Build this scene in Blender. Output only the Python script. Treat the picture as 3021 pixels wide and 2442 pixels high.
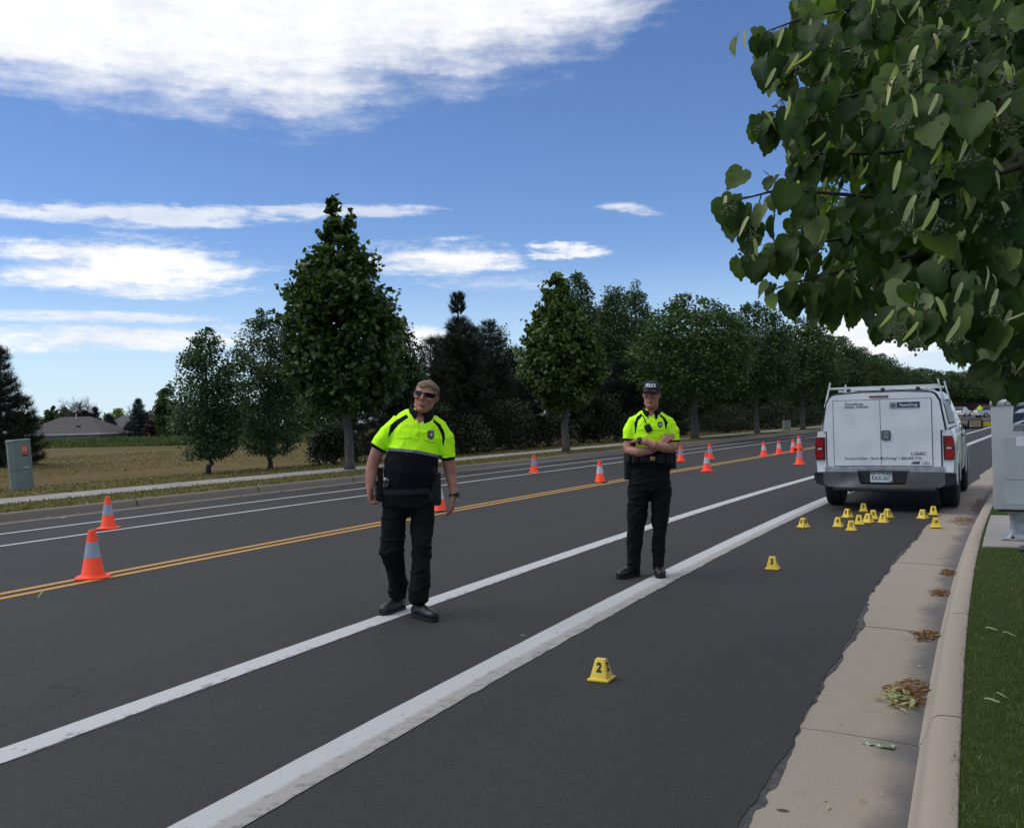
import bpy, bmesh, math, random
import numpy as np
from mathutils import Vector, Matrix, Euler

# ------------------------------------------------------------------ camera, sky, sun, exposure
sc = bpy.context.scene
for o in list(bpy.data.objects):
    bpy.data.objects.remove(o)
R = math.radians
EYE, FPX, VH = 1.55, 2728.0, 1233.0            # eye height, focal length and horizon row in photo pixels (3021 x 2442)
YAW, ROLL = R(25.16), R(-1.5)
cd = bpy.data.cameras.new('camera')
cam = bpy.data.objects.new('camera', cd)
sc.collection.objects.link(cam)
cd.sensor_width = 36.0
cd.lens = 36.0 * FPX / 3021.0
cd.clip_start, cd.clip_end = 0.05, 2000
pitch = math.atan((VH - 1221.0) / FPX)
cam.matrix_world = (Matrix.Translation((0, 0, EYE)) @ Matrix.Rotation(YAW, 4, 'Z')
                    @ Matrix.Rotation(R(90) + pitch, 4, 'X') @ Matrix.Rotation(ROLL, 4, 'Z'))
sc.camera = cam
sc.render.resolution_x, sc.render.resolution_y = 1024, 827
sc.view_settings.view_transform = 'Standard'
sc.view_settings.look = 'None'
sc.view_settings.exposure = 0.20
sc.view_settings.gamma = 1.0

SUN_AZ, SUN_EL = R(-112), R(52)                # azimuth from +Y towards +X
sd = bpy.data.lights.new('sun', 'SUN')
sd.energy = 1.15
sd.angle = R(38)
sd.color = (1.0, 0.95, 0.88)
sun = bpy.data.objects.new('sun', sd)
sc.collection.objects.link(sun)
sv = Vector((math.sin(SUN_AZ) * math.cos(SUN_EL), math.cos(SUN_AZ) * math.cos(SUN_EL), math.sin(SUN_EL)))
sun.rotation_euler = sv.to_track_quat('Z', 'Y').to_euler()

world = bpy.data.worlds.new('World')
sc.world = world
world.use_nodes = True
world.cycles.sampling_method = 'MANUAL'
world.cycles.sample_map_resolution = 512


class NT:
    """small helper to write shader maths"""
    def __init__(s, tree):
        s.t = tree
        s.n = tree.nodes
        s.l = tree.links

    def new(s, kind, **kw):
        n = s.n.new(kind)
        for k, v in kw.items():
            setattr(n, k, v)
        return n

    def put(s, sock, v):
        if hasattr(v, 'is_linked') or isinstance(v, bpy.types.NodeSocket):
            s.l.new(v, sock)
        else:
            sock.default_value = v

    def m(s, op, a, b=0.0, c=None, clamp=False):
        n = s.n.new('ShaderNodeMath')
        n.operation = op
        n.use_clamp = clamp
        s.put(n.inputs[0], a)
        s.put(n.inputs[1], b)
        if c is not None:
            s.put(n.inputs[2], c)
        return n.outputs[0]

    def rng(s, v, a, b, c=0.0, d=1.0, smooth=True):
        n = s.n.new('ShaderNodeMapRange')
        n.interpolation_type = 'SMOOTHSTEP' if smooth else 'LINEAR'
        s.put(n.inputs['Value'], v)
        for k, x in zip(('From Min', 'From Max', 'To Min', 'To Max'), (a, b, c, d)):
            s.put(n.inputs[k], x)
        return n.outputs[0]

    def xyz(s, x, y, z=0.0):
        n = s.n.new('ShaderNodeCombineXYZ')
        for i, v in enumerate((x, y, z)):
            s.put(n.inputs[i], v)
        return n.outputs[0]

    def noise(s, vec, scale, detail=4.0, rough=0.55, dist=0.0):
        n = s.n.new('ShaderNodeTexNoise')
        if vec is not None:
            s.l.new(vec, n.inputs['Vector'])
        n.inputs['Scale'].default_value = scale
        n.inputs['Detail'].default_value = detail
        n.inputs['Roughness'].default_value = rough
        n.inputs['Distortion'].default_value = dist
        return n.outputs[0]

    def mix(s, f, a, b, blend='MIX'):
        n = s.n.new('ShaderNodeMix')
        n.data_type = 'RGBA'
        n.blend_type = blend
        s.put(n.inputs[0], f)
        s.put(n.inputs[6], a if not isinstance(a, tuple) else a + (1,) * (4 - len(a)))
        s.put(n.inputs[7], b if not isinstance(b, tuple) else b + (1,) * (4 - len(b)))
        return n.outputs[2]


def build_world():
    t = NT(world.node_tree)
    t.n.clear()
    out = t.new('ShaderNodeOutputWorld')
    sky = t.new('ShaderNodeTexSky')
    sky.sky_type = 'NISHITA'
    sky.sun_disc = False
    sky.sun_elevation = SUN_EL
    sky.sun_rotation = SUN_AZ
    sky.altitude = 1500
    sky.air_density = 1.0
    sky.dust_density = 0.0
    sky.ozone_density = 4.5
    bg = t.new('ShaderNodeBackground')
    bg.inputs[1].default_value = 0.120
    hs = t.new('ShaderNodeHueSaturation')
    hs.inputs['Hue'].default_value = 0.507
    hs.inputs['Saturation'].default_value = 1.08
    t.l.new(sky.outputs[0], hs.inputs['Color'])
    t.l.new(hs.outputs[0], bg.inputs[0])
    tc = t.new('ShaderNodeTexCoord')
    sep = t.new('ShaderNodeSeparateXYZ')
    t.l.new(tc.outputs['Generated'], sep.inputs[0])
    x, y, z = sep.outputs
    deg = 57.29578
    az = t.m('MULTIPLY', t.m('ARCTAN2', x, y), deg)
    el = t.m('MULTIPLY', t.m('ARCSINE', z), deg)
    # noise fields: soft billows, stretched wisps and small curls
    big = t.m('SUBTRACT', t.noise(t.xyz(t.m('MULTIPLY', az, 0.115), t.m('MULTIPLY', el, 0.20), 0.0), 1.0, 7.0, 0.62), 0.5)
    wisp = t.m('SUBTRACT', t.noise(t.xyz(t.m('MULTIPLY', az, 0.10), t.m('ADD', t.m('MULTIPLY', el, 0.75), t.m('MULTIPLY', big, 1.2)), 3.1), 1.5, 6.0, 0.64), 0.5)
    fine = t.m('SUBTRACT', t.noise(t.xyz(t.m('MULTIPLY', az, 0.9), t.m('MULTIPLY', el, 1.5), 7.0), 1.0, 5.0, 0.66), 0.5)
    curl = t.m('ADD', t.m('MULTIPLY', wisp, 1.25), t.m('MULTIPLY', fine, 0.45))

    # (azimuth, elevation, half width, half height, slope, ragged, opacity)
    clouds = [
        (-47.6, 9.0, 9.0, 1.95, -0.02, 2.3, 1.0),      # left bank
        (-29.2, 9.75, 5.8, 1.45, -0.01, 2.4, 1.0),     # middle bank
        (-21.4, 10.1, 3.2, 0.75, 0.0, 4.2, 0.85),      # its broken tail
        (-46.0, 12.1, 12.5, 0.72, 0.045, 3.0, 0.75),   # upper wisps
        (-36.0, 12.7, 7.0, 0.50, 0.02, 3.2, 0.6),
        (-17.6, 12.5, 2.3, 0.40, -0.16, 2.6, 0.75),    # short wisp
        (-48.0, 5.15, 10.5, 0.95, 0.02, 2.2, 0.95),    # low bands
        (-49.0, 6.25, 7.0, 0.42, 0.0, 2.6, 0.75),
        (-30.6, 4.6, 3.0, 1.4, 0.0, 2.0, 0.9),
        (-26.0, 8.4, 6.0, 0.7, -0.03, 3.2, 0.30),
        (-3.5, 3.9, 5.5, 2.2, -0.05, 1.6, 1.0),        # cumulus beyond the street
        (24.0, 7.0, 14.0, 2.2, 0.0, 2.4, 0.9),
        (100.0, 9.0, 40.0, 2.4, 0.0, 2.6, 0.9),
        (-130.0, 9.0, 40.0, 2.4, 0.0, 2.6, 0.9),
    ]
    dens = None
    for (ca, ce, hw, hh, sl, am, op) in clouds:
        da = t.m('SUBTRACT', az, ca)
        de = t.m('SUBTRACT', t.m('SUBTRACT', el, ce), t.m('MULTIPLY', da, sl))
        q = t.m('ADD', t.m('POWER', t.m('DIVIDE', da, hw), 2.0), t.m('POWER', t.m('DIVIDE', de, hh), 2.0))
        d = t.m('MULTIPLY', t.rng(t.m('SUBTRACT', t.m('MULTIPLY', curl, am), q), -1.02, 0.10), op)
        dens = d if dens is None else t.m('MAXIMUM', dens, d)
    # high bank: its lower edge dips at azimuth -45 and lifts to the right, then it goes on overhead
    da = t.m('SUBTRACT', az, -45.0)
    edge = t.m('ADD', 18.5, t.m('MULTIPLY', t.m('POWER', da, 2.0), t.rng(da, -1, 1, 0.004, 0.0064)))
    edge = t.m('MINIMUM', edge, 30.0)
    e = t.m('SUBTRACT', el, edge)
    nz = t.m('ADD', t.m('MULTIPLY', big, 6.5), t.m('MULTIPLY', t.m('ADD', t.m('MULTIPLY', fine, 0.40), t.m('MULTIPLY', wisp, 1.2)), 3.0))
    bank = t.rng(t.m('ADD', e, nz), -1.9, 2.6)
    over = t.xyz(t.m('DIVIDE', x, t.m('ADD', z, 0.12)), t.m('DIVIDE', y, t.m('ADD', z, 0.12)), 1.7)
    cover = t.rng(t.noise(over, 0.9, 4.0, 0.6), 0.28, 0.50)
    bank = t.m('MULTIPLY', bank, t.m('MAXIMUM', cover, t.rng(el, 36.0, 27.0)))
    dens = t.m('MAXIMUM', dens, bank)
    dens = t.m('MULTIPLY', dens, t.rng(el, 0.0, 2.0))
    shade = t.rng(t.m('ADD', big, t.m('MULTIPLY', curl, 0.30)), -0.26, 0.14)
    ccol = t.mix(shade, (0.66, 0.70, 0.78), (0.91, 0.91, 0.92))
    bg2 = t.new('ShaderNodeBackground')
    bg2.inputs[1].default_value = 1.0
    t.l.new(ccol, bg2.inputs[0])
    mx = t.new('ShaderNodeMixShader')
    t.l.new(dens, mx.inputs[0])
    hz = t.new('ShaderNodeBackground')               # pale air near the horizon
    hz.inputs[0].default_value = (0.56, 0.70, 0.84, 1)
    hx = t.new('ShaderNodeMixShader')
    t.l.new(t.rng(el, 11.0, -2.0, 0.0, 0.92), hx.inputs[0])
    t.l.new(bg.outputs[0], hx.inputs[1])
    t.l.new(hz.outputs[0], hx.inputs[2])
    t.l.new(hx.outputs[0], mx.inputs[1])
    t.l.new(bg2.outputs[0], mx.inputs[2])
    t.l.new(mx.outputs[0], out.inputs[0])


build_world()

# ------------------------------------------------------------------ geometry helpers
C = sc.collection
rnd = random.Random(11)


def cam_plane(u, v):
    x, y = u - 1510.5, v - VH
    c, s = math.cos(ROLL), math.sin(ROLL)
    return (c * x + s * y) / FPX, (-s * x + c * y) / FPX


def at(u, v, d):
    """the point of the place seen in the photo at (u, v), d metres ahead of the camera"""
    x, y = cam_plane(u, v)
    r = d * x
    return Vector((-math.sin(YAW) * d + math.cos(YAW) * r, math.cos(YAW) * d + math.sin(YAW) * r, EYE - d * y))


def gp(u, v, z=0.0):
    """the point at height z seen in the photo at (u, v)"""
    x, y = cam_plane(u, v)
    p = at(u, v, (EYE - z) / y)
    p.z = z
    return p


KAP, SB = 0.0054, 20.0


def road(s, d, z=0.0):
    """street coordinates: s metres along the street, d metres to the right of the camera's own line"""
    if s < SB:
        th = KAP * s
        x = (1 - math.cos(th)) / KAP
        y = math.sin(th) / KAP
    else:
        th = KAP * SB
        x = (1 - math.cos(th)) / KAP + (s - SB) * math.sin(th)
        y = math.sin(th) / KAP + (s - SB) * math.cos(th)
    return Vector((x + d * math.cos(th), y - d * math.sin(th), z))


def heading(s):
    return KAP * min(s, SB)


def mesh_obj(name, verts, faces, mats, parent=None, smooth=False, mi=None, angle=None):
    me = bpy.data.meshes.new(name)
    me.from_pydata([tuple(v) for v in verts], [], faces)
    return me_obj(name, me, mats, parent, smooth, mi, angle)


def me_obj(name, me, mats, parent=None, smooth=False, mi=None, angle=None):
    for m in (mats if isinstance(mats, (list, tuple)) else [mats]):
        me.materials.append(m)
    if mi is not None:
        me.polygons.foreach_set('material_index', np.asarray(mi, dtype=np.int32))
    if smooth:
        me.polygons.foreach_set('use_smooth', np.ones(len(me.polygons), dtype=bool))
    if angle is not None:
        me.polygons.foreach_set('use_smooth', np.ones(len(me.polygons), dtype=bool))
        me.set_sharp_from_angle(angle=R(angle))
    me.update()
    o = bpy.data.objects.new(name, me)
    C.objects.link(o)
    if parent is not None:
        o.parent = parent
    return o


def np_mesh(name, V, nper, loops=None):
    """mesh of equal n-gons from a flat (k*n,3) array, every polygon with its own vertices"""
    me = bpy.data.meshes.new(name)
    V = np.asarray(V, dtype=np.float32).reshape(-1, 3)
    if loops is None:
        nf = len(V) // nper
        idx = np.arange(len(V), dtype=np.int32)
    else:
        idx = np.asarray(loops, dtype=np.int32).ravel()
        nf = len(idx) // nper
    me.vertices.add(len(V))
    me.vertices.foreach_set('co', V.ravel())
    me.loops.add(len(idx))
    me.loops.foreach_set('vertex_index', idx)
    me.polygons.add(nf)
    me.polygons.foreach_set('loop_start', np.arange(0, nf * nper, nper, dtype=np.int32))
    me.polygons.foreach_set('loop_total', np.full(nf, nper, dtype=np.int32))
    me.update(calc_edges=True)
    return me


def empty(name, loc=(0, 0, 0), rz=0.0):
    o = bpy.data.objects.new(name, None)
    o.empty_display_size = 0.1
    C.objects.link(o)
    o.location = loc
    o.rotation_euler = (0, 0, rz)
    return o


def tag(o, label=None, cat=None, group=None, kind=None):
    if label:
        o['label'] = label
    if cat:
        o['category'] = cat
    if group:
        o['group'] = group
    if kind:
        o['kind'] = kind
    return o


def copy_tree(o, parent=None):
    c = o.copy()
    C.objects.link(c)
    c.parent = parent
    for ch in list(o.children):
        copy_tree(ch, c)
    return c


class MB:
    """collects shapes into one bmesh"""
    def __init__(s):
        s.bm = bmesh.new()

    def add(s, verts, faces, mi=0):
        vs = [s.bm.verts.new(v) for v in verts]
        for f in faces:
            try:
                fa = s.bm.faces.new([vs[i] for i in f])
                fa.material_index = mi
            except ValueError:
                pass
        return vs

    def box(s, c, size, bevel=0.0, rot=None, mi=0, seg=1):
        b = bmesh.new()
        bmesh.ops.create_cube(b, size=1.0)
        for v in b.verts:
            v.co = Vector((v.co.x * size[0], v.co.y * size[1], v.co.z * size[2]))
        if bevel:
            bmesh.ops.bevel(b, geom=b.edges[:], offset=bevel, segments=seg, affect='EDGES', profile=0.5)
        m = Matrix.Translation(c)
        if rot:
            m = m @ Euler(rot).to_matrix().to_4x4()
        s.join(b, m, mi)

    def join(s, b, m=None, mi=0):
        b.verts.ensure_lookup_table()
        b.verts.index_update()
        vs = [s.bm.verts.new(m @ v.co if m else v.co) for v in b.verts]
        for f in b.faces:
            fa = s.bm.faces.new([vs[v.index] for v in f.verts])
            fa.material_index = mi
        b.free()

    def tube(s, pts, rad, n=8, mi=0, cap=True):
        """round tube along points; rad one number or one per point"""
        pts = [Vector(p) for p in pts]
        if not isinstance(rad, (list, tuple)):
            rad = [rad] * len(pts)
        rings = []
        prev = None
        for i, p in enumerate(pts):
            t = (pts[min(i + 1, len(pts) - 1)] - pts[max(i - 1, 0)])
            if t.length < 1e-9:
                t = Vector((0, 0, 1))
            t.normalize()
            if prev is None:
                a = t.orthogonal().normalized()
            else:
                a = (prev - t * prev.dot(t))
                a = a.normalized() if a.length > 1e-6 else t.orthogonal().normalized()
            prev = a
            b = t.cross(a)
            rings.append([p + (a * math.cos(k * 2 * math.pi / n) + b * math.sin(k * 2 * math.pi / n)) * rad[i] for k in range(n)])
        V = [v for r_ in rings for v in r_]
        Fs = []
        for i in range(len(rings) - 1):
            for k in range(n):
                k2 = (k + 1) % n
                Fs.append((i * n + k, i * n + k2, (i + 1) * n + k2, (i + 1) * n + k))
        if cap:
            Fs.append(tuple(range(n - 1, -1, -1)))
            Fs.append(tuple(range((len(rings) - 1) * n, len(rings) * n)))
        s.add(V, Fs, mi)

    def lathe(s, prof, n=24, c=(0, 0, 0), mi=0, rot=None):
        """prof: (radius, z) pairs"""
        m = Matrix.Translation(c)
        if rot:
            m = m @ Euler(rot).to_matrix().to_4x4()
        V, Fs = [], []
        for (r_, z) in prof:
            for k in range(n):
                a = 2 * math.pi * k / n
                V.append(m @ Vector((r_ * math.cos(a), r_ * math.sin(a), z)))
        for i in range(len(prof) - 1):
            for k in range(n):
                k2 = (k + 1) % n
                Fs.append((i * n + k, i * n + k2, (i + 1) * n + k2, (i + 1) * n + k))
        Fs.append(tuple(range(n - 1, -1, -1)))
        Fs.append(tuple(range((len(prof) - 1) * n, len(prof) * n)))
        s.add(V, Fs, mi)

    def prism(s, poly, z0, z1, axis='z', mi=0):
        """extruded polygon; poly in the plane across the axis"""
        def P(a, b, h):
            return {'z': (a, b, h), 'y': (a, h, b), 'x': (h, a, b)}[axis]
        n = len(poly)
        V = [P(a, b, z0) for a, b in poly] + [P(a, b, z1) for a, b in poly]
        Fs = [tuple(range(n - 1, -1, -1)), tuple(range(n, 2 * n))]
        for k in range(n):
            k2 = (k + 1) % n
            Fs.append((k, k2, n + k2, n + k))
        s.add(V, Fs, mi)

    def xform(s, m):
        bmesh.ops.transform(s.bm, matrix=m, verts=s.bm.verts[:])

    def build(s, name, mats, parent=None, smooth=False, angle=None, bevel=0.0, seg=1, recalc=True):
        if bevel:
            es = [e for e in s.bm.edges if len(e.link_faces) == 2 and e.calc_face_angle(0) > 0.5]
            bmesh.ops.bevel(s.bm, geom=es, offset=bevel, segments=seg, affect='EDGES', profile=0.5, clamp_overlap=True)
        if recalc:
            bmesh.ops.recalc_face_normals(s.bm, faces=s.bm.faces[:])
        me = bpy.data.meshes.new(name)
        s.bm.to_mesh(me)
        s.bm.free()
        return me_obj(name, me, mats, parent, smooth, None, angle)


def text_shape(txt, size=1.0, bold=0.0, align='CENTER', sx=1.0, line=1.0, shear=0.0):
    """flat lettering as (verts, faces) in the XY plane"""
    cu = bpy.data.curves.new('lettering', 'FONT')
    cu.body = txt
    cu.size = size
    cu.offset = bold
    cu.align_x = align
    cu.align_y = 'CENTER'
    cu.space_line = line
    cu.shear = shear
    cu.resolution_u = 3
    o = bpy.data.objects.new('lettering', cu)
    C.objects.link(o)
    dg = bpy.context.evaluated_depsgraph_get()
    dg.update()
    me = bpy.data.meshes.new_from_object(o.evaluated_get(dg))
    V = [(v.co.x * sx, v.co.y, 0.0) for v in me.vertices]
    Fs = [tuple(p.vertices) for p in me.polygons]
    bpy.data.objects.remove(o)
    bpy.data.curves.remove(cu)
    bpy.data.meshes.remove(me)
    return V, Fs


def text_obj(name, txt, size, m, matl, parent, **kw):
    V, Fs = text_shape(txt, size, **kw)
    V = [m @ Vector(v) for v in V]
    return mesh_obj(name, V, Fs, matl, parent)


def frame(origin, xdir, ydir):
    """matrix whose X and Y axes run along the given directions: for lettering on a face"""
    x = Vector(xdir).normalized()
    z = x.cross(Vector(ydir)).normalized()
    y = z.cross(x)
    m = Matrix((x, y, z)).transposed().to_4x4()
    m.translation = Vector(origin)
    return m


def fbm(x, y, seed=0, octv=4):
    """cheap smooth value noise for numpy arrays"""
    rs = np.random.RandomState(seed)
    out = np.zeros_like(x, dtype=float)
    amp, f = 1.0, 1.0
    for k in range(octv):
        for j in range(3):
            a = rs.uniform(0, 2 * np.pi)
            ph = rs.uniform(0, 6.28, 2)
            w = rs.uniform(0.7, 1.3) * f
            out += amp / 3 * np.sin((x * np.cos(a) + y * np.sin(a)) * w + ph[0]) * np.cos((x * -np.sin(a) + y * np.cos(a)) * w * 0.8 + ph[1])
        amp *= 0.5
        f *= 2.1
    return out

# ------------------------------------------------------------------ materials
def mat(name, col, rough=0.6, metal=0.0, var=0.0, vscale=4.0, col2=None, bump=0.0, bscale=60.0, coat=0.0, spec=0.5,
        detail=5.0, thr=(0.35, 0.65), fine=0.0, fscale=200.0, trans=0.0, alpha=None):
    m = bpy.data.materials.new(name)
    m.use_nodes = True
    t = NT(m.node_tree)
    b = t.n['Principled BSDF']
    b.inputs['Roughness'].default_value = rough
    b.inputs['Metallic'].default_value = metal
    b.inputs['Coat Weight'].default_value = coat
    b.inputs['Coat Roughness'].default_value = 0.08
    b.inputs['Specular IOR Level'].default_value = spec
    c = tuple(col) + (1.0,)
    tc = t.new('ShaderNodeTexCoord')
    o = tc.outputs['Object']
    if var or col2 or fine:
        f = t.rng(t.noise(o, vscale, detail, 0.6), thr[0], thr[1])
        c2 = tuple(col2) if col2 else tuple(x * (1 - var) for x in col)
        cc = t.mix(f, c, c2 + (1.0,))
        if fine:
            g = t.rng(t.noise(o, fscale, 2.0, 0.6), 0.3, 0.7, 1 - fine, 1 + fine, smooth=False)
            mul = t.new('ShaderNodeVectorMath', operation='SCALE')
            t.l.new(cc, mul.inputs[0])
            t.l.new(g, mul.inputs['Scale'])
            cc = mul.outputs[0]
        t.l.new(cc, b.inputs['Base Color'])
    else:
        b.inputs['Base Color'].default_value = c
    if bump:
        bn = t.new('ShaderNodeBump')
        bn.inputs['Strength'].default_value = bump
        bn.inputs['Distance'].default_value = 0.01
        t.l.new(t.noise(o, bscale, 4.0, 0.6), bn.inputs['Height'])
        t.l.new(bn.outputs[0], b.inputs['Normal'])
    if trans:
        b.inputs['Transmission Weight'].default_value = trans
    return m


def leaf_mat(name, ramp, trans=0.35, rough=0.45, spec=0.4, tcol=1.6):
    """leaves: each leaf takes its own tone"""
    m = bpy.data.materials.new(name)
    m.use_nodes = True
    t = NT(m.node_tree)
    b = t.n['Principled BSDF']
    out = t.n['Material Output']
    g = t.new('ShaderNodeNewGeometry')
    cr = t.new('ShaderNodeValToRGB')
    els = cr.color_ramp.elements
    els[0].position, els[0].color = ramp[0][0], tuple(ramp[0][1]) + (1,)
    els[1].position, els[1].color = ramp[-1][0], tuple(ramp[-1][1]) + (1,)
    for p, c in ramp[1:-1]:
        e = els.new(p)
        e.color = tuple(c) + (1,)
    t.l.new(g.outputs['Random Per Island'], cr.inputs[0])
    t.l.new(cr.outputs[0], b.inputs['Base Color'])
    b.inputs['Roughness'].default_value = rough
    b.inputs['Specular IOR Level'].default_value = spec
    tr = t.new('ShaderNodeBsdfTranslucent')
    sc_ = t.new('ShaderNodeVectorMath', operation='MULTIPLY')
    t.l.new(cr.outputs[0], sc_.inputs[0])
    sc_.inputs[1].default_value = (tcol * 0.95, tcol * 1.1, tcol * 0.4)
    t.l.new(sc_.outputs[0], tr.inputs[0])
    mx = t.new('ShaderNodeMixShader')
    mx.inputs[0].default_value = trans
    t.l.new(b.outputs[0], mx.inputs[1])
    t.l.new(tr.outputs[0], mx.inputs[2])
    t.l.new(mx.outputs[0], out.inputs[0])
    return m


def asphalt_mat():
    m = bpy.data.materials.new('asphalt')
    m.use_nodes = True
    t = NT(m.node_tree)
    b = t.n['Principled BSDF']
    o = t.new('ShaderNodeTexCoord').outputs['Object']
    base = t.mix(t.rng(t.noise(o, 0.35, 4, 0.62), 0.3, 0.7), (0.0265, 0.0257, 0.0250), (0.0325, 0.0312, 0.0298))
    base = t.mix(t.rng(t.noise(o, 2.2, 4, 0.7), 0.45, 0.8, 0, 0.5), base, (0.040, 0.0380, 0.036))
    la = t.new('ShaderNodeAttribute')
    la.attribute_name = 'lat'
    wp = t.m('SINE', t.m('MULTIPLY', la.outputs['Fac'], 49.0))
    base = t.mix(t.rng(t.m('ADD', t.m('MULTIPLY', wp, 0.25), t.noise(o, 0.8, 3, 0.6)), 0.45, 0.95, 0.0, 0.55), base, (0.040, 0.0383, 0.0366))
    speck = t.rng(t.noise(o, 42.0, 2, 0.8), 0.25, 0.75, 0.0, 0.50)
    base = t.mix(speck, base, (0.047, 0.0455, 0.0435))
    blot = t.noise(o, 16.0, 3, 0.75)
    base = t.mix(t.rng(blot, 0.3, 0.7, 0.0, 0.40), base, (0.021, 0.0205, 0.020))
    grain = t.rng(t.noise(o, 110.0, 2, 0.8), 0.22, 0.78, 0.30, 1.85, smooth=False)
    sc_ = t.new('ShaderNodeVectorMath', operation='SCALE')
    t.l.new(base, sc_.inputs[0])
    t.l.new(grain, sc_.inputs['Scale'])
    # pale chips and dark oil spots
    vo = t.new('ShaderNodeTexVoronoi')
    t.l.new(o, vo.inputs['Vector'])
    vo.inputs['Scale'].default_value = 9.0
    chip = t.rng(vo.outputs['Distance'], 0.022, 0.014)
    col = t.mix(t.m('MULTIPLY', chip, 0.6), sc_.outputs[0], (0.17, 0.16, 0.15))
    # hairline cracks
    map_ = t.new('ShaderNodeMapping')
    t.l.new(o, map_.inputs[0])
    map_.inputs['Scale'].default_value = (0.55, 0.2, 1)
    wob = t.new('ShaderNodeVectorMath', operation='ADD')
    nz = t.new('ShaderNodeTexNoise')
    nz.inputs['Scale'].default_value = 3.0
    nz.inputs['Detail'].default_value = 3.0
    t.l.new(map_.outputs[0], nz.inputs['Vector'])
    sub = t.new('ShaderNodeVectorMath', operation='SCALE')
    sub.inputs['Scale'].default_value = 0.35
    t.l.new(nz.outputs['Color'], sub.inputs[0])
    t.l.new(map_.outputs[0], wob.inputs[0])
    t.l.new(sub.outputs[0], wob.inputs[1])
    v2 = t.new('ShaderNodeTexVoronoi')
    v2.feature = 'DISTANCE_TO_EDGE'
    v2.inputs['Scale'].default_value = 0.55
    t.l.new(wob.outputs[0], v2.inputs['Vector'])
    crack = t.m('MULTIPLY', t.rng(v2.outputs['Distance'], 0.0035, 0.001), t.rng(t.noise(o, 0.5, 2, 0.5), 0.52, 0.62))
    col = t.mix(t.m('MULTIPLY', crack, 0.6), col, (0.010, 0.010, 0.010))
    t.l.new(col, b.inputs['Base Color'])
    b.inputs['Roughness'].default_value = 0.82
    b.inputs['Specular IOR Level'].default_value = 0.35
    bn = t.new('ShaderNodeBump')
    bn.inputs['Strength'].default_value = 0.5
    bn.inputs['Distance'].default_value = 0.006
    t.l.new(t.noise(o, 170.0, 1, 0.7), bn.inputs['Height'])
    t.l.new(bn.outputs[0], b.inputs['Normal'])
    return m


def strip_mat(name, col, wear_col, wear0, wear1, rough=0.7, col_lo=None, lo=(0.5, 0.6), lo_n=0.15, fine=0.12, nscale=9.0, bump=0.3):
    """material of a long strip; 'lat' runs 0..1 across it (left to right); wear grows towards lat = 1"""
    m = bpy.data.materials.new(name)
    m.use_nodes = True
    t = NT(m.node_tree)
    b = t.n['Principled BSDF']
    o = t.new('ShaderNodeTexCoord').outputs['Object']
    at_ = t.new('ShaderNodeAttribute')
    at_.attribute_name = 'lat'
    lat = at_.outputs['Fac']
    n1 = t.noise(o, nscale, 7, 0.7)
    c = tuple(col) + (1,)
    if col_lo:
        f = t.rng(t.m('ADD', lat, t.m('MULTIPLY', t.m('SUBTRACT', t.noise(o, 2.0, 6, 0.6), 0.5), lo_n * 4)), lo[0], lo[1])
        c = t.mix(f, c, tuple(col_lo) + (1,))
    w = t.rng(t.m('ADD', t.m('MULTIPLY', n1, 1.0), t.m('MULTIPLY', lat, wear1 - wear0)), 0.60 - wear0, 0.74 - wear0)
    c = t.mix(w, c, tuple(wear_col) + (1,))
    g = t.rng(t.noise(o, 120.0, 3, 0.7), 0.3, 0.7, 1 - fine, 1 + fine, smooth=False)
    mul = t.new('ShaderNodeVectorMath', operation='SCALE')
    t.l.new(c, mul.inputs[0])
    t.l.new(g, mul.inputs['Scale'])
    t.l.new(mul.outputs[0], b.inputs['Base Color'])
    b.inputs['Roughness'].default_value = rough
    bn = t.new('ShaderNodeBump')
    bn.inputs['Strength'].default_value = bump
    bn.inputs['Distance'].default_value = 0.006
    t.l.new(t.noise(o, 150.0, 3, 0.7), bn.inputs['Height'])
    t.l.new(bn.outputs[0], b.inputs['Normal'])
    return m


def lawn_mat(name, greens, dry, dryness, scale=1.2):
    m = bpy.data.materials.new(name)
    m.use_nodes = True
    t = NT(m.node_tree)
    b = t.n['Principled BSDF']
    o = t.new('ShaderNodeTexCoord').outputs['Object']
    st = t.new('ShaderNodeMapping')
    t.l.new(o, st.inputs[0])
    st.inputs['Rotation'].default_value = (0, 0, 0.1)
    st.inputs['Scale'].default_value = (1.0, 0.35, 1.0)
    f = t.rng(t.noise(st.outputs[0], scale * 0.35, 7, 0.65, 0.4), 0.62 - dryness * 0.4, 0.82 - dryness * 0.4)
    c = t.mix(t.rng(t.noise(o, scale * 7, 5, 0.7), 0.35, 0.65), greens[0], greens[1])
    d = t.mix(t.rng(t.noise(o, scale * 5, 5, 0.7), 0.35, 0.65), dry[0], dry[1])
    c = t.mix(f, c, d)
    g = t.rng(t.noise(o, 60.0, 4, 0.75), 0.25, 0.75, 0.55, 1.5, smooth=False)
    mul = t.new('ShaderNodeVectorMath', operation='SCALE')
    t.l.new(c, mul.inputs[0])
    t.l.new(g, mul.inputs['Scale'])
    t.l.new(mul.outputs[0], b.inputs['Base Color'])
    b.inputs['Roughness'].default_value = 0.95
    b.inputs['Specular IOR Level'].default_value = 0.1
    bn = t.new('ShaderNodeBump')
    bn.inputs['Strength'].default_value = 0.9
    bn.inputs['Distance'].default_value = 0.04
    t.l.new(t.noise(o, 22.0, 5, 0.75), bn.inputs['Height'])
    t.l.new(bn.outputs[0], b.inputs['Normal'])
    return m


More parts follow.
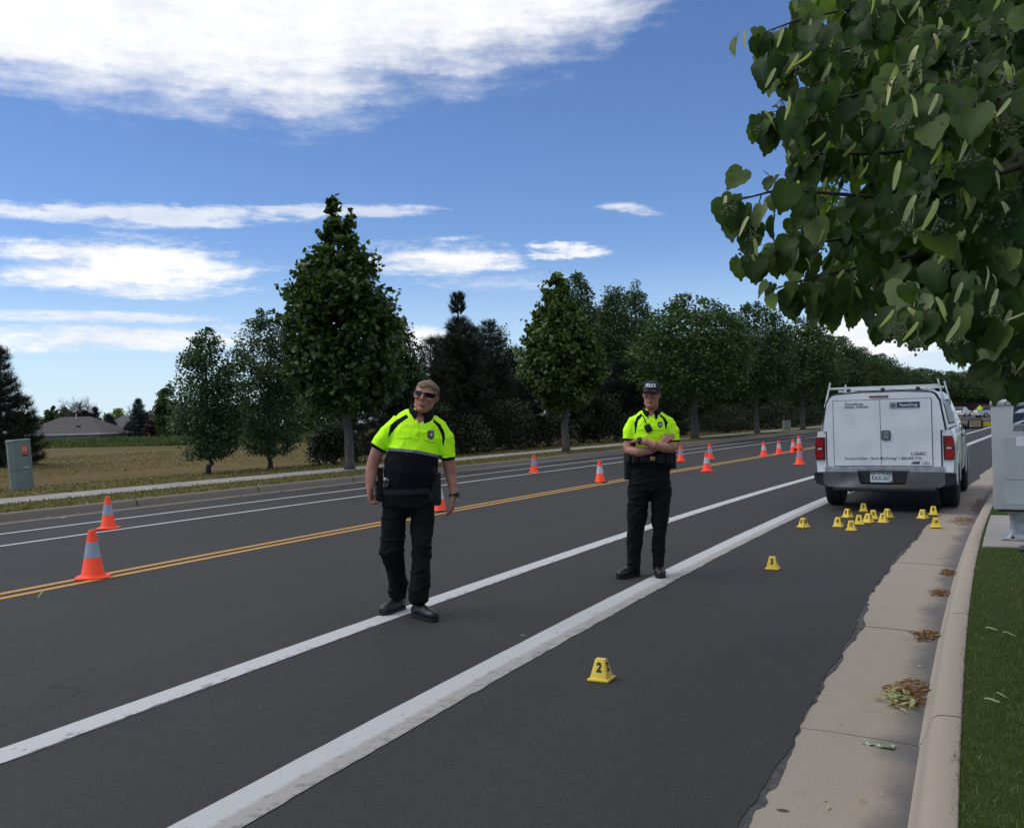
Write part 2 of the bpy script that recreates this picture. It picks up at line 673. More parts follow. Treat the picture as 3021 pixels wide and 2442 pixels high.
M = {}
M['asphalt'] = asphalt_mat()
M['white_line'] = strip_mat('white_line', (0.50, 0.51, 0.51), (0.17, 0.165, 0.16), -0.04, 0.10, fine=0.08)
M['wide_line'] = strip_mat('wide_line', (0.50, 0.505, 0.50), (0.24, 0.225, 0.205), -0.08, 0.16, col_lo=(0.37, 0.35, 0.325), lo=(0.50, 0.66), lo_n=0.05, fine=0.10, nscale=12.0, bump=0.7)
M['far_line'] = strip_mat('far_line', (0.55, 0.56, 0.57), (0.3, 0.3, 0.3), -0.08, 0.0)
M['yellow_line'] = strip_mat('yellow_line', (0.52, 0.275, 0.05), (0.22, 0.13, 0.04), -0.05, 0.0)
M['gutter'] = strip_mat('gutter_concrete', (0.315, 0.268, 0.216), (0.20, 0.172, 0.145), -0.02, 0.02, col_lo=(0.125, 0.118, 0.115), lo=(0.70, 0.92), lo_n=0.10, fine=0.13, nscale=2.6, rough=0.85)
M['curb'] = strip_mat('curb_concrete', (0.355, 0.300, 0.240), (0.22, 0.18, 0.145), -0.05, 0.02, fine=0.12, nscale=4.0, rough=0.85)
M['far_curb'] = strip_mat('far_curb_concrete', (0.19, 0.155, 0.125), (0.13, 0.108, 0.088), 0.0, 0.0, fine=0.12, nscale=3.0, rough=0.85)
M['walk'] = mat('walk_concrete', (0.33, 0.31, 0.285), 0.85, var=0.22, vscale=0.8, fine=0.1, fscale=90)
M['joint'] = mat('joint_dirt', (0.035, 0.03, 0.024), 0.95, var=0.4, vscale=20)
M['lawn'] = lawn_mat('lawn_soil', ((0.035, 0.055, 0.012), (0.050, 0.078, 0.018)), ((0.075, 0.06, 0.025), (0.10, 0.085, 0.035)), 0.15)
M['verge'] = lawn_mat('verge_grass', ((0.075, 0.085, 0.022), (0.10, 0.105, 0.03)), ((0.15, 0.115, 0.045), (0.20, 0.16, 0.068)), 0.55, 1.6)
M['field'] = lawn_mat('field_grass', ((0.066, 0.072, 0.022), (0.095, 0.095, 0.030)), ((0.120, 0.085, 0.034), (0.168, 0.125, 0.052)), 0.74, 0.7)
M['soil'] = mat('soil', (0.05, 0.038, 0.026), 0.95, var=0.5, vscale=25, fine=0.3, bump=0.8)
M['bark'] = mat('bark', (0.085, 0.068, 0.055), 0.9, var=0.55, vscale=18, bump=0.9, bscale=40)
M['bark_grey'] = mat('bark_grey', (0.13, 0.115, 0.10), 0.9, var=0.5, vscale=14, bump=0.8, bscale=40)
M['twig'] = mat('twig', (0.045, 0.035, 0.022), 0.8, var=0.4, vscale=30)
M['bare_twig'] = mat('bare_twig', (0.13, 0.10, 0.09), 0.9, var=0.3, vscale=10)

M['linden'] = leaf_mat('linden_leaf', [(0.0, (0.0192, 0.0408, 0.0096)), (0.45, (0.0360, 0.0696, 0.0156)), (0.8, (0.0660, 0.1056, 0.0240)), (0.93, (0.1200, 0.1620, 0.0480)), (1.0, (0.2040, 0.2400, 0.0900))], 0.28)
M['linden_young'] = leaf_mat('linden_light_leaf', [(0.0, (0.0220, 0.0462, 0.0088)), (0.4, (0.0495, 0.0880, 0.0176)), (0.75, (0.0935, 0.1320, 0.0308)), (0.9, (0.1650, 0.1980, 0.0550)), (1.0, (0.2310, 0.2530, 0.0990))], 0.30)
M['ash'] = leaf_mat('ash_leaf', [(0.0, (0.0202, 0.0456, 0.0114)), (0.5, (0.0355, 0.0710, 0.0178)), (1.0, (0.0659, 0.1115, 0.0279))], 0.28)
M['ash_light'] = leaf_mat('ash_light_leaf', [(0.0, (0.0259, 0.0540, 0.0130)), (0.5, (0.0432, 0.0842, 0.0184)), (1.0, (0.0756, 0.1188, 0.0281))], 0.30)
M['poplar'] = leaf_mat('poplar_leaf', [(0.0, (0.0266, 0.0533, 0.0208)), (0.5, (0.0444, 0.0828, 0.0325)), (0.9, (0.0814, 0.1272, 0.0533)), (1.0, (0.1922, 0.2366, 0.1256))], 0.26)
M['pine'] = leaf_mat('pine_needle', [(0.0, (0.0092, 0.0166, 0.0082)), (0.5, (0.0166, 0.0276, 0.0129)), (1.0, (0.0331, 0.0460, 0.0202))], 0.08)
M['spruce'] = leaf_mat('spruce_needle', [(0.0, (0.014, 0.026, 0.022)), (0.6, (0.026, 0.042, 0.036)), (1.0, (0.045, 0.065, 0.055))], 0.08)
M['shrub'] = leaf_mat('shrub_leaf', [(0.0, (0.0108, 0.0216, 0.0072)), (0.6, (0.0198, 0.0360, 0.0108)), (1.0, (0.0405, 0.0630, 0.0180))], 0.22)
M['lime_tree'] = leaf_mat('lime_leaf', [(0.0, (0.07, 0.12, 0.012)), (0.6, (0.12, 0.18, 0.02)), (1.0, (0.20, 0.26, 0.03))], 0.35)
M['plum'] = leaf_mat('plum_leaf', [(0.0, (0.022, 0.010, 0.012)), (0.6, (0.038, 0.018, 0.02)), (1.0, (0.06, 0.032, 0.03))], 0.2)
M['blade'] = leaf_mat('grass_blade', [(0.0, (0.050, 0.075, 0.016)), (0.45, (0.080, 0.115, 0.025)), (0.78, (0.115, 0.150, 0.036)), (0.92, (0.17, 0.175, 0.055)), (1.0, (0.32, 0.26, 0.12))], 0.35)
M['weed'] = leaf_mat('weed_blade', [(0.0, (0.035, 0.06, 0.014)), (0.5, (0.06, 0.092, 0.022)), (0.85, (0.10, 0.115, 0.036)), (1.0, (0.22, 0.18, 0.08))], 0.3)
M['dry_blade'] = leaf_mat('dry_blade', [(0.0, (0.08, 0.08, 0.022)), (0.5, (0.16, 0.13, 0.05)), (1.0, (0.27, 0.22, 0.10))], 0.3)
M['dead_bract'] = leaf_mat('dead_bract', [(0.0, (0.13, 0.052, 0.016)), (0.6, (0.24, 0.105, 0.030)), (0.85, (0.32, 0.18, 0.06)), (1.0, (0.46, 0.38, 0.17))], 0.15)
M['pale_bract'] = leaf_mat('pale_bract', [(0.0, (0.30, 0.34, 0.13)), (1.0, (0.48, 0.50, 0.26))], 0.3)

M['white_paint'] = mat('white_paint', (0.80, 0.80, 0.80), 0.28, var=0.05, vscale=2.0, coat=0.5, bump=0.0)
M['white_cap'] = mat('white_cap_paint', (0.80, 0.81, 0.81), 0.38, var=0.13, vscale=2.2, coat=0.25)
M['black_trim'] = mat('black_trim', (0.016, 0.016, 0.018), 0.55, var=0.3, vscale=10)
M['seam'] = mat('seam_rubber', (0.02, 0.022, 0.025), 0.7)
M['tyre'] = mat('tyre_rubber', (0.014, 0.014, 0.015), 0.8, var=0.4, vscale=12, bump=0.4)
M['steel'] = mat('wheel_steel', (0.35, 0.36, 0.38), 0.35, 0.9)
M['chrome'] = mat('chrome', (0.62, 0.62, 0.63), 0.10, 1.0, var=0.10, vscale=6)
M['glass_dark'] = mat('dark_glass', (0.012, 0.014, 0.016), 0.06, coat=0.4)
M['tint_glass'] = mat('tinted_glass', (0.045, 0.048, 0.042), 0.35, spec=0.2, var=0.4, vscale=3)
M['tail_red'] = mat('tail_lens', (0.36, 0.008, 0.012), 0.14, var=0.5, vscale=9, coat=0.6)
M['tail_dark'] = mat('tail_dark', (0.07, 0.008, 0.010), 0.25)
M['lens_clear'] = mat('clear_lens', (0.55, 0.50, 0.50), 0.15)
M['alu'] = mat('painted_rack', (0.62, 0.63, 0.64), 0.4, 0.15, var=0.1, vscale=8)
M['ink'] = mat('lettering_ink', (0.045, 0.05, 0.058), 0.6)
M['ink_blue'] = mat('sign_blue', (0.018, 0.034, 0.075), 0.4)
M['sign_grey'] = mat('sign_grey', (0.40, 0.41, 0.42), 0.4)
M['white_ink'] = mat('white_print', (0.72, 0.73, 0.74), 0.5)
M['plate_white'] = mat('plate_white', (0.62, 0.66, 0.66), 0.4)
M['plate_green'] = mat('plate_green', (0.025, 0.085, 0.065), 0.45)
M['under'] = mat('underbody', (0.012, 0.012, 0.012), 0.85)
M['mirror'] = mat('mirror_glass', (0.7, 0.72, 0.72), 0.04, 1.0)

M['cone'] = mat('cone_orange', (1.25, 0.085, 0.016), 0.55, var=0.16, vscale=7, fine=0.05, fscale=60)
M['cone_red'] = mat('cone_red_orange', (1.25, 0.062, 0.026), 0.55, var=0.14, vscale=7)
M['cone_band'] = mat('cone_reflector', (0.40, 0.43, 0.48), 0.35, 0.25, var=0.18, vscale=16)
M['cone_band_w'] = mat('cone_white_reflector', (0.66, 0.64, 0.62), 0.4, var=0.15, vscale=16)
M['cone_base_black'] = mat('cone_black_base', (0.022, 0.020, 0.020), 0.8)
M['marker'] = mat('marker_yellow', (0.80, 0.56, 0.035), 0.42, var=0.05, vscale=14)
M['marker_ink'] = mat('marker_digit', (0.018, 0.016, 0.014), 0.5)

M['mail_grey'] = mat('mailbox_grey', (0.44, 0.455, 0.45), 0.5, var=0.12, vscale=3.0, fine=0.03, fscale=30)
M['mail_post'] = mat('galvanised', (0.40, 0.42, 0.43), 0.42, 0.5, var=0.35, vscale=9)
M['cab_green'] = mat('cabinet_green', (0.175, 0.225, 0.195), 0.5, var=0.16, vscale=4)
M['cab_red'] = mat('sticker_orange', (0.62, 0.11, 0.035), 0.5)
M['cab_dark'] = mat('sticker_black', (0.03, 0.03, 0.03), 0.5)
M['roof'] = mat('brown_shingle', (0.088, 0.078, 0.072), 0.9, var=0.25, vscale=3, fine=0.2, fscale=25)
M['roof2'] = mat('grey_shingle', (0.10, 0.098, 0.105), 0.9, var=0.25, vscale=3, fine=0.2, fscale=25)
M['stucco'] = mat('pale_stucco', (0.40, 0.37, 0.32), 0.9, var=0.2, vscale=1.5)
M['siding'] = mat('tan_siding', (0.28, 0.235, 0.20), 0.85, var=0.12, vscale=1.5)
M['maroon'] = mat('maroon_siding', (0.095, 0.03, 0.028), 0.85, var=0.15, vscale=2)
M['trim'] = mat('white_trim', (0.52, 0.52, 0.53), 0.7)
M['tape'] = mat('caution_tape', (0.85, 0.62, 0.01), 0.4)

M['hivis'] = mat('hivis_fabric', (0.70, 1.32, 0.022), 0.85, var=0.06, vscale=14, bump=0.25, bscale=120, spec=0.2)
M['navy'] = mat('navy_fabric', (0.008, 0.0085, 0.0125), 0.9, var=0.25, vscale=12, bump=0.3, bscale=90, spec=0.2)
M['black_fabric'] = mat('black_fabric', (0.0085, 0.0085, 0.0098), 0.9, var=0.3, vscale=9, bump=0.4, bscale=70, spec=0.2)
M['reflector'] = mat('reflective_band', (0.20, 0.205, 0.23), 0.4, 0.2, var=0.2, vscale=20)
M['skin'] = mat('skin', (0.46, 0.222, 0.150), 0.5, var=0.14, vscale=14, col2=(0.39, 0.165, 0.110), spec=0.35)
M['lips'] = mat('lips', (0.36, 0.145, 0.105), 0.5)
M['amber_lens'] = mat('amber_lens', (0.11, 0.055, 0.042), 0.35)
M['hair'] = mat('fair_hair', (0.215, 0.130, 0.066), 0.6, var=0.45, vscale=60, bump=0.9, bscale=130)
M['hair_dark'] = mat('brown_hair', (0.06, 0.042, 0.03), 0.6, var=0.4, vscale=60)
M['leather'] = mat('black_leather', (0.007, 0.007, 0.008), 0.75, var=0.3, vscale=20)
M['boot'] = mat('boot_leather', (0.020, 0.018, 0.018), 0.42, var=0.5, vscale=18, bump=0.3, bscale=60)
M['sole'] = mat('boot_sole', (0.010, 0.010, 0.010), 0.8)
M['lens'] = mat('sunglass_lens', (0.008, 0.008, 0.010), 0.16, spec=0.25)
M['glass_rim'] = mat('glasses_rim', (0.10, 0.10, 0.11), 0.3, 0.6)
M['badge'] = mat('badge_print', (0.22, 0.24, 0.24), 0.5, var=0.5, vscale=60)
M['badge_dark'] = mat('badge_dark_print', (0.03, 0.05, 0.05), 0.5)
M['silver'] = mat('silver_badge', (0.55, 0.55, 0.55), 0.25, 0.9)
M['gold'] = mat('gold_badge', (0.45, 0.30, 0.10), 0.3, 0.9)
M['seam_yellow'] = mat('hivis_seam', (0.34, 0.80, 0.015), 0.85)
M['cap_navy'] = mat('cap_navy', (0.012, 0.016, 0.032), 0.85, var=0.2, vscale=30, bump=0.3, bscale=200)

# ------------------------------------------------------------------ ground, street, kerbs
D_FEDGE, D_A, D_B, D_Y, D_T, D_W, D_G, D_C = -14.55, -13.18, -11.79, -8.17, -4.15, -2.65, -0.78, -0.19
D_FC = D_FEDGE - 0.42            # face of the far kerb
S0, S1 = -14.0, 300.0


def stations(s0, s1, near=0.1, far=1.0, mid=40):
    out = [s0]
    while out[-1] < s1 - 1e-6:
        step = near if out[-1] < mid else far
        out.append(min(s1, out[-1] + step))
    return out


def strip(name, ss, cols, matl, parent=None, kind='structure', z=None, jl=None, jr=None):
    """long sheet along the street. cols: list of (d, z); jl, jr: functions of s that wobble its two borders"""
    V, Fs, lat = [], [], []
    n = len(cols)
    d0, d1 = cols[0][0], cols[-1][0]
    for s in ss:
        for k, (d, zz) in enumerate(cols):
            dd = d
            if jl and k == 0:
                dd += jl(s)
            if jr and k == n - 1:
                dd += jr(s)
            V.append(road(s, dd, zz))
            lat.append((d - d0) / (d1 - d0))
    for i in range(len(ss) - 1):
        for k in range(n - 1):
            a = i * n + k
            Fs.append((a, a + 1, a + n + 1, a + n))
    o = mesh_obj(name, V, Fs, matl, parent)
    a = o.data.attributes.new('lat', 'FLOAT', 'POINT')
    a.data.foreach_set('value', np.array(lat, dtype=np.float32))
    if parent is None and kind:
        tag(o, kind=kind)
    return o


def wob(seed, amps):
    rs = random.Random(seed)
    cs = [(a, w * rs.uniform(0.8, 1.2), rs.uniform(0, 6.28)) for a, w in amps]
    tab = [rs.uniform(-1, 1) for _ in range(4001)]

    def f(s, j=0.0):
        return sum(a * math.sin(w * s + p) for a, w, p in cs) + j * tab[int((s + 200) * 10) % 4001]
    return f


def ground_z(p):
    return -0.02


# far terrain: one sheet out to the horizon
V, Fs = [], []
N = 60
for i in range(N + 1):
    for j in range(N + 1):
        a = (i / N * 2 - 1)
        b = (j / N * 2 - 1)
        V.append((math.copysign(abs(a) ** 2.2, a) * 900, math.copysign(abs(b) ** 2.2, b) * 900, -0.06))
for i in range(N):
    for j in range(N):
        k = i * (N + 1) + j
        Fs.append((k, k + N + 1, k + N + 2, k + 1))
tag(mesh_obj('ground', V, Fs, M['field']), kind='structure')

ss = stations(S0, S1, 0.05, 0.6, 26)
jg = wob(3, [(0.028, 0.9), (0.012, 2.6), (0.005, 7.1), (0.003, 17.0)])
strip('road', ss, [(D_FEDGE - 0.02, 0.0), (-10, 0.0), (-5, 0.0), (-1.5, 0.0), (D_G, 0.0)], M['asphalt'], jr=lambda s: jg(s, 0.007))
# the overlay's broken lip, a paler crumbling fringe on the gutter slabs
M['fringe'] = mat('crumbled_asphalt', (0.085, 0.082, 0.082), 0.9, var=0.5, vscale=14, fine=0.35, fscale=120, bump=0.8)
jf = wob(9, [(0.016, 1.7), (0.010, 4.4), (0.006, 13.0)])
strip('road_fringe', ss, [(D_G - 0.06, -0.003), (D_G + 0.022, -0.004)], M['fringe'],
      jr=lambda s: jg(s, 0.007) + max(-0.035, jf(s, 0.009)))

# painted lines
ml = stations(S0, S1, 0.06, 0.8, 30)
je = wob(21, [(0.0015, 3.0), (0.001, 9.0)])
LZ = 0.004
for d, w, mname, nm in ((D_A, 0.10, 'far_line', 'bike_lane_line'), (D_B, 0.10, 'far_line', 'bike_lane_line'),
                        (D_Y - 0.125, 0.105, 'yellow_line', 'centre_line'), (D_Y + 0.105, 0.105, 'yellow_line', 'centre_line')):
    strip(nm, stations(S0, S1, 0.5, 1.0, 30), [(d - w / 2, LZ), (d + w / 2, LZ)], M[mname])
strip('bike_lane_line', ml, [(D_T - 0.095, LZ), (D_T, LZ), (D_T + 0.095, LZ)], M['white_line'],
      jl=lambda s: je(s, 0.001), jr=lambda s: je(s + 50, 0.004))
M['dust'] = mat('line_dust', (0.075, 0.073, 0.07), 0.9, var=0.4, vscale=8, fine=0.3, fscale=120)
strip('line_overspray', ml, [(D_T + 0.085, 0.002), (D_T + 0.110, 0.002)], M['dust'], jr=lambda s: je(s + 90, 0.010))
strip('bike_lane_line', ml, [(D_W - 0.135, LZ), (D_W - 0.03, LZ), (D_W + 0.06, LZ), (D_W + 0.135, LZ)], M['wide_line'],
      jl=lambda s: je(s + 20, 0.001), jr=lambda s: je(s + 70, 0.006))

# near gutter and kerb, poured in slabs; the joints are open
joints = [-9.0]
GJ = [gp(2355, 2143), gp(2510, 1842), gp(2649, 1657)]
near_j = [3.62, 6.65, 9.70]
for k in range(3):
    near_j[k] = GJ[k].y
step = 3.05
js = [near_j[0] - 3 * step, near_j[0] - 2 * step, near_j[0] - step] + near_j
while js[-1] < 60:
    js.append(js[-1] + step)
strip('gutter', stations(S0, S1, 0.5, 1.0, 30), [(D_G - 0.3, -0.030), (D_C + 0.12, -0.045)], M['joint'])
gut = bpy.data.objects['gutter']
for k in range(len(js) - 1):
    a, b = js[k] + 0.007, js[k + 1] - 0.007
    s_ = [a + (b - a) * i / 10 for i in range(11)]
    dz = rnd.uniform(-0.003, 0.003)
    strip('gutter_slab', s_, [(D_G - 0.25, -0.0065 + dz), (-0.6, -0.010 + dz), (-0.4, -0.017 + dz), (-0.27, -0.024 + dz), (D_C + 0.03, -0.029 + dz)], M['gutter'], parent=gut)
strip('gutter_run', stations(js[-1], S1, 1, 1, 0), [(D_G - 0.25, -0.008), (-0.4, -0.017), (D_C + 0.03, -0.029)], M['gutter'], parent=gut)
CURB = [(D_C - 0.035, -0.030), (D_C - 0.015, -0.022), (D_C + 0.005, 0.02), (D_C + 0.022, 0.075), (D_C + 0.036, 0.106), (D_C + 0.056, 0.121), (D_C + 0.085, 0.125), (D_C + 0.150, 0.125), (D_C + 0.158, 0.118), (D_C + 0.16, 0.0)]
strip('kerb', stations(S0, S1, 0.5, 1.0, 30), [(D_C + 0.03, -0.04), (D_C + 0.06, 0.10), (D_C + 0.14, 0.10), (D_C + 0.15, 0.0)], M['joint'])
krb = bpy.data.objects['kerb']
cj = [j + 0.02 for j in js]
for k in range(len(cj) - 1):
    a, b = cj[k] + 0.005, cj[k + 1] - 0.005
    s_ = [a + (b - a) * i / 10 for i in range(11)]
    o = strip('kerb_stone', s_, CURB, M['curb'], parent=krb)
    o.data.polygons.foreach_set('use_smooth', np.ones(len(o.data.polygons), dtype=bool))
strip('kerb_run', stations(cj[-1], S1, 1, 1, 0), CURB, M['curb'], parent=krb)

# near lawn and the pad of the mailbox
lawn_d = D_C + 0.152
jl = wob(31, [(0.010, 2.2), (0.006, 7.0)])
strip('lawn', stations(S0, S1, 0.1, 1.0, 16), [(lawn_d, 0.112), (lawn_d + 0.15, 0.122), (2.2, 0.13), (5.0, 0.15), (40.0, 0.2)], M['lawn'])
PAD0 = gp(2930, 1612, 0.13).y
pad = empty('mailbox_pad', (0, 0, 0))
tag(pad, kind='structure')
strip('pad_slab', [PAD0 + i * 0.3 for i in range(11)], [(lawn_d + 0.03, 0.10), (lawn_d + 0.035, 0.134), (1.0, 0.138), (2.6, 0.138)], M['walk'], parent=pad)
V = [road(PAD0, d, z) for d, z in ((lawn_d + 0.03, 0.09), (2.6, 0.09), (2.6, 0.138), (lawn_d + 0.035, 0.134))]
mesh_obj('pad_edge', V, [(0, 1, 2, 3)], M['walk'], pad)

# far kerb, verge, footpath
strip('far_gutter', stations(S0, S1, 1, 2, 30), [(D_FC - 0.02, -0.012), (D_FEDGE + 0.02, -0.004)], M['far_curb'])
FJ = [-12 + i * 3.05 for i in range(40)]
FCURB = [(D_FC - 0.24, 0.02), (D_FC - 0.225, 0.120), (D_FC - 0.20, 0.135), (D_FC - 0.08, 0.135), (D_FC - 0.045, 0.122), (D_FC - 0.02, 0.06), (D_FC + 0.02, -0.011)]
strip('far_kerb', stations(S0, S1, 1, 2, 30), [(D_FC - 0.21, 0.0), (D_FC - 0.20, 0.10), (D_FC - 0.08, 0.10), (D_FC - 0.01, -0.02)], M['joint'])
fk = bpy.data.objects['far_kerb']
for k in range(len(FJ) - 1):
    a, b = FJ[k] + 0.012, FJ[k + 1] - 0.012
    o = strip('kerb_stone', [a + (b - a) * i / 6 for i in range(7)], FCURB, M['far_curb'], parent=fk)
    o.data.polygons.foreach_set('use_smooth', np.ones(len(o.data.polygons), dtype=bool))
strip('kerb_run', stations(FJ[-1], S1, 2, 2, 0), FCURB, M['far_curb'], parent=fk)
VG0 = D_FC - 0.22
VG1 = VG0 - 1.55
SW1 = VG1 - 1.35
strip('verge', stations(S0, S1, 0.5, 1.0, 40), [(VG1 - 0.02, 0.150), (VG0 - 0.4, 0.155), (VG0, 0.120)], M['verge'])
fp = empty('footpath')
tag(fp, kind='structure')
for k in range(len(FJ)):
    a = FJ[k]
    b = FJ[k + 1] if k + 1 < len(FJ) else S1
    n = 4 if b - a < 5 else 20
    strip('footpath_slab', [a + 0.006 + (b - a - 0.012) * i / n for i in range(n + 1)], [(SW1, 0.10), (SW1 + 0.001, 0.165), (VG1, 0.160), (VG1 + 0.001, 0.10)], M['walk'], parent=fp)
# field behind the footpath dips and rises gently towards the houses
def field_h(d):
    x = SW1 - d
    return 0.145 - 0.28 * math.exp(-((x - 9.0) / 5.0) ** 2) + 0.25 * (1 - math.exp(-max(0, x - 12) / 14.0))
cols = [(SW1 - x, field_h(SW1 - x)) for x in (160, 110, 80, 60, 48, 40, 34, 29, 25, 22, 19, 16.5, 14, 12, 10, 8, 6, 4, 2.5, 1.2, 0.0)]
strip('field', [-60, -45, -30] + stations(-20, S1, 1.0, 2.0, 60), cols, M['field'])

# ------------------------------------------------------------------ trees and plants
K = 1.40642                       # the photo was measured on a 2148 pixel wide view


def unit(a):
    return a / np.maximum(np.linalg.norm(a, axis=-1, keepdims=True), 1e-9)


LEAF_T = {
    # one quad
    'rhomb': (np.array([(0, 0, 0), (0.38, 0.45, 0.03), (0, 1.0, 0), (-0.38, 0.45, 0.03)]), [(0, 1, 2, 3)]),
    # heart shaped blade folded along its midrib
    'heart': (np.array([(0, 0, 0), (0.46, -0.06, 0.10), (0.50, 0.38, 0.12), (0, 1.0, 0.0), (-0.50, 0.38, 0.12), (-0.46, -0.06, 0.10)]),
              [(0, 1, 2, 3), (0, 3, 4, 5)]),
    'needle': (np.array([(-0.10, 0, 0), (0.10, 0, 0), (0.06, 1.0, 0), (-0.06, 1.0, 0)]), [(0, 1, 2, 3)]),
    'blade': (np.array([(-0.5, 0, 0), (0.5, 0, 0), (0.12, 1.0, 0.25), (-0.12, 1.0, 0.25)]), [(0, 1, 2, 3)]),
}


def leaf_mesh(name, P, A, Nn, size, kind='rhomb', width=None):
    """leaves at P, along A, facing Nn"""
    T, F_ = LEAF_T[kind]
    A = unit(A)
    X = unit(np.cross(A, Nn))
    Z = np.cross(X, A)
    size = np.asarray(size).reshape(-1, 1, 1)
    w = size if width is None else np.asarray(width).reshape(-1, 1, 1)
    V = P[:, None, :] + X[:, None, :] * (T[None, :, 0:1] * w) + A[:, None, :] * (T[None, :, 1:2] * size) + Z[:, None, :] * (T[None, :, 2:3] * w)
    n, k = len(P), len(T)
    loops = (np.arange(n)[:, None, None] * k + np.array(F_)[None]).reshape(-1)
    return np_mesh(name, V.reshape(-1, 3), 4, loops)


def cloud_leaves(name, centres, radii, per, size, rs, kind='rhomb', droop=0.35, axis=None, flat=0.85):
    """leaves gathered in clumps; centres (n,3), radii (n,)"""
    n = len(centres)
    P = np.repeat(centres, per, axis=0)
    off = rs.normal(size=(n * per, 3))
    off = unit(off) * (rs.rand(n * per, 1) ** 0.45)
    off[:, 2] *= flat
    P = P + off * np.repeat(radii, per)[:, None]
    out = unit(off + 0.6 * unit(P - (np.array(axis) if axis is not None else P.mean(0))))
    A = unit(out * 0.8 + rs.normal(size=P.shape) * 0.55 + np.array([0, 0, -droop]))
    Nn = unit(rs.normal(size=P.shape) * 0.55 + np.array([0, 0, 0.75]) + out * 0.35)
    sz = size * rs.uniform(0.65, 1.25, len(P))
    return leaf_mesh(name, P, A, Nn, sz, kind)


def limb_paths(base, fork, tips, rs, sag=0.0):
    out = []
    for tpt in tips:
        t = np.array(tpt)
        k = rs.uniform(0.0, 0.75)
        a = np.array(base) * (1 - k) + np.array(fork) * k
        mid = a * 0.5 + t * 0.5 + np.array([0, 0, -sag + 0.12 * np.linalg.norm(t - a)]) + rs.normal(size=3) * 0.05
        out.append([tuple(a), tuple(mid), tuple(t)])
    return out


def broadleaf(name, H, trunk_h, r_trunk, prof, nclump, per, leaf, cr, matl, seed, kind='rhomb', barkm='bark', lean=(0, 0), inner=0.45, low=0.0, sq=1.0, nl=26, flat=0.85, shoots=0):
    """a tree H metres tall; prof(t) is the crown radius at t = 0 (crown foot) .. 1 (top)"""
    rs = np.random.RandomState(seed)
    root = empty(name)
    z0 = trunk_h * (1 - low)
    t = rs.rand(nclump * 6)
    pr = np.array([prof(x) for x in t])
    keep = rs.rand(len(t)) < (pr / pr.max()) ** 1.6 + 0.06
    t = t[keep][:nclump]
    pr = pr[keep][:nclump]
    a = rs.rand(len(t)) * 2 * np.pi
    rr = pr * (inner + (1 - inner) * rs.rand(len(t)) ** 0.5) * rs.uniform(0.86, 1.10, len(t))
    zc = z0 + t * (H - z0) * 0.985
    cen = np.stack([np.cos(a) * rr + lean[0] * t, np.sin(a) * rr * sq + lean[1] * t, zc], 1)
    rad = cr * (0.30 + 0.70 * np.minimum(1, pr / pr.max() * 1.4)) * rs.uniform(0.7, 1.25, len(t))
    me = cloud_leaves('crown', cen, rad, per, leaf, rs, kind, axis=(0, 0, z0 + 0.35 * (H - z0)), flat=flat)
    me_obj('crown', me, matl, root)
    if shoots:                                     # leafy shoots that break the outline
        sel = rs.choice(len(cen), shoots)
        SP, SA = [], []
        for i in sel:
            ax_ = np.array([lean[0] * t[i], lean[1] * t[i], cen[i, 2]])
            o_ = unit(cen[i] - ax_ + rs.normal(size=3) * 0.05)
            up_ = 0.5 + 0.9 * t[i]
            d_ = unit(o_ * (1.15 - 0.6 * t[i]) + np.array([0, 0, up_]) + rs.normal(size=3) * 0.25)
            p0 = cen[i] + o_ * rad[i] * 0.55
            L_ = rs.uniform(0.25, 0.55)
            for j in range(9):
                SP.append(p0 + d_ * L_ * j / 8 + rs.normal(size=3) * 0.045)
                SA.append(unit(d_ * 0.5 + rs.normal(size=3) * 0.7 + np.array([0, 0, -0.25])))
        for k in range(5):                         # leaders at the very top
            a_ = k * 1.3
            d_ = unit(np.array([math.cos(a_) * 0.22, math.sin(a_) * 0.22, 1.0]))
            p0 = np.array([lean[0] * 0.9, lean[1] * 0.9, H - 1.12 + 0.06 * k])
            for j in range(12):
                SP.append(p0 + d_ * 0.85 * j / 11 + rs.normal(size=3) * 0.05)
                SA.append(unit(rs.normal(size=3) * 0.8 + d_ * 0.4))
        SP, SA = np.array(SP), np.array(SA)
        me = leaf_mesh('shoots', SP, SA, unit(rs.normal(size=SP.shape) * 0.6 + np.array([0, 0, 0.6])), leaf * rs.uniform(0.7, 1.2, len(SP)), kind)
        me_obj('shoots', me, matl, root)
    mb = MB()
    fork = (lean[0] * 0.7, lean[1] * 0.7, z0 + 0.8 * (H - z0))
    pts = [(0, 0, -0.1), (0.01, 0, 0.25), (rs.normal() * 0.04, rs.normal() * 0.04, trunk_h * 0.6), (lean[0] * 0.1 + rs.normal() * 0.05, lean[1] * 0.1, trunk_h), fork]
    mb.tube(pts, [r_trunk * 1.45, r_trunk * 1.05, r_trunk * 0.92, r_trunk * 0.8, r_trunk * 0.12], 10)
    mb.build('trunk', M[barkm], root, smooth=True)
    mb = MB()
    sel = rs.choice(len(cen), min(nl, len(cen)), replace=False)
    for pth in limb_paths((0, 0, trunk_h * 0.85), fork, cen[sel], rs):
        mb.tube(pth, [r_trunk * 0.34, r_trunk * 0.2, r_trunk * 0.05], 5, cap=False)
    mb.build('branches', M[barkm], root, smooth=True)
    return root


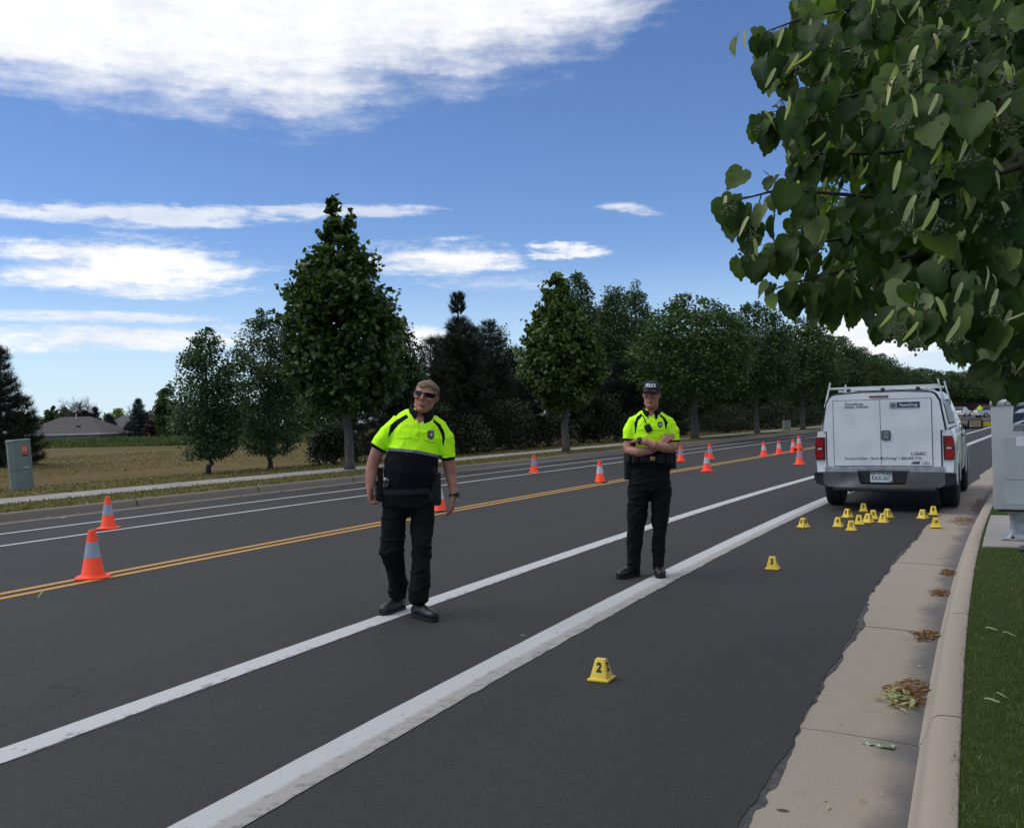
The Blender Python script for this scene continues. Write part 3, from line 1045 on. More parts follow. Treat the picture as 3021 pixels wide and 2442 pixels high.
def pine(name, H, R0, foot, seed, matl, leaders=1, tuft=0.20, dens=1.0, whorl=0.42, power=0.8, up=0.35, needles=16, thick=0.10):
    """long needled pine: whorls of boughs that turn up at their tips, tufts of needles along them"""
    rs = np.random.RandomState(seed)
    root = empty(name)
    mb = MB()
    mb.tube([(0, 0, -0.1), (0, 0, H * 0.4), (0.03, 0, H * 0.97)], [0.13 * H / 7, 0.09 * H / 7, 0.015], 8)
    mb.build('trunk', M['bark'], root, smooth=True)
    mb = MB()
    TP, TA = [], []
    z = foot
    while z < H * 0.985:
        t = (z - foot) / (H - foot)
        L = R0 * (1 - t) ** power * (0.75 + 0.3 * rs.rand()) + 0.10
        nb = max(4, int((9 if t < 0.7 else 6) * dens))
        a0 = rs.rand() * 6.28
        for k in range(nb):
            a = a0 + k * 6.283 / nb + rs.normal() * 0.15
            l = L * rs.uniform(0.65, 1.12)
            d = np.array([math.cos(a), math.sin(a), 0])
            rise = rs.uniform(-0.05, 0.15) + t * 0.35
            p0 = np.array([0, 0, z])
            p1 = p0 + d * l * 0.6 + np.array([0, 0, rise * l * 0.5])
            p2 = p0 + d * l + np.array([0, 0, (rise + up) * l * 0.75])
            mb.tube([tuple(p0), tuple(p1), tuple(p2)], [0.028 * (1 - t) + 0.008, 0.015, 0.006], 4, cap=False)
            m = max(4, int(l / (0.075 / dens ** 0.5)))
            for j in range(m):
                f = 0.22 + 0.78 * (j + rs.rand() * 0.6) / m
                q = (1 - f) ** 2 * p0 + 2 * f * (1 - f) * p1 + f * f * p2
                side = np.cross(d, [0, 0, 1]) * rs.normal() * 0.20 * l * (1.1 - f) * 0.9
                TP.append(q + side + rs.normal(size=3) * 0.03)
                TA.append(unit(d * 0.6 + side * 1.2 + np.array([0, 0, 0.55])))
        z += whorl * (0.8 + 0.4 * rs.rand()) * (1 - 0.35 * t)
    for j in range(10):
        TP.append(np.array([0, 0, H * (0.93 + 0.008 * j)]))
        TA.append(np.array([0, 0, 1.0]))
    mb.build('branches', M['bark'], root, smooth=True)
    TP, TA = np.array(TP), np.array(TA)
    P = np.repeat(TP, needles, axis=0)
    A = unit(np.repeat(TA, needles, axis=0) * 0.75 + rs.normal(size=P.shape) * 0.62)
    Nn = rs.normal(size=P.shape)
    sz = tuft * rs.uniform(0.7, 1.2, len(P))
    me = leaf_mesh('crown', P, A, Nn, sz, 'needle', sz * thick * 2.6)
    me_obj('crown', me, matl, root)
    return root


def foot_of(u, d, zg=0.10):
    p = at(u * K, 900 * K, d)
    p.z = zg
    return p


def top_h(u, vtop, d, zg=0.10):
    return at(u * K, vtop * K, d).z - zg


def wpx(px, d):
    return px * K * d / FPX


def put(o, loc, rz=0.0, sc_=1.0):
    o.location = loc
    o.rotation_euler = (0, 0, rz)
    o.scale = sc_ if isinstance(sc_, tuple) else (sc_,) * 3
    return o


def pyramid(w0, w1=0.0, belly=0.28):
    return lambda t: (w0 * (0.55 + 0.45 * min(1, t / belly)) if t < belly else w0 * ((1 - (t - belly) / (1 - belly)) ** 0.85) + w1 * t)


def oval(w, k=0.5):
    return lambda t: w * max(0.02, math.sin(math.pi * min(1, (t * 0.94 + 0.06)) ** (0.8))) ** k


# the two street lindens on the far verge
p = gp(733 * K, 985 * K, 0.15)
d1 = 27.4
H = top_h(715, 412, d1, 0.15)


def prof1(t):
    pts = [(0, 0.62), (0.10, 1.30), (0.24, 1.62), (0.42, 1.55), (0.56, 1.28), (0.66, 0.92), (0.76, 0.66), (0.84, 0.36), (0.92, 0.20), (1.0, 0.05)]
    for (a, x), (b, y) in zip(pts, pts[1:]):
        if t <= b:
            return x + (y - x) * (t - a) / (b - a)
    return 0.1


lin1 = broadleaf('linden_tree', H, 1.75, 0.135, prof1, 330, 48, 0.150, 0.38, M['linden'], 3, 'heart', 'bark_grey', lean=(-0.28, 0), nl=40, shoots=230)
put(lin1, p, YAW)
tag(lin1, 'tall pyramidal linden with dark heart-shaped leaves on the far verge, left of the sunglasses officer', 'tree', 'street lindens')
p = gp(1187 * K, 948 * K, 0.15)
d2 = 36.7
H = top_h(1165, 575, d2, 0.15)


def prof2(t):
    pts = [(0, 0.55), (0.10, 1.10), (0.25, 1.52), (0.40, 1.42), (0.55, 1.12), (0.68, 0.82), (0.80, 0.50), (0.90, 0.28), (1.0, 0.06)]
    for (a, x), (b, y) in zip(pts, pts[1:]):
        if t <= b:
            return x + (y - x) * (t - a) / (b - a)
    return 0.1


lin2 = broadleaf('linden_tree', H, 1.75, 0.15, prof2, 300, 46, 0.150, 0.38, M['linden_young'], 8, 'heart', 'bark_grey', lean=(-0.25, 0), nl=36, shoots=200)
put(lin2, p, YAW)
tag(lin2, 'smaller yellowish green linden on the far verge between the two officers', 'tree', 'street lindens')

# airy young trees standing in the field on the left
def young(u, vb, vt, wp, seed, label, matl='poplar', n=300, per=46, leaf=0.10):
    p = gp(u * K, vb * K, 0.0)
    d = (p - Vector((0, 0, 0))).dot(Vector((-math.sin(YAW), math.cos(YAW), 0)))
    H = top_h(u, vt, d, 0.0)
    w = wpx(wp, d) / 2
    o = broadleaf('young_tree', H, 0.55, 0.075, oval(w, 0.62), n, per, leaf, 0.30, M[matl], seed, 'rhomb', 'bark', inner=0.2, nl=45)
    put(o, (p.x, p.y, 0.02), YAW)
    return tag(o, label, 'tree')


young(437, 996, 684, 142, 21, 'small airy tree in the dry field, leftmost of the leafy trees behind the path')
young(567, 985, 640, 160, 22, 'airy tree in the dry field, just left of the tall linden', n=380)


def simple(name, u, d, vt, wp, seed, label, matl, trunk=1.2, rt=0.12, n=200, per=46, leaf=0.12, cr=0.5, k=0.5, zg=0.05, group=None, kind='rhomb', inner=0.4, base=None):
    p = foot_of(u, d, zg)
    H = top_h(u, vt, d, zg)
    w = wpx(wp, d) / 2
    o = broadleaf(name, H, trunk, rt, oval(w - cr * 0.4, k), n, per, leaf, cr, matl, seed, kind, 'bark', inner=inner)
    put(o, p, YAW)
    return tag(o, label, 'tree', group)


simple('leafy_tree', 842, 37, 662, 100, 31, 'leafy tree half hidden behind the tall linden, on its right', M['ash'], 0.8, 0.1, 230, 50, 0.14, 0.42)
# pines
def pine_at(u, d, vt, wp, seed, label, foot=0.25, matl='pine', **kw):
    p = foot_of(u, d, 0.05)
    H = top_h(u, vt, d, 0.05)
    o = pine('pine_tree', H, wpx(wp, d) / 2, foot, seed, M[matl], **kw)
    put(o, p, seed * 1.3)
    return tag(o, label, 'tree', 'dark pines behind the path')


# tall pine with its bare neck and a bushy leader
p = foot_of(967, 42, 0.05)
Ht = top_h(967, 672, 42, 0.05)
pt = pine('pine_tree', Ht, wpx(165, 42) / 2, 0.25, 41, M['pine'], tuft=0.28, dens=1.35, power=0.55, up=0.5, needles=18)
put(pt, p)
rs = np.random.RandomState(5)
Hl = top_h(967, 616, 42, 0.05)
TP = np.array([(rs.normal() * 0.05, rs.normal() * 0.05, Ht * 0.985 + (Hl - Ht) * (0.30 + 0.66 * f)) for f in rs.rand(120)])
ra = rs.rand(120) * 6.28
f = (TP[:, 2] - Ht) / (Hl - Ht)
rr = 0.34 * np.sin(np.clip(f * 3.0, 0.3, 2.6)) * rs.rand(120) ** 0.4
TP[:, 0] += np.cos(ra) * rr
TP[:, 1] += np.sin(ra) * rr
P_ = np.repeat(TP, 16, axis=0)
A_ = unit(np.stack([np.cos(ra), np.sin(ra), np.full(120, 2.6)], 1))
A_ = unit(np.repeat(A_, 16, axis=0) + rs.normal(size=P_.shape) * 0.25)
me_obj('leader', leaf_mesh('leader', P_, A_, rs.normal(size=P_.shape), 0.30 * rs.uniform(0.7, 1.1, len(P_)), 'needle', np.full(len(P_), 0.07)), M['pine'], pt)
mb = MB()
mb.tube([(0.03, 0, Ht * 0.9), (0, 0, Hl * 0.98)], [0.04, 0.015], 6)
mb.build('leader_stem', M['bark'], pt, smooth=True)
tag(pt, 'tall dark pine with a bushy leader standing clear above it, right of the sunglasses officer', 'tree', 'dark pines behind the path')
pine_at(908, 40, 712, 130, 42, 'dark pine with upturned boughs, left of the tall pine', tuft=0.26, dens=1.1, power=0.6, up=0.6)
pine_at(1032, 45, 680, 150, 43, 'dark pine right of the tall pine, behind the smaller linden', tuft=0.26, dens=1.1, power=0.5)
pine_at(745, 35, 812, 190, 44, 'low broad pine behind the trunk of the tall linden', tuft=0.24, dens=1.2, power=0.45)
pine_at(830, 36.5, 800, 150, 45, 'low dark pine behind the sunglasses officer', tuft=0.24, dens=1.2, power=0.45)
pine_at(1110, 47, 780, 180, 46, 'broad dark pine behind the trunk of the smaller linden', tuft=0.26, dens=1.2, power=0.45)
pine_at(1225, 51, 770, 190, 47, 'broad dark pine left of the capped officer', tuft=0.28, dens=1.2, power=0.45)
pine_at(1320, 56, 760, 170, 48, 'dark pine behind the capped officer', tuft=0.28, dens=1.2, power=0.45)
pine_at(2, 36, 735, 110, 49, 'tall dark pine cut by the left picture edge', tuft=0.26, dens=1.3, power=0.62, up=0.5)
pine_at(48, 37, 838, 100, 50, 'low bushy pine beside the green cabinet', tuft=0.24, dens=1.3, power=0.45)
pine_at(945, 46, 705, 130, 51, 'dark pine close behind the tall pine, on its left', tuft=0.28, dens=1.2, power=0.5)
pine_at(1000, 47, 690, 130, 52, 'dark pine close behind the tall pine, on its right', tuft=0.28, dens=1.2, power=0.5)
pine_at(1085, 52, 730, 140, 53, 'dark pine seen just left of the smaller linden', tuft=0.28, dens=1.2, power=0.5)
simple('leafy_tree', 1045, 52, 664, 90, 32, 'dark leafy tree behind the pines', M['ash'], 1.0, 0.12, 150, 42, 0.14, 0.5)

# poplars behind the smaller linden
for k, (u, d, vt, wp) in enumerate(((1218, 57, 572, 100), (1292, 60, 598, 110), (1338, 63, 590, 95), (1262, 66, 640, 140))):
    simple('poplar_tree', u, d, vt, wp, 60 + k, ('tallest dark poplar, right behind the smaller linden', 'middle one of the dark poplars behind the smaller linden',
           'rightmost dark poplar, above the capped officer', 'broad low poplar filling the gap among the dark poplars')[k], M['poplar'], 1.4, 0.16, 330, 50, 0.17, 0.62, 0.45, group='dark poplars', inner=0.3)

# row of ashes on the far verge: two crowns, then copies
def ash_proto(seed, matl):
    return broadleaf('ash_tree', 8.0, 2.35, 0.17, oval(2.75, 0.55), 330, 50, 0.17, 0.68, matl, seed, 'rhomb', 'bark_grey', nl=48, inner=0.25, flat=0.7)


ashA, ashB = ash_proto(71, M['ash_light']), ash_proto(72, M['ash'])
row = [(1457, 51, 616, 245, 0), (1588, 59, 634, 170, 1), (1684, 68, 664, 165, 0), (1752, 80, 704, 140, 1), (1808, 93, 728, 120, 0), (1850, 108, 742, 110, 1),
       (1893, 126, 768, 110, 0), (1935, 145, 772, 120, 1), (1985, 165, 778, 130, 0), (2040, 185, 776, 130, 1), (2095, 205, 776, 130, 0), (2140, 225, 780, 130, 1)]
nth = ['first (nearest)', 'second', 'third', 'fourth', 'fifth', 'sixth', 'seventh', 'eighth', 'ninth', 'tenth', 'eleventh', 'twelfth']
usedA = usedB = False
for k, (u, d, vt, wp, ty) in enumerate(row):
    src = ashB if ty else ashA
    first = (ty and not usedB) or (not ty and not usedA)
    if ty:
        usedB = True
    else:
        usedA = True
    o = src if first else copy_tree(src)
    h = top_h(u, vt, d, 0.15) / 8.0
    w = wpx(wp * 1.12, d) / 5.9
    put(o, foot_of(u, d, 0.15), YAW + k * 1.9, (w, w, h))
    tag(o, 'dark green ash, %s tree of the row along the far side of the street' % nth[k], 'tree', 'ash trees along the far verge')
# woodland behind the row, told apart only as dark crowns
bk = [(1385, 70, 690, 180), (1500, 78, 690, 190), (1620, 92, 700, 190), (1730, 110, 735, 180), (1840, 150, 765, 170), (1960, 210, 785, 180), (2080, 260, 785, 200)]
for k, (u, d, vt, wp) in enumerate(bk):
    o = copy_tree(ashB)
    h = top_h(u, vt, d, 0.0) / 8.0
    w = wpx(wp, d) / 5.9
    put(o, foot_of(u, d, -0.9 * h), k * 2.3, (w, w, h * 1.1))
    o.name = 'background_tree'
    tag(o, 'dark background tree, %s from the left of those seen through the ash row' % nth[k].replace(' (nearest)', ''), 'tree', 'background trees behind the ash row')


# shrubs along the back of the footpath
def shrub(name, u, d, vt, wp, seed, label, matl, n=70, per=60, leaf=0.10, zg=0.05, cat='shrub', group=None):
    p = foot_of(u, d, zg)
    H = top_h(u, vt, d, zg)
    rs = np.random.RandomState(seed)
    w = wpx(wp, d) / 2
    root = empty(name, p, YAW)
    a = rs.rand(n) * 6.28
    t = rs.rand(n) ** 0.8
    rr = w * np.sqrt(np.clip(1 - (t * 0.93) ** 2.2, 0, 1)) * rs.rand(n) ** 0.4
    cen = np.stack([np.cos(a) * rr, np.sin(a) * rr * 0.8, 0.12 + t * (H - 0.3)], 1)
    me_obj('foliage', cloud_leaves('foliage', cen, np.full(n, 0.16 * H + 0.12), per, leaf, rs, axis=(0, 0, 0.3 * H)), matl, root)
    mb = MB()
    for c_ in cen[:14]:
        mb.tube([(0, 0, 0), tuple(c_ * 0.5 + np.array([0, 0, 0.05])), tuple(c_)], [0.03, 0.02, 0.006], 4, cap=False)
    mb.build('stems', M['bark'], root)
    return tag(root, label, cat, group)


sh = [(700, 33, 885, 110), (905, 38, 842, 110), (975, 39.5, 872, 130), (1070, 43, 838, 110), (1150, 46, 866, 120), (1255, 50, 828, 100), (1345, 54, 860, 110), (1415, 66, 884, 60), (1525, 66, 850, 120), (1628, 74, 836, 110), (1690, 84, 856, 100)]
for k, (u, d, vt, wp) in enumerate(sh):
    shrub('shrub', u, d, vt, wp, 90 + k, 'dark shrub, %s from the left in the thicket behind the footpath' % nth[k].replace(' (nearest)', ''), M['shrub'], group='thicket shrubs behind the footpath')

bigs = [(1365, 72, 800, 150), (1440, 92, 835, 110), (1500, 82, 812, 150), (1575, 88, 806, 150), (1645, 96, 812, 140), (1715, 106, 815, 140), (1775, 118, 818, 120), (1835, 135, 822, 120), (1900, 158, 822, 130), (1970, 185, 822, 140), (2040, 215, 820, 150), (2110, 245, 820, 150)]
src = None
for k, (u, d, vt, wp) in enumerate(bigs):
    if src is None:
        src = shrub('hedge_shrub', u, d, vt, wp, 130, '', M['shrub'], 150, 60, 0.20)
        H0, W0 = top_h(u, vt, d, 0.05), wpx(wp, d)
        o = src
    else:
        o = copy_tree(src)
        put(o, foot_of(u, d, 0.0), k * 1.7, (wpx(wp, d) / W0, wpx(wp, d) / W0, top_h(u, vt, d, 0.0) / H0))
    tag(o, 'tall dark shrub, %s from the left of the wall of green behind the ash row' % nth[k].replace(' (nearest)', ''), 'shrub', 'tall shrubs behind the ash row')

# far left: neighbours' trees
def bare_tree(u, d, vt, wp, seed, label):
    rs = np.random.RandomState(seed)
    p = foot_of(u, d, -0.5)
    H = top_h(u, vt, d, -0.5)
    W = wpx(wp, d) / 2
    root = empty('bare_tree', p)
    mb = MB()
    mb.tube([(0, 0, 0), (0, 0, H * 0.35)], [0.28, 0.2], 7)
    mb.build('trunk', M['bare_twig'], root)
    mb = MB()

    def grow(p0, dr, L, r, lev):
        p1 = p0 + dr * L
        mb.tube([tuple(p0), tuple((p0 + p1) / 2 + rs.normal(size=3) * L * 0.04), tuple(p1)], [r, r * 0.75, r * 0.5], 4 if lev < 2 else 3, cap=False)
        if lev < 4:
            for k in range(4 if lev < 3 else 5):
                d2 = unit(dr * 1.0 + rs.normal(size=3) * 0.5 + np.array([0, 0, 0.10]))
                grow(p0 + dr * L * rs.uniform(0.55, 1.0), d2, L * rs.uniform(0.55, 0.8), r * 0.5, lev + 1)
    for k in range(5):
        a = k * 1.257 + rs.normal() * 0.3
        grow(np.array([0, 0, H * 0.33]), unit(np.array([math.cos(a) * 0.62 * W / (H * 0.3), math.sin(a) * 0.62 * W / (H * 0.3), 1.1])), H * 0.26, 0.11, 1)
    mb.build('branches', M['bare_twig'], root)
    return tag(root, label, 'tree')


bare_tree(150, 125, 822, 42, 1, 'leafless tree above the low house, left one of two')
bare_tree(180, 128, 826, 44, 2, 'leafless tree above the low house, right one of two')
bare_tree(285, 150, 842, 40, 3, 'faint leafless tree behind the blue spruce')
for k, (u, d, vt, wp, m_, lab) in enumerate(((108, 132, 852, 42, 'ash', 'dark green tree behind the left end of the low house'),
                                             (138, 130, 856, 50, 'ash', 'dark tree just left of the leafless trees'),
                                             (176, 127, 862, 56, 'plum', 'dark purplish tree behind the low house roof'),
                                             (242, 145, 852, 48, 'lime_tree', 'bright yellow-green tree between the two spruces'),
                                             (327, 108, 880, 44, 'plum', 'dark plum tree right of the blue spruce'),
                                             (352, 100, 806, 50, 'ash', 'small leafy tree at the left foot of the leftmost airy tree'),
                                             (318, 140, 862, 70, 'plum', 'greyish purple tree behind the plum tree'),
                                             (60, 125, 870, 70, 'ash', 'dark tree behind the pine at the left edge'),
                                             (400, 95, 850, 90, 'ash', 'dark tree seen through the leftmost airy tree'),
                                             (490, 90, 830, 120, 'ash', 'dark tree seen between the two airy field trees'),
                                             (600, 85, 800, 140, 'ash', 'dark tree seen behind the second airy field tree'),
                                             (690, 75, 800, 140, 'ash', 'dark tree seen left of the tall linden trunk'))):
    simple('neighbour_tree', u, d, vt, wp, 120 + k, lab, M[m_], 0.8, 0.15, 120, 40, 0.30, 0.9 * wpx(wp, d) / 6, 0.55, zg=-0.6)
for k, (u, d, vt, wp, lab) in enumerate(((229, 116, 872, 62, 'dark conical spruce left of the blue spruce'), (291, 114, 840, 82, 'large blue spruce far across the field'),
                                        (200, 128, 856, 50, 'dark spruce beside the leafless trees'))):
    p = foot_of(u, d, -0.6)
    o = pine('spruce_tree', top_h(u, vt, d, -0.6), wpx(wp, d) / 2, 0.2, 140 + k, M['spruce'], tuft=0.42, dens=1.0, whorl=0.5, power=0.9, up=0.0, needles=10, thick=0.16)
    put(o, p)
    tag(o, lab, 'tree', 'far spruces')


# tall weeds in front of the houses, dry grass on verge and field
def blades(name, P, h, w, matl, rs, lean=0.35):
    A = unit(np.array([0, 0, 1.0]) + rs.normal(size=P.shape) * lean)
    Nn = rs.normal(size=P.shape)
    Nn[:, 2] *= 0.2
    me = leaf_mesh(name, P, A, Nn, h, 'blade', w)
    return tag(me_obj(name, me, matl), kind='stuff')


rs = np.random.RandomState(77)
n = 26000
uu = rs.uniform(60, 660, n)
dd = rs.uniform(60, 76, n)
P_ = np.array([at(a * K, 900 * K, b) for a, b in zip(uu, dd)])
P_[:, 2] = 0.12
hh = 0.42 + 0.25 * fbm(P_[:, 0] * 0.5, P_[:, 1] * 0.5, 4) + (dd - 60) * 0.018
blades('tall_weeds', P_, np.clip(hh, 0.25, 1.3) * rs.uniform(0.6, 1.2, n), rs.uniform(0.06, 0.14, n), M['weed'], rs)
o = bpy.data.objects['tall_weeds']
tag(o, 'band of tall green weeds at the far end of the dry field', 'weeds')

n = 30000
s_ = rs.uniform(2, 60, n)
dv = rs.uniform(VG1, VG0 - 0.02, n)
P_ = np.array([road(a, b, 0.135) for a, b in zip(s_, dv)])
blades('verge_grass', P_, rs.uniform(0.03, 0.085, n), rs.uniform(0.02, 0.045, n), M['dry_blade'], rs, 0.6)
tag(bpy.data.objects['verge_grass'], 'dry yellowish grass on the far verge between kerb and footpath', 'grass')
n = 45000
s_ = rs.uniform(-6, 50, n)
dv = SW1 - 0.03 - rs.rand(n) ** 1.5 * 22
P_ = np.array([road(a, b, field_h(b) - 0.01) for a, b in zip(s_, dv)])
blades('field_grass', P_, rs.uniform(0.03, 0.09, n), rs.uniform(0.03, 0.08, n), M['dry_blade'], rs, 0.7)
tag(bpy.data.objects['field_grass'], 'short dry grass of the field behind the footpath', 'grass')
# the near lawn
n = 95000
s_ = 1.0 + 12 * rs.rand(n) ** 1.4
dv = lawn_d + 0.004 + rs.rand(n) ** 1.1 * 2.0
edge_t = np.array([jl(a, 0.010) for a in s_])
P_ = np.array([road(a, b - abs(e) * (b < lawn_d + 0.05), 0.10 + 0.014 * min(1, (b - lawn_d) / 0.3)) for a, b, e in zip(s_, dv, edge_t)])
keep = ~((s_ > PAD0 - 0.01) & (s_ < PAD0 + 3.0) & (dv > lawn_d + 0.03)) & ((dv - lawn_d) < 0.35 + s_ * 0.33)
bare = (np.hypot(dv - (lawn_d + 0.42), (s_ - 3.35) * 0.8) < 0.26) & (rs.rand(n) < 0.8)
keep &= ~bare
P_ = P_[keep]
blades('lawn_grass', P_, rs.uniform(0.020, 0.052, len(P_)), rs.uniform(0.003, 0.0065, len(P_)), M['blade'], rs, 0.55)
tag(bpy.data.objects['lawn_grass'], 'mown green grass beside the near kerb', 'grass')


# ------------------------------------------------------------------ houses across the field
def house(name, u0, u1, d, eave_v, ridge_v, label, wallm, roofm, zg=-1.1, depth=9.0, hip=True, turn=0.0, extra=None):
    a = at(u0 * K, 900 * K, d)
    b = at(u1 * K, 900 * K, d)
    ze = at((u0 + u1) / 2 * K, eave_v * K, d).z
    zr = at((u0 + u1) / 2 * K, ridge_v * K, d).z
    w = (b - a).length
    root = empty(name, ((a.x + b.x) / 2, (a.y + b.y) / 2, zg), YAW + turn)
    he, hr = ze - zg, zr - zg
    mb = MB()
    mb.box((0, depth / 2, he / 2), (w - 0.9, depth - 0.9, he))
    mb.build('wall', wallm, root)
    mb = MB()
    o_ = w / 2
    inset = min(w * 0.32, depth / 2) if hip else 0.0
    V = [(-o_, 0, he), (o_, 0, he), (o_, depth, he), (-o_, depth, he), (-o_ + inset, depth / 2, hr), (o_ - inset, depth / 2, hr)]
    V += [(x, y, z - 0.16) for x, y, z in V[:4]]
    mb.add(V, [(0, 1, 5, 4), (1, 2, 5), (2, 3, 4, 5), (3, 0, 4), (6, 7, 1, 0), (7, 8, 2, 1), (8, 9, 3, 2), (9, 6, 0, 3), (9, 8, 7, 6)])
    rf = mb.build('roof', roofm, root)
    mb = MB()
    mb.box((0, -0.03, he - 0.13), (w + 0.04, 0.06, 0.20))
    mb.box((-o_ - 0.03, depth / 2, he - 0.13), (0.06, depth, 0.20))
    mb.box((o_ + 0.03, depth / 2, he - 0.13), (0.06, depth, 0.20))
    mb.build('gutter_trim', M['trim'], rf)
    return tag(root, label, 'house'), he, hr, w, depth


h1, he, hr, w, dp = house('house', 30, 212, 108, 909, 874, 'low house with brown hip roof and pale wall beyond the tall weeds', M['stucco'], M['roof'])
mb = MB()
mb.tube([(0.4, dp * 0.42, hr - 0.3), (0.4, dp * 0.42, hr + 0.35)], 0.07, 8)
mb.build('vent_pipe', M['trim'], h1)
mb = MB()
mb.box((1.6, dp * 0.20, he + (hr - he) * 0.42), (0.55, 0.4, 0.14), 0.03)
mb.build('roof_vent', M['black_trim'], h1)
h2, he, hr, w, dp = house('house', 200, 290, 135, 900, 872, 'second house with grey roof and maroon gable between the spruces', M['stucco'], M['roof2'])
mb = MB()
mb.add([(0.8, -0.6, he - 0.1), (4.0, -0.6, he - 0.1), (2.4, -0.6, he + 1.3), (0.8, 2.5, he - 0.1), (4.0, 2.5, he - 0.1), (2.4, 2.5, he + 1.3)], [(0, 1, 2), (3, 5, 4), (0, 2, 5, 3), (1, 4, 5, 2), (0, 3, 4, 1)])
gb = mb.build('gable', M['maroon'], h2)
mb = MB()
mb.box((1.55, -0.68, he + 0.62), (2.25, 0.12, 0.16), rot=(0, -0.72, 0))
mb.box((3.25, -0.68, he + 0.62), (2.25, 0.12, 0.16), rot=(0, 0.72, 0))
mb.box((2.4, -0.68, he - 0.1), (3.3, 0.12, 0.14))
mb.build('gable_trim', M['trim'], gb)
for x in (-1.6, 2.4):
    mb = MB()
    mb.box((x, 0.43, he - 1.0), (0.9, 0.06, 1.0))
    wn = mb.build('window', M['trim'], h2)
    mb = MB()
    mb.box((x, 0.39, he - 1.0), (0.72, 0.04, 0.82))
    mb.build('pane', M['glass_dark'], wn)

# house glimpsed behind the first ash
a = at(1440 * K, 900 * K, 80)
h3 = empty('house', (a.x, a.y, -0.2), YAW)
mb = MB()
mb.box((2.2, 4.6, 1.45), (6.2, 8.0, 2.9))
mb.build('lower_wall', M['siding'], h3)
mb = MB()
mb.box((2.2, 4.0, 4.2), (7.4, 8.6, 2.6))
mb.build('upper_wall', M['siding'], h3)
mb = MB()
mb.add([(-1.9, -0.7, 5.5), (6.3, -0.7, 5.5), (6.3, 8.7, 5.5), (-1.9, 8.7, 5.5), (-1.9, 4, 7.6), (6.3, 4, 7.6)], [(0, 1, 5, 4), (2, 3, 4, 5), (0, 4, 3), (1, 2, 5), (0, 3, 2, 1)])
mb.build('roof', M['roof2'], h3)
mb = MB()
mb.box((-1.47, -0.32, 4.2), (0.12, 0.12, 2.6))
mb.box((-0.86, 0.58, 1.45), (0.10, 0.10, 2.9))
mb.build('corner_trim', M['trim'], h3)
mb = MB()
mb.box((0.6, -0.33, 4.4), (1.1, 0.06, 1.2))
wn = mb.build('window', M['trim'], h3)
mb = MB()
mb.box((0.6, -0.37, 4.4), (0.9, 0.04, 1.0))
mb.build('pane', M['glass_dark'], wn)
tag(h3, 'tan two-storey house glimpsed under the first ash tree', 'house')

# ------------------------------------------------------------------ traffic cones
def make_cone(body, band, base):
    root = empty('traffic_cone')
    b = bmesh.new()
    bmesh.ops.create_grid(b, x_segments=8, y_segments=8, size=0.165)
    for v in b.verts:
        r_ = max(abs(v.co.x), abs(v.co.y)) / 0.165
        q = math.hypot(v.co.x, v.co.y) / 0.165
        if q > 1.18:
            v.co.x *= 1.18 / q
            v.co.y *= 1.18 / q
        v.co.z = 0.030 - 0.010 * r_ ** 3
    ext = bmesh.ops.extrude_face_region(b, geom=b.faces[:])
    for g in ext['geom']:
        if isinstance(g, bmesh.types.BMVert):
            g.co.z = 0.004
    mb = MB()
    mb.join(b)
    mb.build('base', base, root, angle=40)
    mb = MB()
    mb.lathe([(0.135, 0.022), (0.122, 0.034), (0.112, 0.046), (0.0365, 0.490), (0.033, 0.498), (0.024, 0.502), (0.020, 0.498), (0.018, 0.47)], 28)
    mb.build('body', body, root, angle=35)
    mb = MB()
    z0, z1 = 0.215, 0.375
    r_ = lambda z: 0.112 - (z - 0.046) / 0.444 * 0.0755 + 0.0015
    mb.lathe([(r_(z0) - 0.002, z0 - 0.001), (r_(z0), z0), (r_((z0 + z1) / 2), (z0 + z1) / 2), (r_(z1), z1), (r_(z1) - 0.002, z1 + 0.001)], 28)
    mb.build('reflective_collar', band, root, angle=35)
    return root


cone_kinds = {'o': make_cone(M['cone'], M['cone_band'], M['cone']), 'w': make_cone(M['cone_red'], M['cone_band_w'], M['cone_red']),
              'k': make_cone(M['cone'], M['cone_band_w'], M['cone_base_black'])}
cones = [((275, 1704), 'o', 40, 'largest orange cone on the double yellow line at the left'),
         ((320, 1559), 'o', 30, 'orange cone on the far bike lane line, just above the largest cone'),
         ((1296, 1508), 'k', 10, 'orange cone half hidden behind the sunglasses officer'),
         ((1575, 1394), 'o', 25, 'orange cone on the far bike lane line between the two officers'),
         ((1770, 1423), 'k', 15, 'orange cone with a black base on the yellow line, just left of the capped officer'),
         ((2008, 1360), 'o', 20, 'orange cone just right of the elbow of the capped officer'),
         ((2085, 1390), 'w', 35, 'red-orange cone standing forward of the yellow line, right of the capped officer'),
         ((2094, 1354), 'o', 25, 'orange cone half hidden behind the red-orange cone right of the capped officer'),
         ((2253, 1345), 'w', 15, 'first of the three cones in a line towards the white truck'),
         ((2298, 1340), 'w', 30, 'second of the three cones in a line towards the white truck'),
         ((2340, 1335), 'w', 20, 'third of the three cones in a line, beside the stacked cones'),
         ((2358, 1370), 'o', 30, 'orange cone standing nearest to the left tail light of the truck'),
         ((2358, 1335), 'w', 10, 'lower cone of the stacked pair left of the truck'),
         ((2357, 1335), 'k', 55, 'upper cone of the stacked pair left of the truck, with a dark base')]
seen = set()
for k, ((u, v), kd, a, lab) in enumerate(cones):
    src = cone_kinds[kd]
    o = src if kd not in seen else copy_tree(src)
    seen.add(kd)
    p = gp(u, v)
    if 'upper cone' in lab:
        p.z += 0.135
    put(o, p, R(a))
    tag(o, lab, 'traffic cone', 'traffic cones along the closed street')

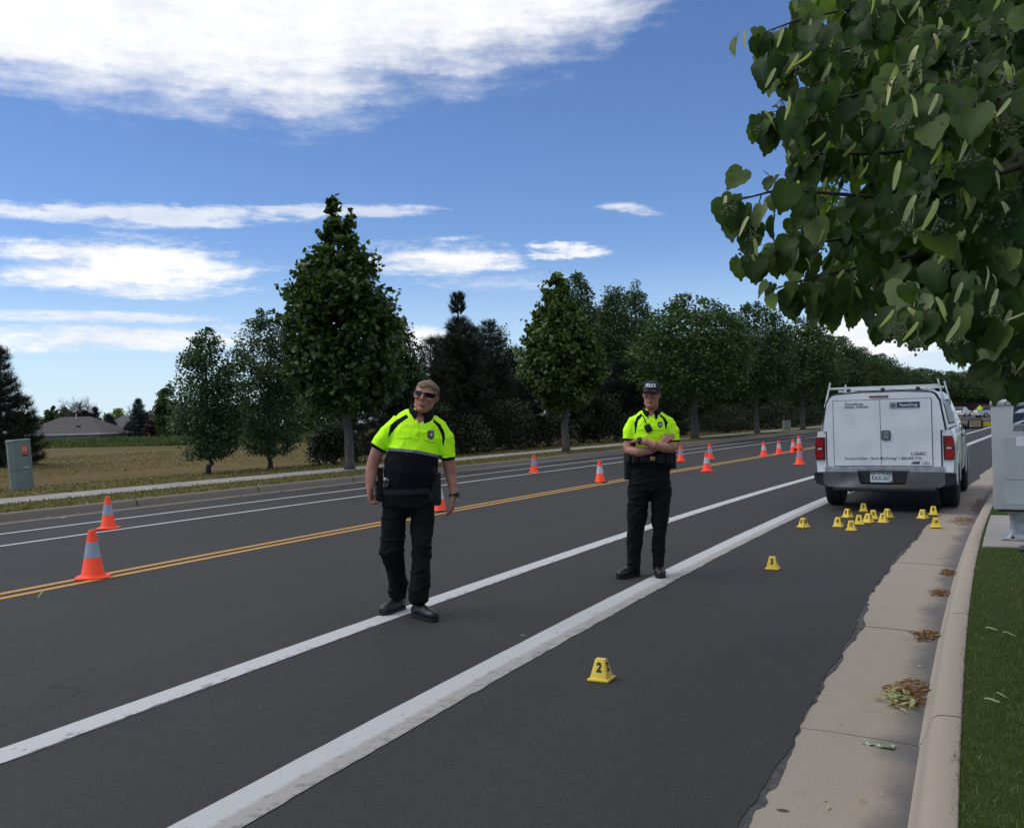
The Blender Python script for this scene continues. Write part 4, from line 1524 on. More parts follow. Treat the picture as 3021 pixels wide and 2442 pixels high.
# ------------------------------------------------------------------ numbered evidence markers
def marker_proto():
    mb = MB()
    fl, b0, tx, ty, h = 0.066, 0.052, 0.030, 0.019, 0.125
    V = [(-fl, -fl, 0.002), (fl, -fl, 0.002), (fl, fl, 0.002), (-fl, fl, 0.002),
         (-fl, -fl, 0.014), (fl, -fl, 0.014), (fl, fl, 0.014), (-fl, fl, 0.014),
         (-b0, -b0, 0.020), (b0, -b0, 0.020), (b0, b0, 0.020), (-b0, b0, 0.020),
         (-tx, -ty, h), (tx, -ty, h), (tx, ty, h), (-tx, ty, h)]
    Fs = [(3, 2, 1, 0), (12, 13, 14, 15)]
    for r_ in (0, 4, 8):
        for k in range(4):
            k2 = (k + 1) % 4
            Fs.append((r_ + k, r_ + k2, r_ + 4 + k2, r_ + 4 + k))
    mb.add(V, Fs)
    bmesh.ops.bevel(mb.bm, geom=mb.bm.edges[:], offset=0.0028, segments=2, affect='EDGES', profile=0.5)
    me = bpy.data.meshes.new('body')
    mb.bm.to_mesh(me)
    mb.bm.free()
    me.materials.append(M['marker'])
    me.polygons.foreach_set('use_smooth', np.ones(len(me.polygons), dtype=bool))
    me.set_sharp_from_angle(angle=R(45))
    return me


mk_body = marker_proto()
markers = [(2, 1774, 2003, 22), (3, 2279, 1678, 12), (10, 2370, 1555, 52), (4, 2472, 1553, 14), (8, 2500, 1526, 42), (5, 2547, 1508, 3),
           (6, 2534, 1546, 6), (11, 2561, 1541, 30), (16, 2576, 1530, 6), (7, 2605, 1541, 16), (15, 2618, 1526, 48), (13, 2511, 1564, 8),
           (12, 2722, 1529, 30), (9, 2753, 1518, 2), (14, 2760, 1555, -4)]
words = {2: 'nearest of all', 3: 'alone between the near marker and the cluster', 10: 'corner towards the camera, leftmost of the cluster', 4: 'at the left of the cluster behind the truck',
         8: 'turned on its corner, under the left end of the bumper', 5: 'farthest of the cluster, behind the left truck wheel', 6: 'left of marker 11 in the middle of the cluster',
         11: 'between markers 6 and 16', 16: 'behind marker 11, in the middle of the cluster', 7: 'in front of marker 15', 15: 'turned on its corner behind marker 7',
         13: 'front one of the cluster', 12: 'left of marker 9 near the gutter', 9: 'right behind the truck, near its right wheel', 14: 'standing on the edge of the gutter'}
for (num, u, v, a) in markers:
    p = gp(u, v)
    face = math.atan2(-p.x, p.y)                 # turns the marker's front to the camera
    root = empty('evidence_marker', p, face - R(a))
    C.objects.link(bo := bpy.data.objects.new('body', mk_body))
    bo.parent = root
    tv, tf = text_shape(str(num), 0.074, bold=0.0032, sx=0.86 if num < 10 else 0.62)
    hz = 0.105
    for (q, run) in ((0, 0.033), (math.pi / 2, 0.022), (math.pi, 0.033), (-math.pi / 2, 0.022)):
        tilt = math.atan2(0.052 - (0.019 if abs(q) < 0.1 or abs(q) > 3 else 0.030), hz)
        base = 0.052 - math.sin(tilt) * 0.0
        m = Matrix.Rotation(q, 4, 'Z') @ Matrix.Translation((0, -0.052 - 0.0022, 0.0192)) @ Matrix.Rotation(math.pi / 2 - tilt, 4, 'X') @ Matrix.Translation((0, 0.062, 0.0004))
        mesh_obj('number', [m @ Vector(x) for x in tv], tf, M['marker_ink'], root)
    tag(root, 'yellow evidence marker number %d, %s' % (num, words[num]), 'marker', 'yellow numbered evidence markers')

# ------------------------------------------------------------------ grey mailbox unit on its pedestal
mc = road(10.95, 0.0) * 0
mbx = empty('mailbox_unit', (0.83, 11.10, 0.138), -heading(11) - R(2.0))
mb = MB()
mb.box((0, 0, 0.010), (0.66, 0.40, 0.018), 0.004)
mb.build('base_plate', M['mail_post'], mbx, angle=30)
mb = MB()
V, Fs = [], []
prof = [(0.285, 0.14, 0.02), (0.265, 0.125, 0.05), (0.245, 0.11, 0.12), (0.250, 0.11, 0.24), (0.29, 0.13, 0.30), (0.33, 0.16, 0.325)]
for (hx, hy, z) in prof:
    V += [(-hx, -hy + 0.03, z), (-hx + 0.03, -hy, z), (hx - 0.03, -hy, z), (hx, -hy + 0.03, z), (hx, hy - 0.03, z), (hx - 0.03, hy, z), (-hx + 0.03, hy, z), (-hx, hy - 0.03, z)]
for i in range(len(prof) - 1):
    for k in range(8):
        k2 = (k + 1) % 8
        Fs.append((i * 8 + k, i * 8 + k2, i * 8 + 8 + k2, i * 8 + 8 + k))
mb.add(V, Fs)
mb.build('pedestal', M['mail_post'], mbx, angle=30)
for (x, y) in ((-0.22, -0.17), (0.22, -0.17), (-0.22, 0.17), (0.22, 0.17), (-0.08, -0.17)):
    mb = MB()
    mb.lathe([(0.016, 0.018), (0.016, 0.034), (0.008, 0.036), (0.008, 0.046)], 6, c=(x, y, 0))
    mb.build('bolt', M['black_trim'], mbx)
z0, z1 = 0.325, 1.425
mb = MB()
mb.box((0, 0, (z0 + z1) / 2), (0.78, 0.46, z1 - z0), 0.012, seg=2)
mbody = mb.build('box_body', M['mail_grey'], mbx, angle=30)
mb = MB()
V = [(-0.40, -0.24, z1 - 0.01), (0.40, -0.24, z1 - 0.01), (0.40, 0.24, z1 - 0.01), (-0.40, 0.24, z1 - 0.01), (-0.40, -0.24, z1 + 0.02), (0.40, -0.24, z1 + 0.02), (0.40, 0.24, z1 + 0.05), (-0.40, 0.24, z1 + 0.05)]
mb.add(V, [(3, 2, 1, 0), (4, 5, 6, 7), (0, 1, 5, 4), (1, 2, 6, 5), (2, 3, 7, 6), (3, 0, 4, 7)])
mb.build('hood', M['mail_grey'], mbx, bevel=0.006, angle=30)
mb = MB()
mb.box((0, 0.0, z0 - 0.010), (0.70, 0.40, 0.03), 0.004)
mb.build('skirt', M['black_trim'], mbx)
fy = -0.2305
mb = MB()
mb.box((0.02, fy - 0.001, 0.86), (0.60, 0.006, 0.44), 0.002)
mb.build('upper_panel', M['mail_grey'], mbx)
mb = MB()
mb.box((0.02, fy - 0.001, 0.50), (0.60, 0.006, 0.24), 0.002)
mb.build('lower_panel', M['mail_grey'], mbx)
mb = MB()
mb.box((0.03, fy - 0.006, 0.50), (0.10, 0.012, 0.012), 0.003)
mb.build('latch', M['mail_post'], mbx)
# emblem: dark blue slanted field with a white eagle head drawn in streaks
E0 = (-0.20, fy - 0.0015, 1.215)
def em(pts, dy, m_, nm, par):
    V = [(E0[0] + x * 0.24, E0[1] - dy, E0[2] + y * 0.185) for x, y in pts]
    return mesh_obj(nm, V, [tuple(range(len(V)))], m_, par)
emb = em([(0.04, 0.0), (1.0, 0.0), (1.06, 1.0), (0.10, 1.0)], 0.0, M['ink_blue'], 'emblem', mbx)
em([(0.02, 0.0), (0.26, 0.0), (0.62, 0.22), (0.40, 0.20)], 0.0008, M['white_ink'], 'emblem_streak', emb)
em([(0.42, 0.30), (0.66, 0.26), (0.98, 0.42), (1.02, 0.52)], 0.0008, M['white_ink'], 'emblem_streak', emb)
em([(0.46, 0.50), (0.60, 0.45), (1.03, 0.62), (1.04, 0.70)], 0.0008, M['white_ink'], 'emblem_streak', emb)
em([(0.30, 0.80), (0.52, 0.86), (0.80, 0.82), (1.0, 0.74), (0.82, 0.72), (0.56, 0.70), (0.40, 0.62), (0.12, 0.60)], 0.0008, M['white_ink'], 'emblem_head', emb)
fm = frame((-0.20 + 0.125, fy - 0.0016, 1.168), (1, 0, 0), (0, 0, 1))
text_obj('lettering', 'UNITED STATES\nPOSTAL SERVICE', 0.040, fm, M['ink_blue'], mbx, bold=0.0012, line=0.82, sx=0.76)
mb = MB()
mb.box((-0.065, fy - 0.0045, 1.035), (0.20, 0.001, 0.10))
st = mb.build('notice', M['white_ink'], mbx)
M['notice_red'] = mat('notice_red', (0.42, 0.10, 0.12), 0.6)
for (zz, ww, hh) in ((1.066, 0.03, 0.012), (1.044, 0.07, 0.008), (1.030, 0.05, 0.003)):
    mb = MB()
    mb.box((-0.065, fy - 0.0056, zz), (ww, 0.0006, hh))
    mb.build('notice_print', M['notice_red'], st)
tag(mbx, 'grey mailbox unit on a pedestal beside the near kerb, half covered by the hanging leaves', 'mailbox')

# dark smooth stone at the edge of the lawn, by the mailbox pad
p = gp(3016, 1630, 0.12)
b = bmesh.new()
bmesh.ops.create_icosphere(b, subdivisions=3, radius=0.09)
for v in b.verts:
    n_ = 1 + 0.10 * math.sin(v.co.x * 31 + 1) * math.cos(v.co.y * 27) + 0.06 * math.sin(v.co.z * 40)
    v.co = Vector((v.co.x * 1.15 * n_, v.co.y * n_, v.co.z * 0.5 * n_ + 0.03))
mb = MB()
mb.join(b)
o = mb.build('stone', mat('dark_stone', (0.055, 0.058, 0.068), 0.7, var=0.4, vscale=14, bump=0.4), None, smooth=True)
o.location = p + Vector((0.05, 0.02, 0))
tag(o, 'dark rounded stone on the lawn edge by the mailbox pad, at the right picture edge', 'stone')

# ------------------------------------------------------------------ green utility cabinets
def cabinet(name, loc, rz, w, h, label, lean=0.0, sticker=True):
    root = empty(name, loc, rz)
    root.rotation_euler = (0, lean, rz)
    def ring(hw, dp, z):
        return [(-hw, 0.30 * dp, z), (-hw * 0.98, -0.22 * dp, z), (-hw * 0.55, -0.5 * dp, z), (hw * 0.55, -0.5 * dp, z), (hw * 0.98, -0.22 * dp, z), (hw, 0.30 * dp, z), (hw * 0.8, 0.5 * dp, z), (-hw * 0.8, 0.5 * dp, z)]
    def loft(rings, nm, m_):
        mb = MB()
        V = [v for r_ in rings for v in r_]
        Fs = []
        for i in range(len(rings) - 1):
            for k in range(8):
                k2 = (k + 1) % 8
                Fs.append((i * 8 + k, i * 8 + k2, i * 8 + 8 + k2, i * 8 + 8 + k))
        Fs.append(tuple(range(7, -1, -1)))
        Fs.append(tuple(range(len(V) - 8, len(V))))
        mb.add(V, Fs)
        return mb.build(nm, m_, root, angle=25, bevel=0.006)
    hw, dp = w / 2, w * 0.85
    loft([ring(hw * 0.96, dp * 0.96, -0.05), ring(hw * 0.97, dp * 0.97, h * 0.40)], 'base', M['cab_green'])
    loft([ring(hw, dp, h * 0.365), ring(hw * 0.995, dp, h * 0.95)], 'cover', M['cab_green'])
    loft([ring(hw * 1.02, dp * 1.03, h * 0.952), ring(hw * 1.02, dp * 1.03, h * 0.985), ring(hw * 0.97, dp * 0.97, h)], 'lid', M['cab_green'])
    if sticker:
        yy = -0.5 * dp - 0.003
        mb = MB()
        mb.box((hw * 0.36, yy, h * 0.78), (0.125, 0.002, 0.23))
        s_ = mb.build('warning_sticker', M['cab_red'], root)
        mb = MB()
        mb.lathe([(0.045, 0), (0.045, 0.0012)], 20, c=(hw * 0.36, yy - 0.001, h * 0.795), rot=(math.pi / 2, 0, 0))
        mb.build('sticker_disc', M['white_ink'], s_)
        mb = MB()
        mb.lathe([(0.033, 0), (0.033, 0.0012)], 20, c=(hw * 0.36, yy - 0.0025, h * 0.795), rot=(math.pi / 2, 0, 0))
        mb.build('sticker_ring', M['cab_red'], s_)
        mb = MB()
        mb.box((hw * 0.36, yy - 0.0005, h * 0.665), (0.125, 0.002, 0.045))
        mb.build('sticker_strip', M['cab_dark'], root)
    mb = MB()
    mb.box((hw * 0.35, -0.5 * dp - 0.012, h * 0.405), (0.14, 0.03, 0.02), 0.004)
    mb.build('lock_bar', M['alu'], root)
    return tag(root, label, 'cabinet')


p = gp(66, 1436, 0.14)
cabinet('utility_cabinet', (p.x, p.y, 0.14), math.atan2(-p.x, p.y) + R(8), 0.53, 1.20, 'green utility cabinet with an orange sticker at the left edge, leaning slightly', lean=R(-3.5))
p = foot_of(1650, 66, 0.14)
cabinet('utility_cabinet', p, YAW, 0.55, 0.72, 'small green cabinet far down the path between two ash trunks', sticker=False)

# ------------------------------------------------------------------ caution tape from the truck mirror to a stake beyond the mailbox
def sedan(name, loc, rz, label, paint):
    root = empty(name, loc, rz)
    mb = MB()
    W = 0.9
    side = [(-2.25, 0.35), (-2.25, 0.75), (-2.05, 0.92), (-1.2, 0.98), (1.1, 0.95), (2.1, 0.78), (2.25, 0.6), (2.25, 0.35)]
    mb.prism(side, -W, W, 'x')
    mb.build('body', paint, root, bevel=0.06, seg=2, angle=40)
    mb = MB()
    V = []
    for (y, z, hw) in ((-2.0, 0.95, 0.80), (-1.35, 1.42, 0.62), (0.15, 1.45, 0.62), (1.05, 0.94, 0.78)):
        V += [(-hw, y, z), (hw, y, z)]
    mb.add(V, [(0, 1, 3, 2), (2, 3, 5, 4), (4, 5, 7, 6), (0, 2, 4, 6), (1, 7, 5, 3), (0, 6, 7, 1)])
    mb.build('cabin', M['glass_dark'], root, bevel=0.04, angle=40)
    mb = MB()
    mb.box((0, -0.6, 1.455), (1.22, 1.5, 0.03), 0.01)
    mb.build('roof', paint, root)
    for (x, y) in ((-0.82, -1.4), (0.82, -1.4), (-0.82, 1.4), (0.82, 1.4)):
        mb = MB()
        mb.lathe([(0.20, -0.10), (0.32, -0.10), (0.33, -0.06), (0.33, 0.06), (0.32, 0.10), (0.20, 0.10)], 18, c=(x, y, 0.33), rot=(0, math.pi / 2, 0))
        w_ = mb.build('wheel', M['tyre'], root)
        mb = MB()
        mb.lathe([(0.19, -0.105), (0.19, 0.105)], 14, c=(x, y, 0.33), rot=(0, math.pi / 2, 0))
        mb.build('rim', M['steel'], w_)
    for x in (-0.68, 0.68):
        mb = MB()
        mb.box((x, -2.22, 0.78), (0.34, 0.10, 0.15), 0.02)
        mb.build('tail_light', M['tail_red'], root)
        mb = MB()
        mb.box((x, 2.2, 0.68), (0.36, 0.10, 0.12), 0.02)
        mb.build('headlight', M['lens_clear'], root)
    return tag(root, label, 'car', 'cars at the far end of the street')


p = gp(2836, 1229)
sedan('parked_car', (p.x, p.y, 0.0), -0.107 - 0.15, 'white car parked far down the street, right of the truck', M['white_paint'])
p = gp(2918, 1231)
sedan('parked_car', (p.x + 0.3, p.y, 0.0), -0.107 - 0.9, 'pale car far down the street, cut by the left edge of the mailbox', M['alu'])
# dark red board fence far behind the cars
p = at(2862, 1215, 165)
fe = empty('board_fence', (p.x, p.y, 0.0), YAW + 0.1)
mb = MB()
for k in range(60):
    mb.box((-6 + k * 0.2, 0, 1.0), (0.19, 0.03, 1.9 + 0.02 * (k % 3)))
tag(mb.build('boards', M['maroon'], fe), kind='stuff')
for k in range(6):
    mb = MB()
    mb.box((-6 + k * 2.4, 0.08, 1.0), (0.1, 0.1, 2.0))
    mb.build('post', M['maroon'], fe)
tag(fe, 'dark red board fence far behind the white car', 'fence')

# ------------------------------------------------------------------ white service truck with utility cap
trk = empty('pickup_truck', (-0.885, 14.84, 0.0), -R(3.2))
trk.scale = (0.985, 1.0, 0.968)


def mod_mesh(o, setup):
    """apply modifiers through the dependency graph, no operators"""
    setup(o)
    dg = bpy.context.evaluated_depsgraph_get()
    dg.update()
    me = bpy.data.meshes.new_from_object(o.evaluated_get(dg))
    o.modifiers.clear()
    old = o.data
    o.data = me
    bpy.data.meshes.remove(old)
    return o


def loft_y(mb, secs, mi=0):
    """secs: list of (y, [(x, z), ...]) closed sections"""
    n = len(secs[0][1])
    V = [(x, y, z) for y, s in secs for x, z in s]
    Fs = [tuple(range(n)), tuple(range(len(V) - 1, len(V) - n - 1, -1))]
    for i in range(len(secs) - 1):
        for k in range(n):
            k2 = (k + 1) % n
            Fs.append((i * n + k, i * n + n + k, i * n + n + k2, i * n + k2))
    mb.add(V, Fs, mi)


def body_sec(hw, top, lo=0.42, tb=0.05):
    h = [(hw * 0.93, lo), (hw * 0.985, lo + 0.10), (hw, 0.72), (hw * 1.0, 0.95), (hw * 0.992, min(top - 0.10, 1.12)), (hw * 0.965, top - 0.03), (hw - tb, top)]
    return h + [(-x, z) for x, z in reversed(h)]


AX_R, AX_F, TR, TW = 1.12, 4.16, 0.392, 0.265
mb = MB()
loft_y(mb, [(0.16, body_sec(0.955, 1.25, 0.50)), (0.24, body_sec(0.985, 1.262, 0.46)), (1.12, body_sec(0.992, 1.268)), (2.12, body_sec(0.990, 1.268)), (2.16, body_sec(0.990, 1.285)),
            (3.55, body_sec(0.990, 1.27)), (3.9, body_sec(0.985, 1.255)), (4.7, body_sec(0.965, 1.20)), (5.05, body_sec(0.90, 1.12, 0.45, 0.12)), (5.18, body_sec(0.82, 0.98, 0.5, 0.15))])
bod = mb.build('body', M['white_paint'], trk, angle=28)
cut = MB()
for ya in (AX_R, AX_F):
    for sx in (-1, 1):
        cut.lathe([(0.475, -0.30), (0.475, 0.30)], 32, c=(sx * 0.90, ya, 0.40), rot=(0, math.pi / 2, 0))
co = cut.build('arch_cutter', M['under'], None)


def bset(o):
    m = o.modifiers.new('arch', 'BOOLEAN')
    m.operation = 'DIFFERENCE'
    m.solver = 'EXACT'
    m.object = co


mod_mesh(bod, bset)
bod.data.set_sharp_from_angle(angle=R(28))
bpy.data.objects.remove(co)
# arch lips
for ya in (AX_R, AX_F):
    for sx in (-1, 1):
        mb = MB()
        pts = [(sx * 0.988, ya + 0.475 * math.cos(a), 0.40 + 0.475 * math.sin(a)) for a in [R(-2 + 184 * i / 20) for i in range(21)]]
        mb.tube(pts, 0.014, 6)
        mb.build('arch_lip', M['white_paint'], trk, smooth=True)
mb = MB()
mb.box((0, 2.6, 0.52), (1.30, 4.7, 0.28), 0.03)
mb.box((0, AX_R, 0.40), (1.5, 0.12, 0.12), 0.03)
mb.lathe([(0.05, -0.16), (0.14, -0.06), (0.14, 0.06), (0.05, 0.16)], 14, c=(0, AX_R, 0.40), rot=(math.pi / 2, 0, 0))
tag(mb.build('chassis', M['under'], trk), kind='stuff')
mb = MB()
mb.box((0, 2.9, 1.0), (1.7, 4.3, 0.5))
mb.build('interior_block', M['under'], trk)
for ya in (AX_R, AX_F):
    for sx in (-1, 1):
        mb = MB()
        x0 = sx * 0.855
        mb.lathe([(0.235, -TW / 2), (0.32, -TW / 2 - 0.004), (0.372, -TW / 2 + 0.012), (TR, -TW / 2 + 0.04), (TR + 0.001, -0.03), (TR - 0.008, -0.022), (TR - 0.008, 0.022), (TR + 0.001, 0.03), (TR, TW / 2 - 0.04), (0.372, TW / 2 - 0.012), (0.32, TW / 2 + 0.004), (0.235, TW / 2)], 40, c=(x0, ya, TR), rot=(0, math.pi / 2, 0))
        wh = mb.build('wheel', M['tyre'], trk, angle=30)
        mb = MB()
        mb.lathe([(0.07, sx * 0.06), (0.20, sx * 0.05), (0.225, sx * 0.10), (0.238, sx * 0.128), (0.240, -sx * 0.10)], 28, c=(x0, ya, TR), rot=(0, math.pi / 2, 0))
        mb.build('rim', M['steel'], wh, angle=30)
# cab
def cab_sec(hw0, z0, hw1, z1):
    h = [(hw0, z0), (hw0 * 0.4 + hw1 * 0.6, z0 * 0.4 + z1 * 0.6), (hw1 + 0.02, z1 - 0.06), (hw1 - 0.05, z1)]
    return h + [(-x, z) for x, z in reversed(h)]


mb = MB()
loft_y(mb, [(2.18, cab_sec(0.93, 1.26, 0.73, 1.82)), (2.35, cab_sec(0.935, 1.26, 0.74, 1.865)), (3.05, cab_sec(0.935, 1.26, 0.735, 1.87)), (3.30, cab_sec(0.93, 1.26, 0.72, 1.84)), (4.02, cab_sec(0.90, 1.24, 0.84, 1.30))])
mb.build('cab', M['white_paint'], trk, angle=35)
for sx in (-1, 1):
    mb = MB()
    def side_pt(y, z):
        hw = 0.935 + (0.755 - 0.935) * (z - 1.26) / (1.81 - 1.26)
        return (sx * (hw + 0.006), y, z)
    poly = [side_pt(2.45, 1.31), side_pt(3.70, 1.31), side_pt(3.30, 1.70), side_pt(3.10, 1.77), side_pt(2.45, 1.77)]
    mb.add(poly, [tuple(range(5))])
    mb.build('side_window', M['glass_dark'], trk)
    mb = MB()
    mb.box((sx * 0.995, 2.62, 1.10), (0.03, 0.20, 0.035), 0.008)
    mb.build('door_handle', M['black_trim'], trk)
    mb = MB()
    mb.tube([(sx * 0.996, 2.20, 1.25), (sx * 1.0, 2.20, 0.75), (sx * 0.975, 2.22, 0.46)], 0.005, 5)
    mb.tube([(sx * 0.996, 3.62, 1.25), (sx * 1.0, 3.62, 0.75), (sx * 0.975, 3.60, 0.46)], 0.005, 5)
    tag(mb.build('door_seam', M['seam'], trk), kind='stuff')
    # mirror on its arm
    mb = MB()
    mb.box((sx * 1.165, 3.58, 1.275), (0.25, 0.10, 0.185), 0.04, seg=3)
    mr = mb.build('mirror', M['black_trim'], trk, angle=40)
    mb = MB()
    mb.box((sx * 1.165, 3.527, 1.275), (0.185, 0.004, 0.120), 0.001)
    mb.build('mirror_glass', M['mirror'], mr)
    mb = MB()
    mb.tube([(sx * 0.93, 3.62, 1.24), (sx * 1.02, 3.60, 1.215), (sx * 1.10, 3.59, 1.225)], [0.055, 0.04, 0.035], 8)
    mb.build('mirror_arm', M['black_trim'], mr, smooth=True)
mb = MB()
mb.add([(-0.78, 3.985, 1.325), (0.78, 3.985, 1.325), (0.65, 3.36, 1.80), (-0.65, 3.36, 1.80)], [(0, 1, 2, 3)])
o = mb.build('windscreen', M['glass_dark'], trk)
o.location = (0, 0.012, 0.012)
for sx in (-1, 1):
    mb = MB()
    mb.box((sx * 0.68, 5.06, 0.92), (0.34, 0.14, 0.20), 0.03)
    mb.build('headlight', M['lens_clear'], trk)
mb = MB()
mb.box((0, 5.15, 0.86), (0.95, 0.08, 0.34), 0.03)
mb.build('grille', M['chrome'], trk)
mb = MB()
mb.box((0, 5.22, 0.56), (1.75, 0.16, 0.22), 0.05, seg=2)
mb.build('front_bumper', M['chrome'], trk)

# utility cap: rounded trapezoid shell
def cap_sec(hb, ht, z0, z1, r_=0.13, crown=0.02):
    sl = (hb - ht) / (z1 - z0)
    h = [(hb, z0), (hb - sl * (z1 - r_ - z0), z1 - r_)]
    for i in range(1, 7):
        a = R(90 * i / 6)
        h.append((ht - r_ * 0.95 + r_ * 0.95 * math.cos(a), z1 - r_ + r_ * math.sin(a)))
    h.append((ht * 0.4, z1 + crown))
    return h + [(-x, z) for x, z in reversed(h)]


mb = MB()
loft_y(mb, [(0.13, cap_sec(0.905, 0.790, 1.258, 1.838)), (0.30, cap_sec(0.925, 0.80, 1.262, 1.855)), (1.9, cap_sec(0.93, 0.80, 1.265, 1.86)), (2.14, cap_sec(0.92, 0.78, 1.265, 1.83))])
cap = mb.build('cap_shell', M['white_cap'], trk, angle=35)
# black seal round the rear frame, then the white rear frame in front of it
def rear_poly(g, zb, hb=0.815):
    s = cap_sec(0.875 + g, 0.785 + g, 1.252, 1.835 + g)
    n = len(s) // 2
    right = s[:n]
    poly = [(hb + g, zb - g * 0.3), (hb + g, 1.252)] + right
    return poly + [(-x, z) for x, z in reversed(poly)]


mb = MB()
mb.prism(rear_poly(0.014, 0.70), 0.095, 0.135, 'y')
mb.build('cap_seal', M['black_trim'], trk, angle=35)
mb = MB()
mb.prism(rear_poly(-0.008, 0.70), 0.065, 0.105, 'y')
mb.build('rear_frame', M['white_cap'], trk, angle=35)
# the two doors, each a slightly proud panel with a dark gap round it
ZD0, ZD1, XL, XS, XR = 0.715, 1.735, -0.70, -0.020, 0.690
mb = MB()
mb.box(((XL + XR) / 2, 0.0642, (ZD0 + ZD1) / 2), (XR - XL + 0.018, 0.004, ZD1 - ZD0 + 0.016))
mb.build('door_gap', M['seam'], trk)
for (a, b, nm) in ((XL, XS - 0.004, 'left'), (XS + 0.004, XR, 'right')):
    mb = MB()
    nx, nz = 10, 14
    V, Fs = [], []
    for j in range(nz + 1):
        for i in range(nx + 1):
            x = a + (b - a) * i / nx
            z = ZD0 + (ZD1 - ZD0) * j / nz
            fx, fz = i / nx, j / nz
            dent = 0.0016 * math.sin(fx * 5 + fz * 3) * math.sin(fz * 4 + 1)
            if nm == 'left':
                dent += 0.0045 * math.exp(-((fx - 0.46) / 0.16) ** 2 - ((fz - 0.42) / 0.40) ** 2)
            V.append((x, 0.054 + dent * min(1, 8 * min(fx, 1 - fx, fz, 1 - fz)), z))
    for j in range(nz):
        for i in range(nx):
            k = j * (nx + 1) + i
            Fs.append((k, k + 1, k + nx + 2, k + nx + 1))
    mb.add(V, Fs)
    V2 = [(a, 0.055, ZD0), (b, 0.055, ZD0), (b, 0.055, ZD1), (a, 0.055, ZD1), (a, 0.064, ZD0), (b, 0.064, ZD0), (b, 0.064, ZD1), (a, 0.064, ZD1)]
    mb.add(V2, [(0, 1, 5, 4), (1, 2, 6, 5), (2, 3, 7, 6), (3, 0, 4, 7)])
    mb.build('rear_door', M['white_cap'], trk, angle=30)
# latch
mb = MB()
mb.box((0.055, 0.050, 1.185), (0.125, 0.010, 0.145), 0.02, seg=2)
lt = mb.build('door_latch', M['black_trim'], trk, angle=40)
mb = MB()
mb.box((0.055, 0.044, 1.185), (0.108, 0.008, 0.128), 0.016, seg=2)
mb.build('latch_plate', M['steel'], lt)
mb = MB()
mb.box((0.055, 0.038, 1.178), (0.078, 0.008, 0.085), 0.012)
mb.build('latch_paddle', M['mail_post'], lt)
# third brake light
mb = MB()
mb.box((-0.035, 0.060, 1.786), (0.275, 0.020, 0.026), 0.006)
bl = mb.build('brake_light', M['black_trim'], trk)
mb = MB()
mb.box((-0.03, 0.050, 1.785), (0.235, 0.012, 0.016), 0.003)
mb.build('brake_lens', M['tail_red'], bl)
# side windows of the cap
for sx in (-1, 1):
    def cp(y, z, o_=0.004):
        hw = 0.928 - (0.928 - 0.80) * (z - 1.262) / (1.855 - 1.262)
        return (sx * (hw + o_), y, z)
    mb = MB()
    mb.add([cp(0.30, 1.33), cp(1.98, 1.33), cp(1.98, 1.72), cp(0.36, 1.72)], [(0, 1, 2, 3)])
    mb.build('cap_window_frame', M['black_trim'], trk)
    mb = MB()
    mb.add([cp(0.36, 1.36, 0.008), cp(1.93, 1.36, 0.008), cp(1.93, 1.69, 0.008), cp(0.41, 1.69, 0.008)], [(0, 1, 2, 3)])
    mb.build('cap_window', M['tint_glass'], trk)
    mb = MB()
    mb.tube([cp(0.14, 1.275, 0.006), cp(2.12, 1.275, 0.006)], 0.010, 6)
    mb.build('cap_gasket', M['black_trim'], trk)
# corner posts and tail lights
for sx in (-1, 1):
    mb = MB()
    mb.prism([(sx * 0.828, 0.56), (sx * 0.962, 0.56), (sx * 0.978, 0.80), (sx * 0.975, 1.08), (sx * 0.945, 1.255), (sx * 0.828, 1.255)], 0.085, 0.175, 'y')
    mb.build('corner_post', M['white_paint'], trk, bevel=0.012, seg=2, angle=40)
    mb = MB()
    mb.prism([(sx * 0.845, 0.805), (sx * 0.985, 0.805), (sx * 0.992, 0.93), (sx * 0.985, 1.10), (sx * 0.965, 1.165), (sx * 0.838, 1.165)], 0.062, 0.24, 'y')
    tl = mb.build('tail_light', M['tail_dark'], trk, bevel=0.014, seg=2, angle=40)
    mb = MB()
    mb.prism([(sx * 0.868, 1.005), (sx * 0.985, 1.005), (sx * 0.980, 1.10), (sx * 0.962, 1.150), (sx * 0.868, 1.150)], 0.054, 0.22, 'y')
    mb.build('tail_lens', M['tail_red'], tl, bevel=0.010, seg=2, angle=40)
    mb = MB()
    mb.prism([(sx * 0.868, 0.825), (sx * 0.980, 0.825), (sx * 0.987, 0.955), (sx * 0.868, 0.955)], 0.054, 0.22, 'y')
    mb.build('tail_lens', M['tail_red'], tl, bevel=0.010, seg=2, angle=40)
    mb = MB()
    mb.box((sx * 0.918, 0.056, 0.98), (0.07, 0.012, 0.026), 0.004)
    mb.build('reverse_lens', M['lens_clear'], tl)
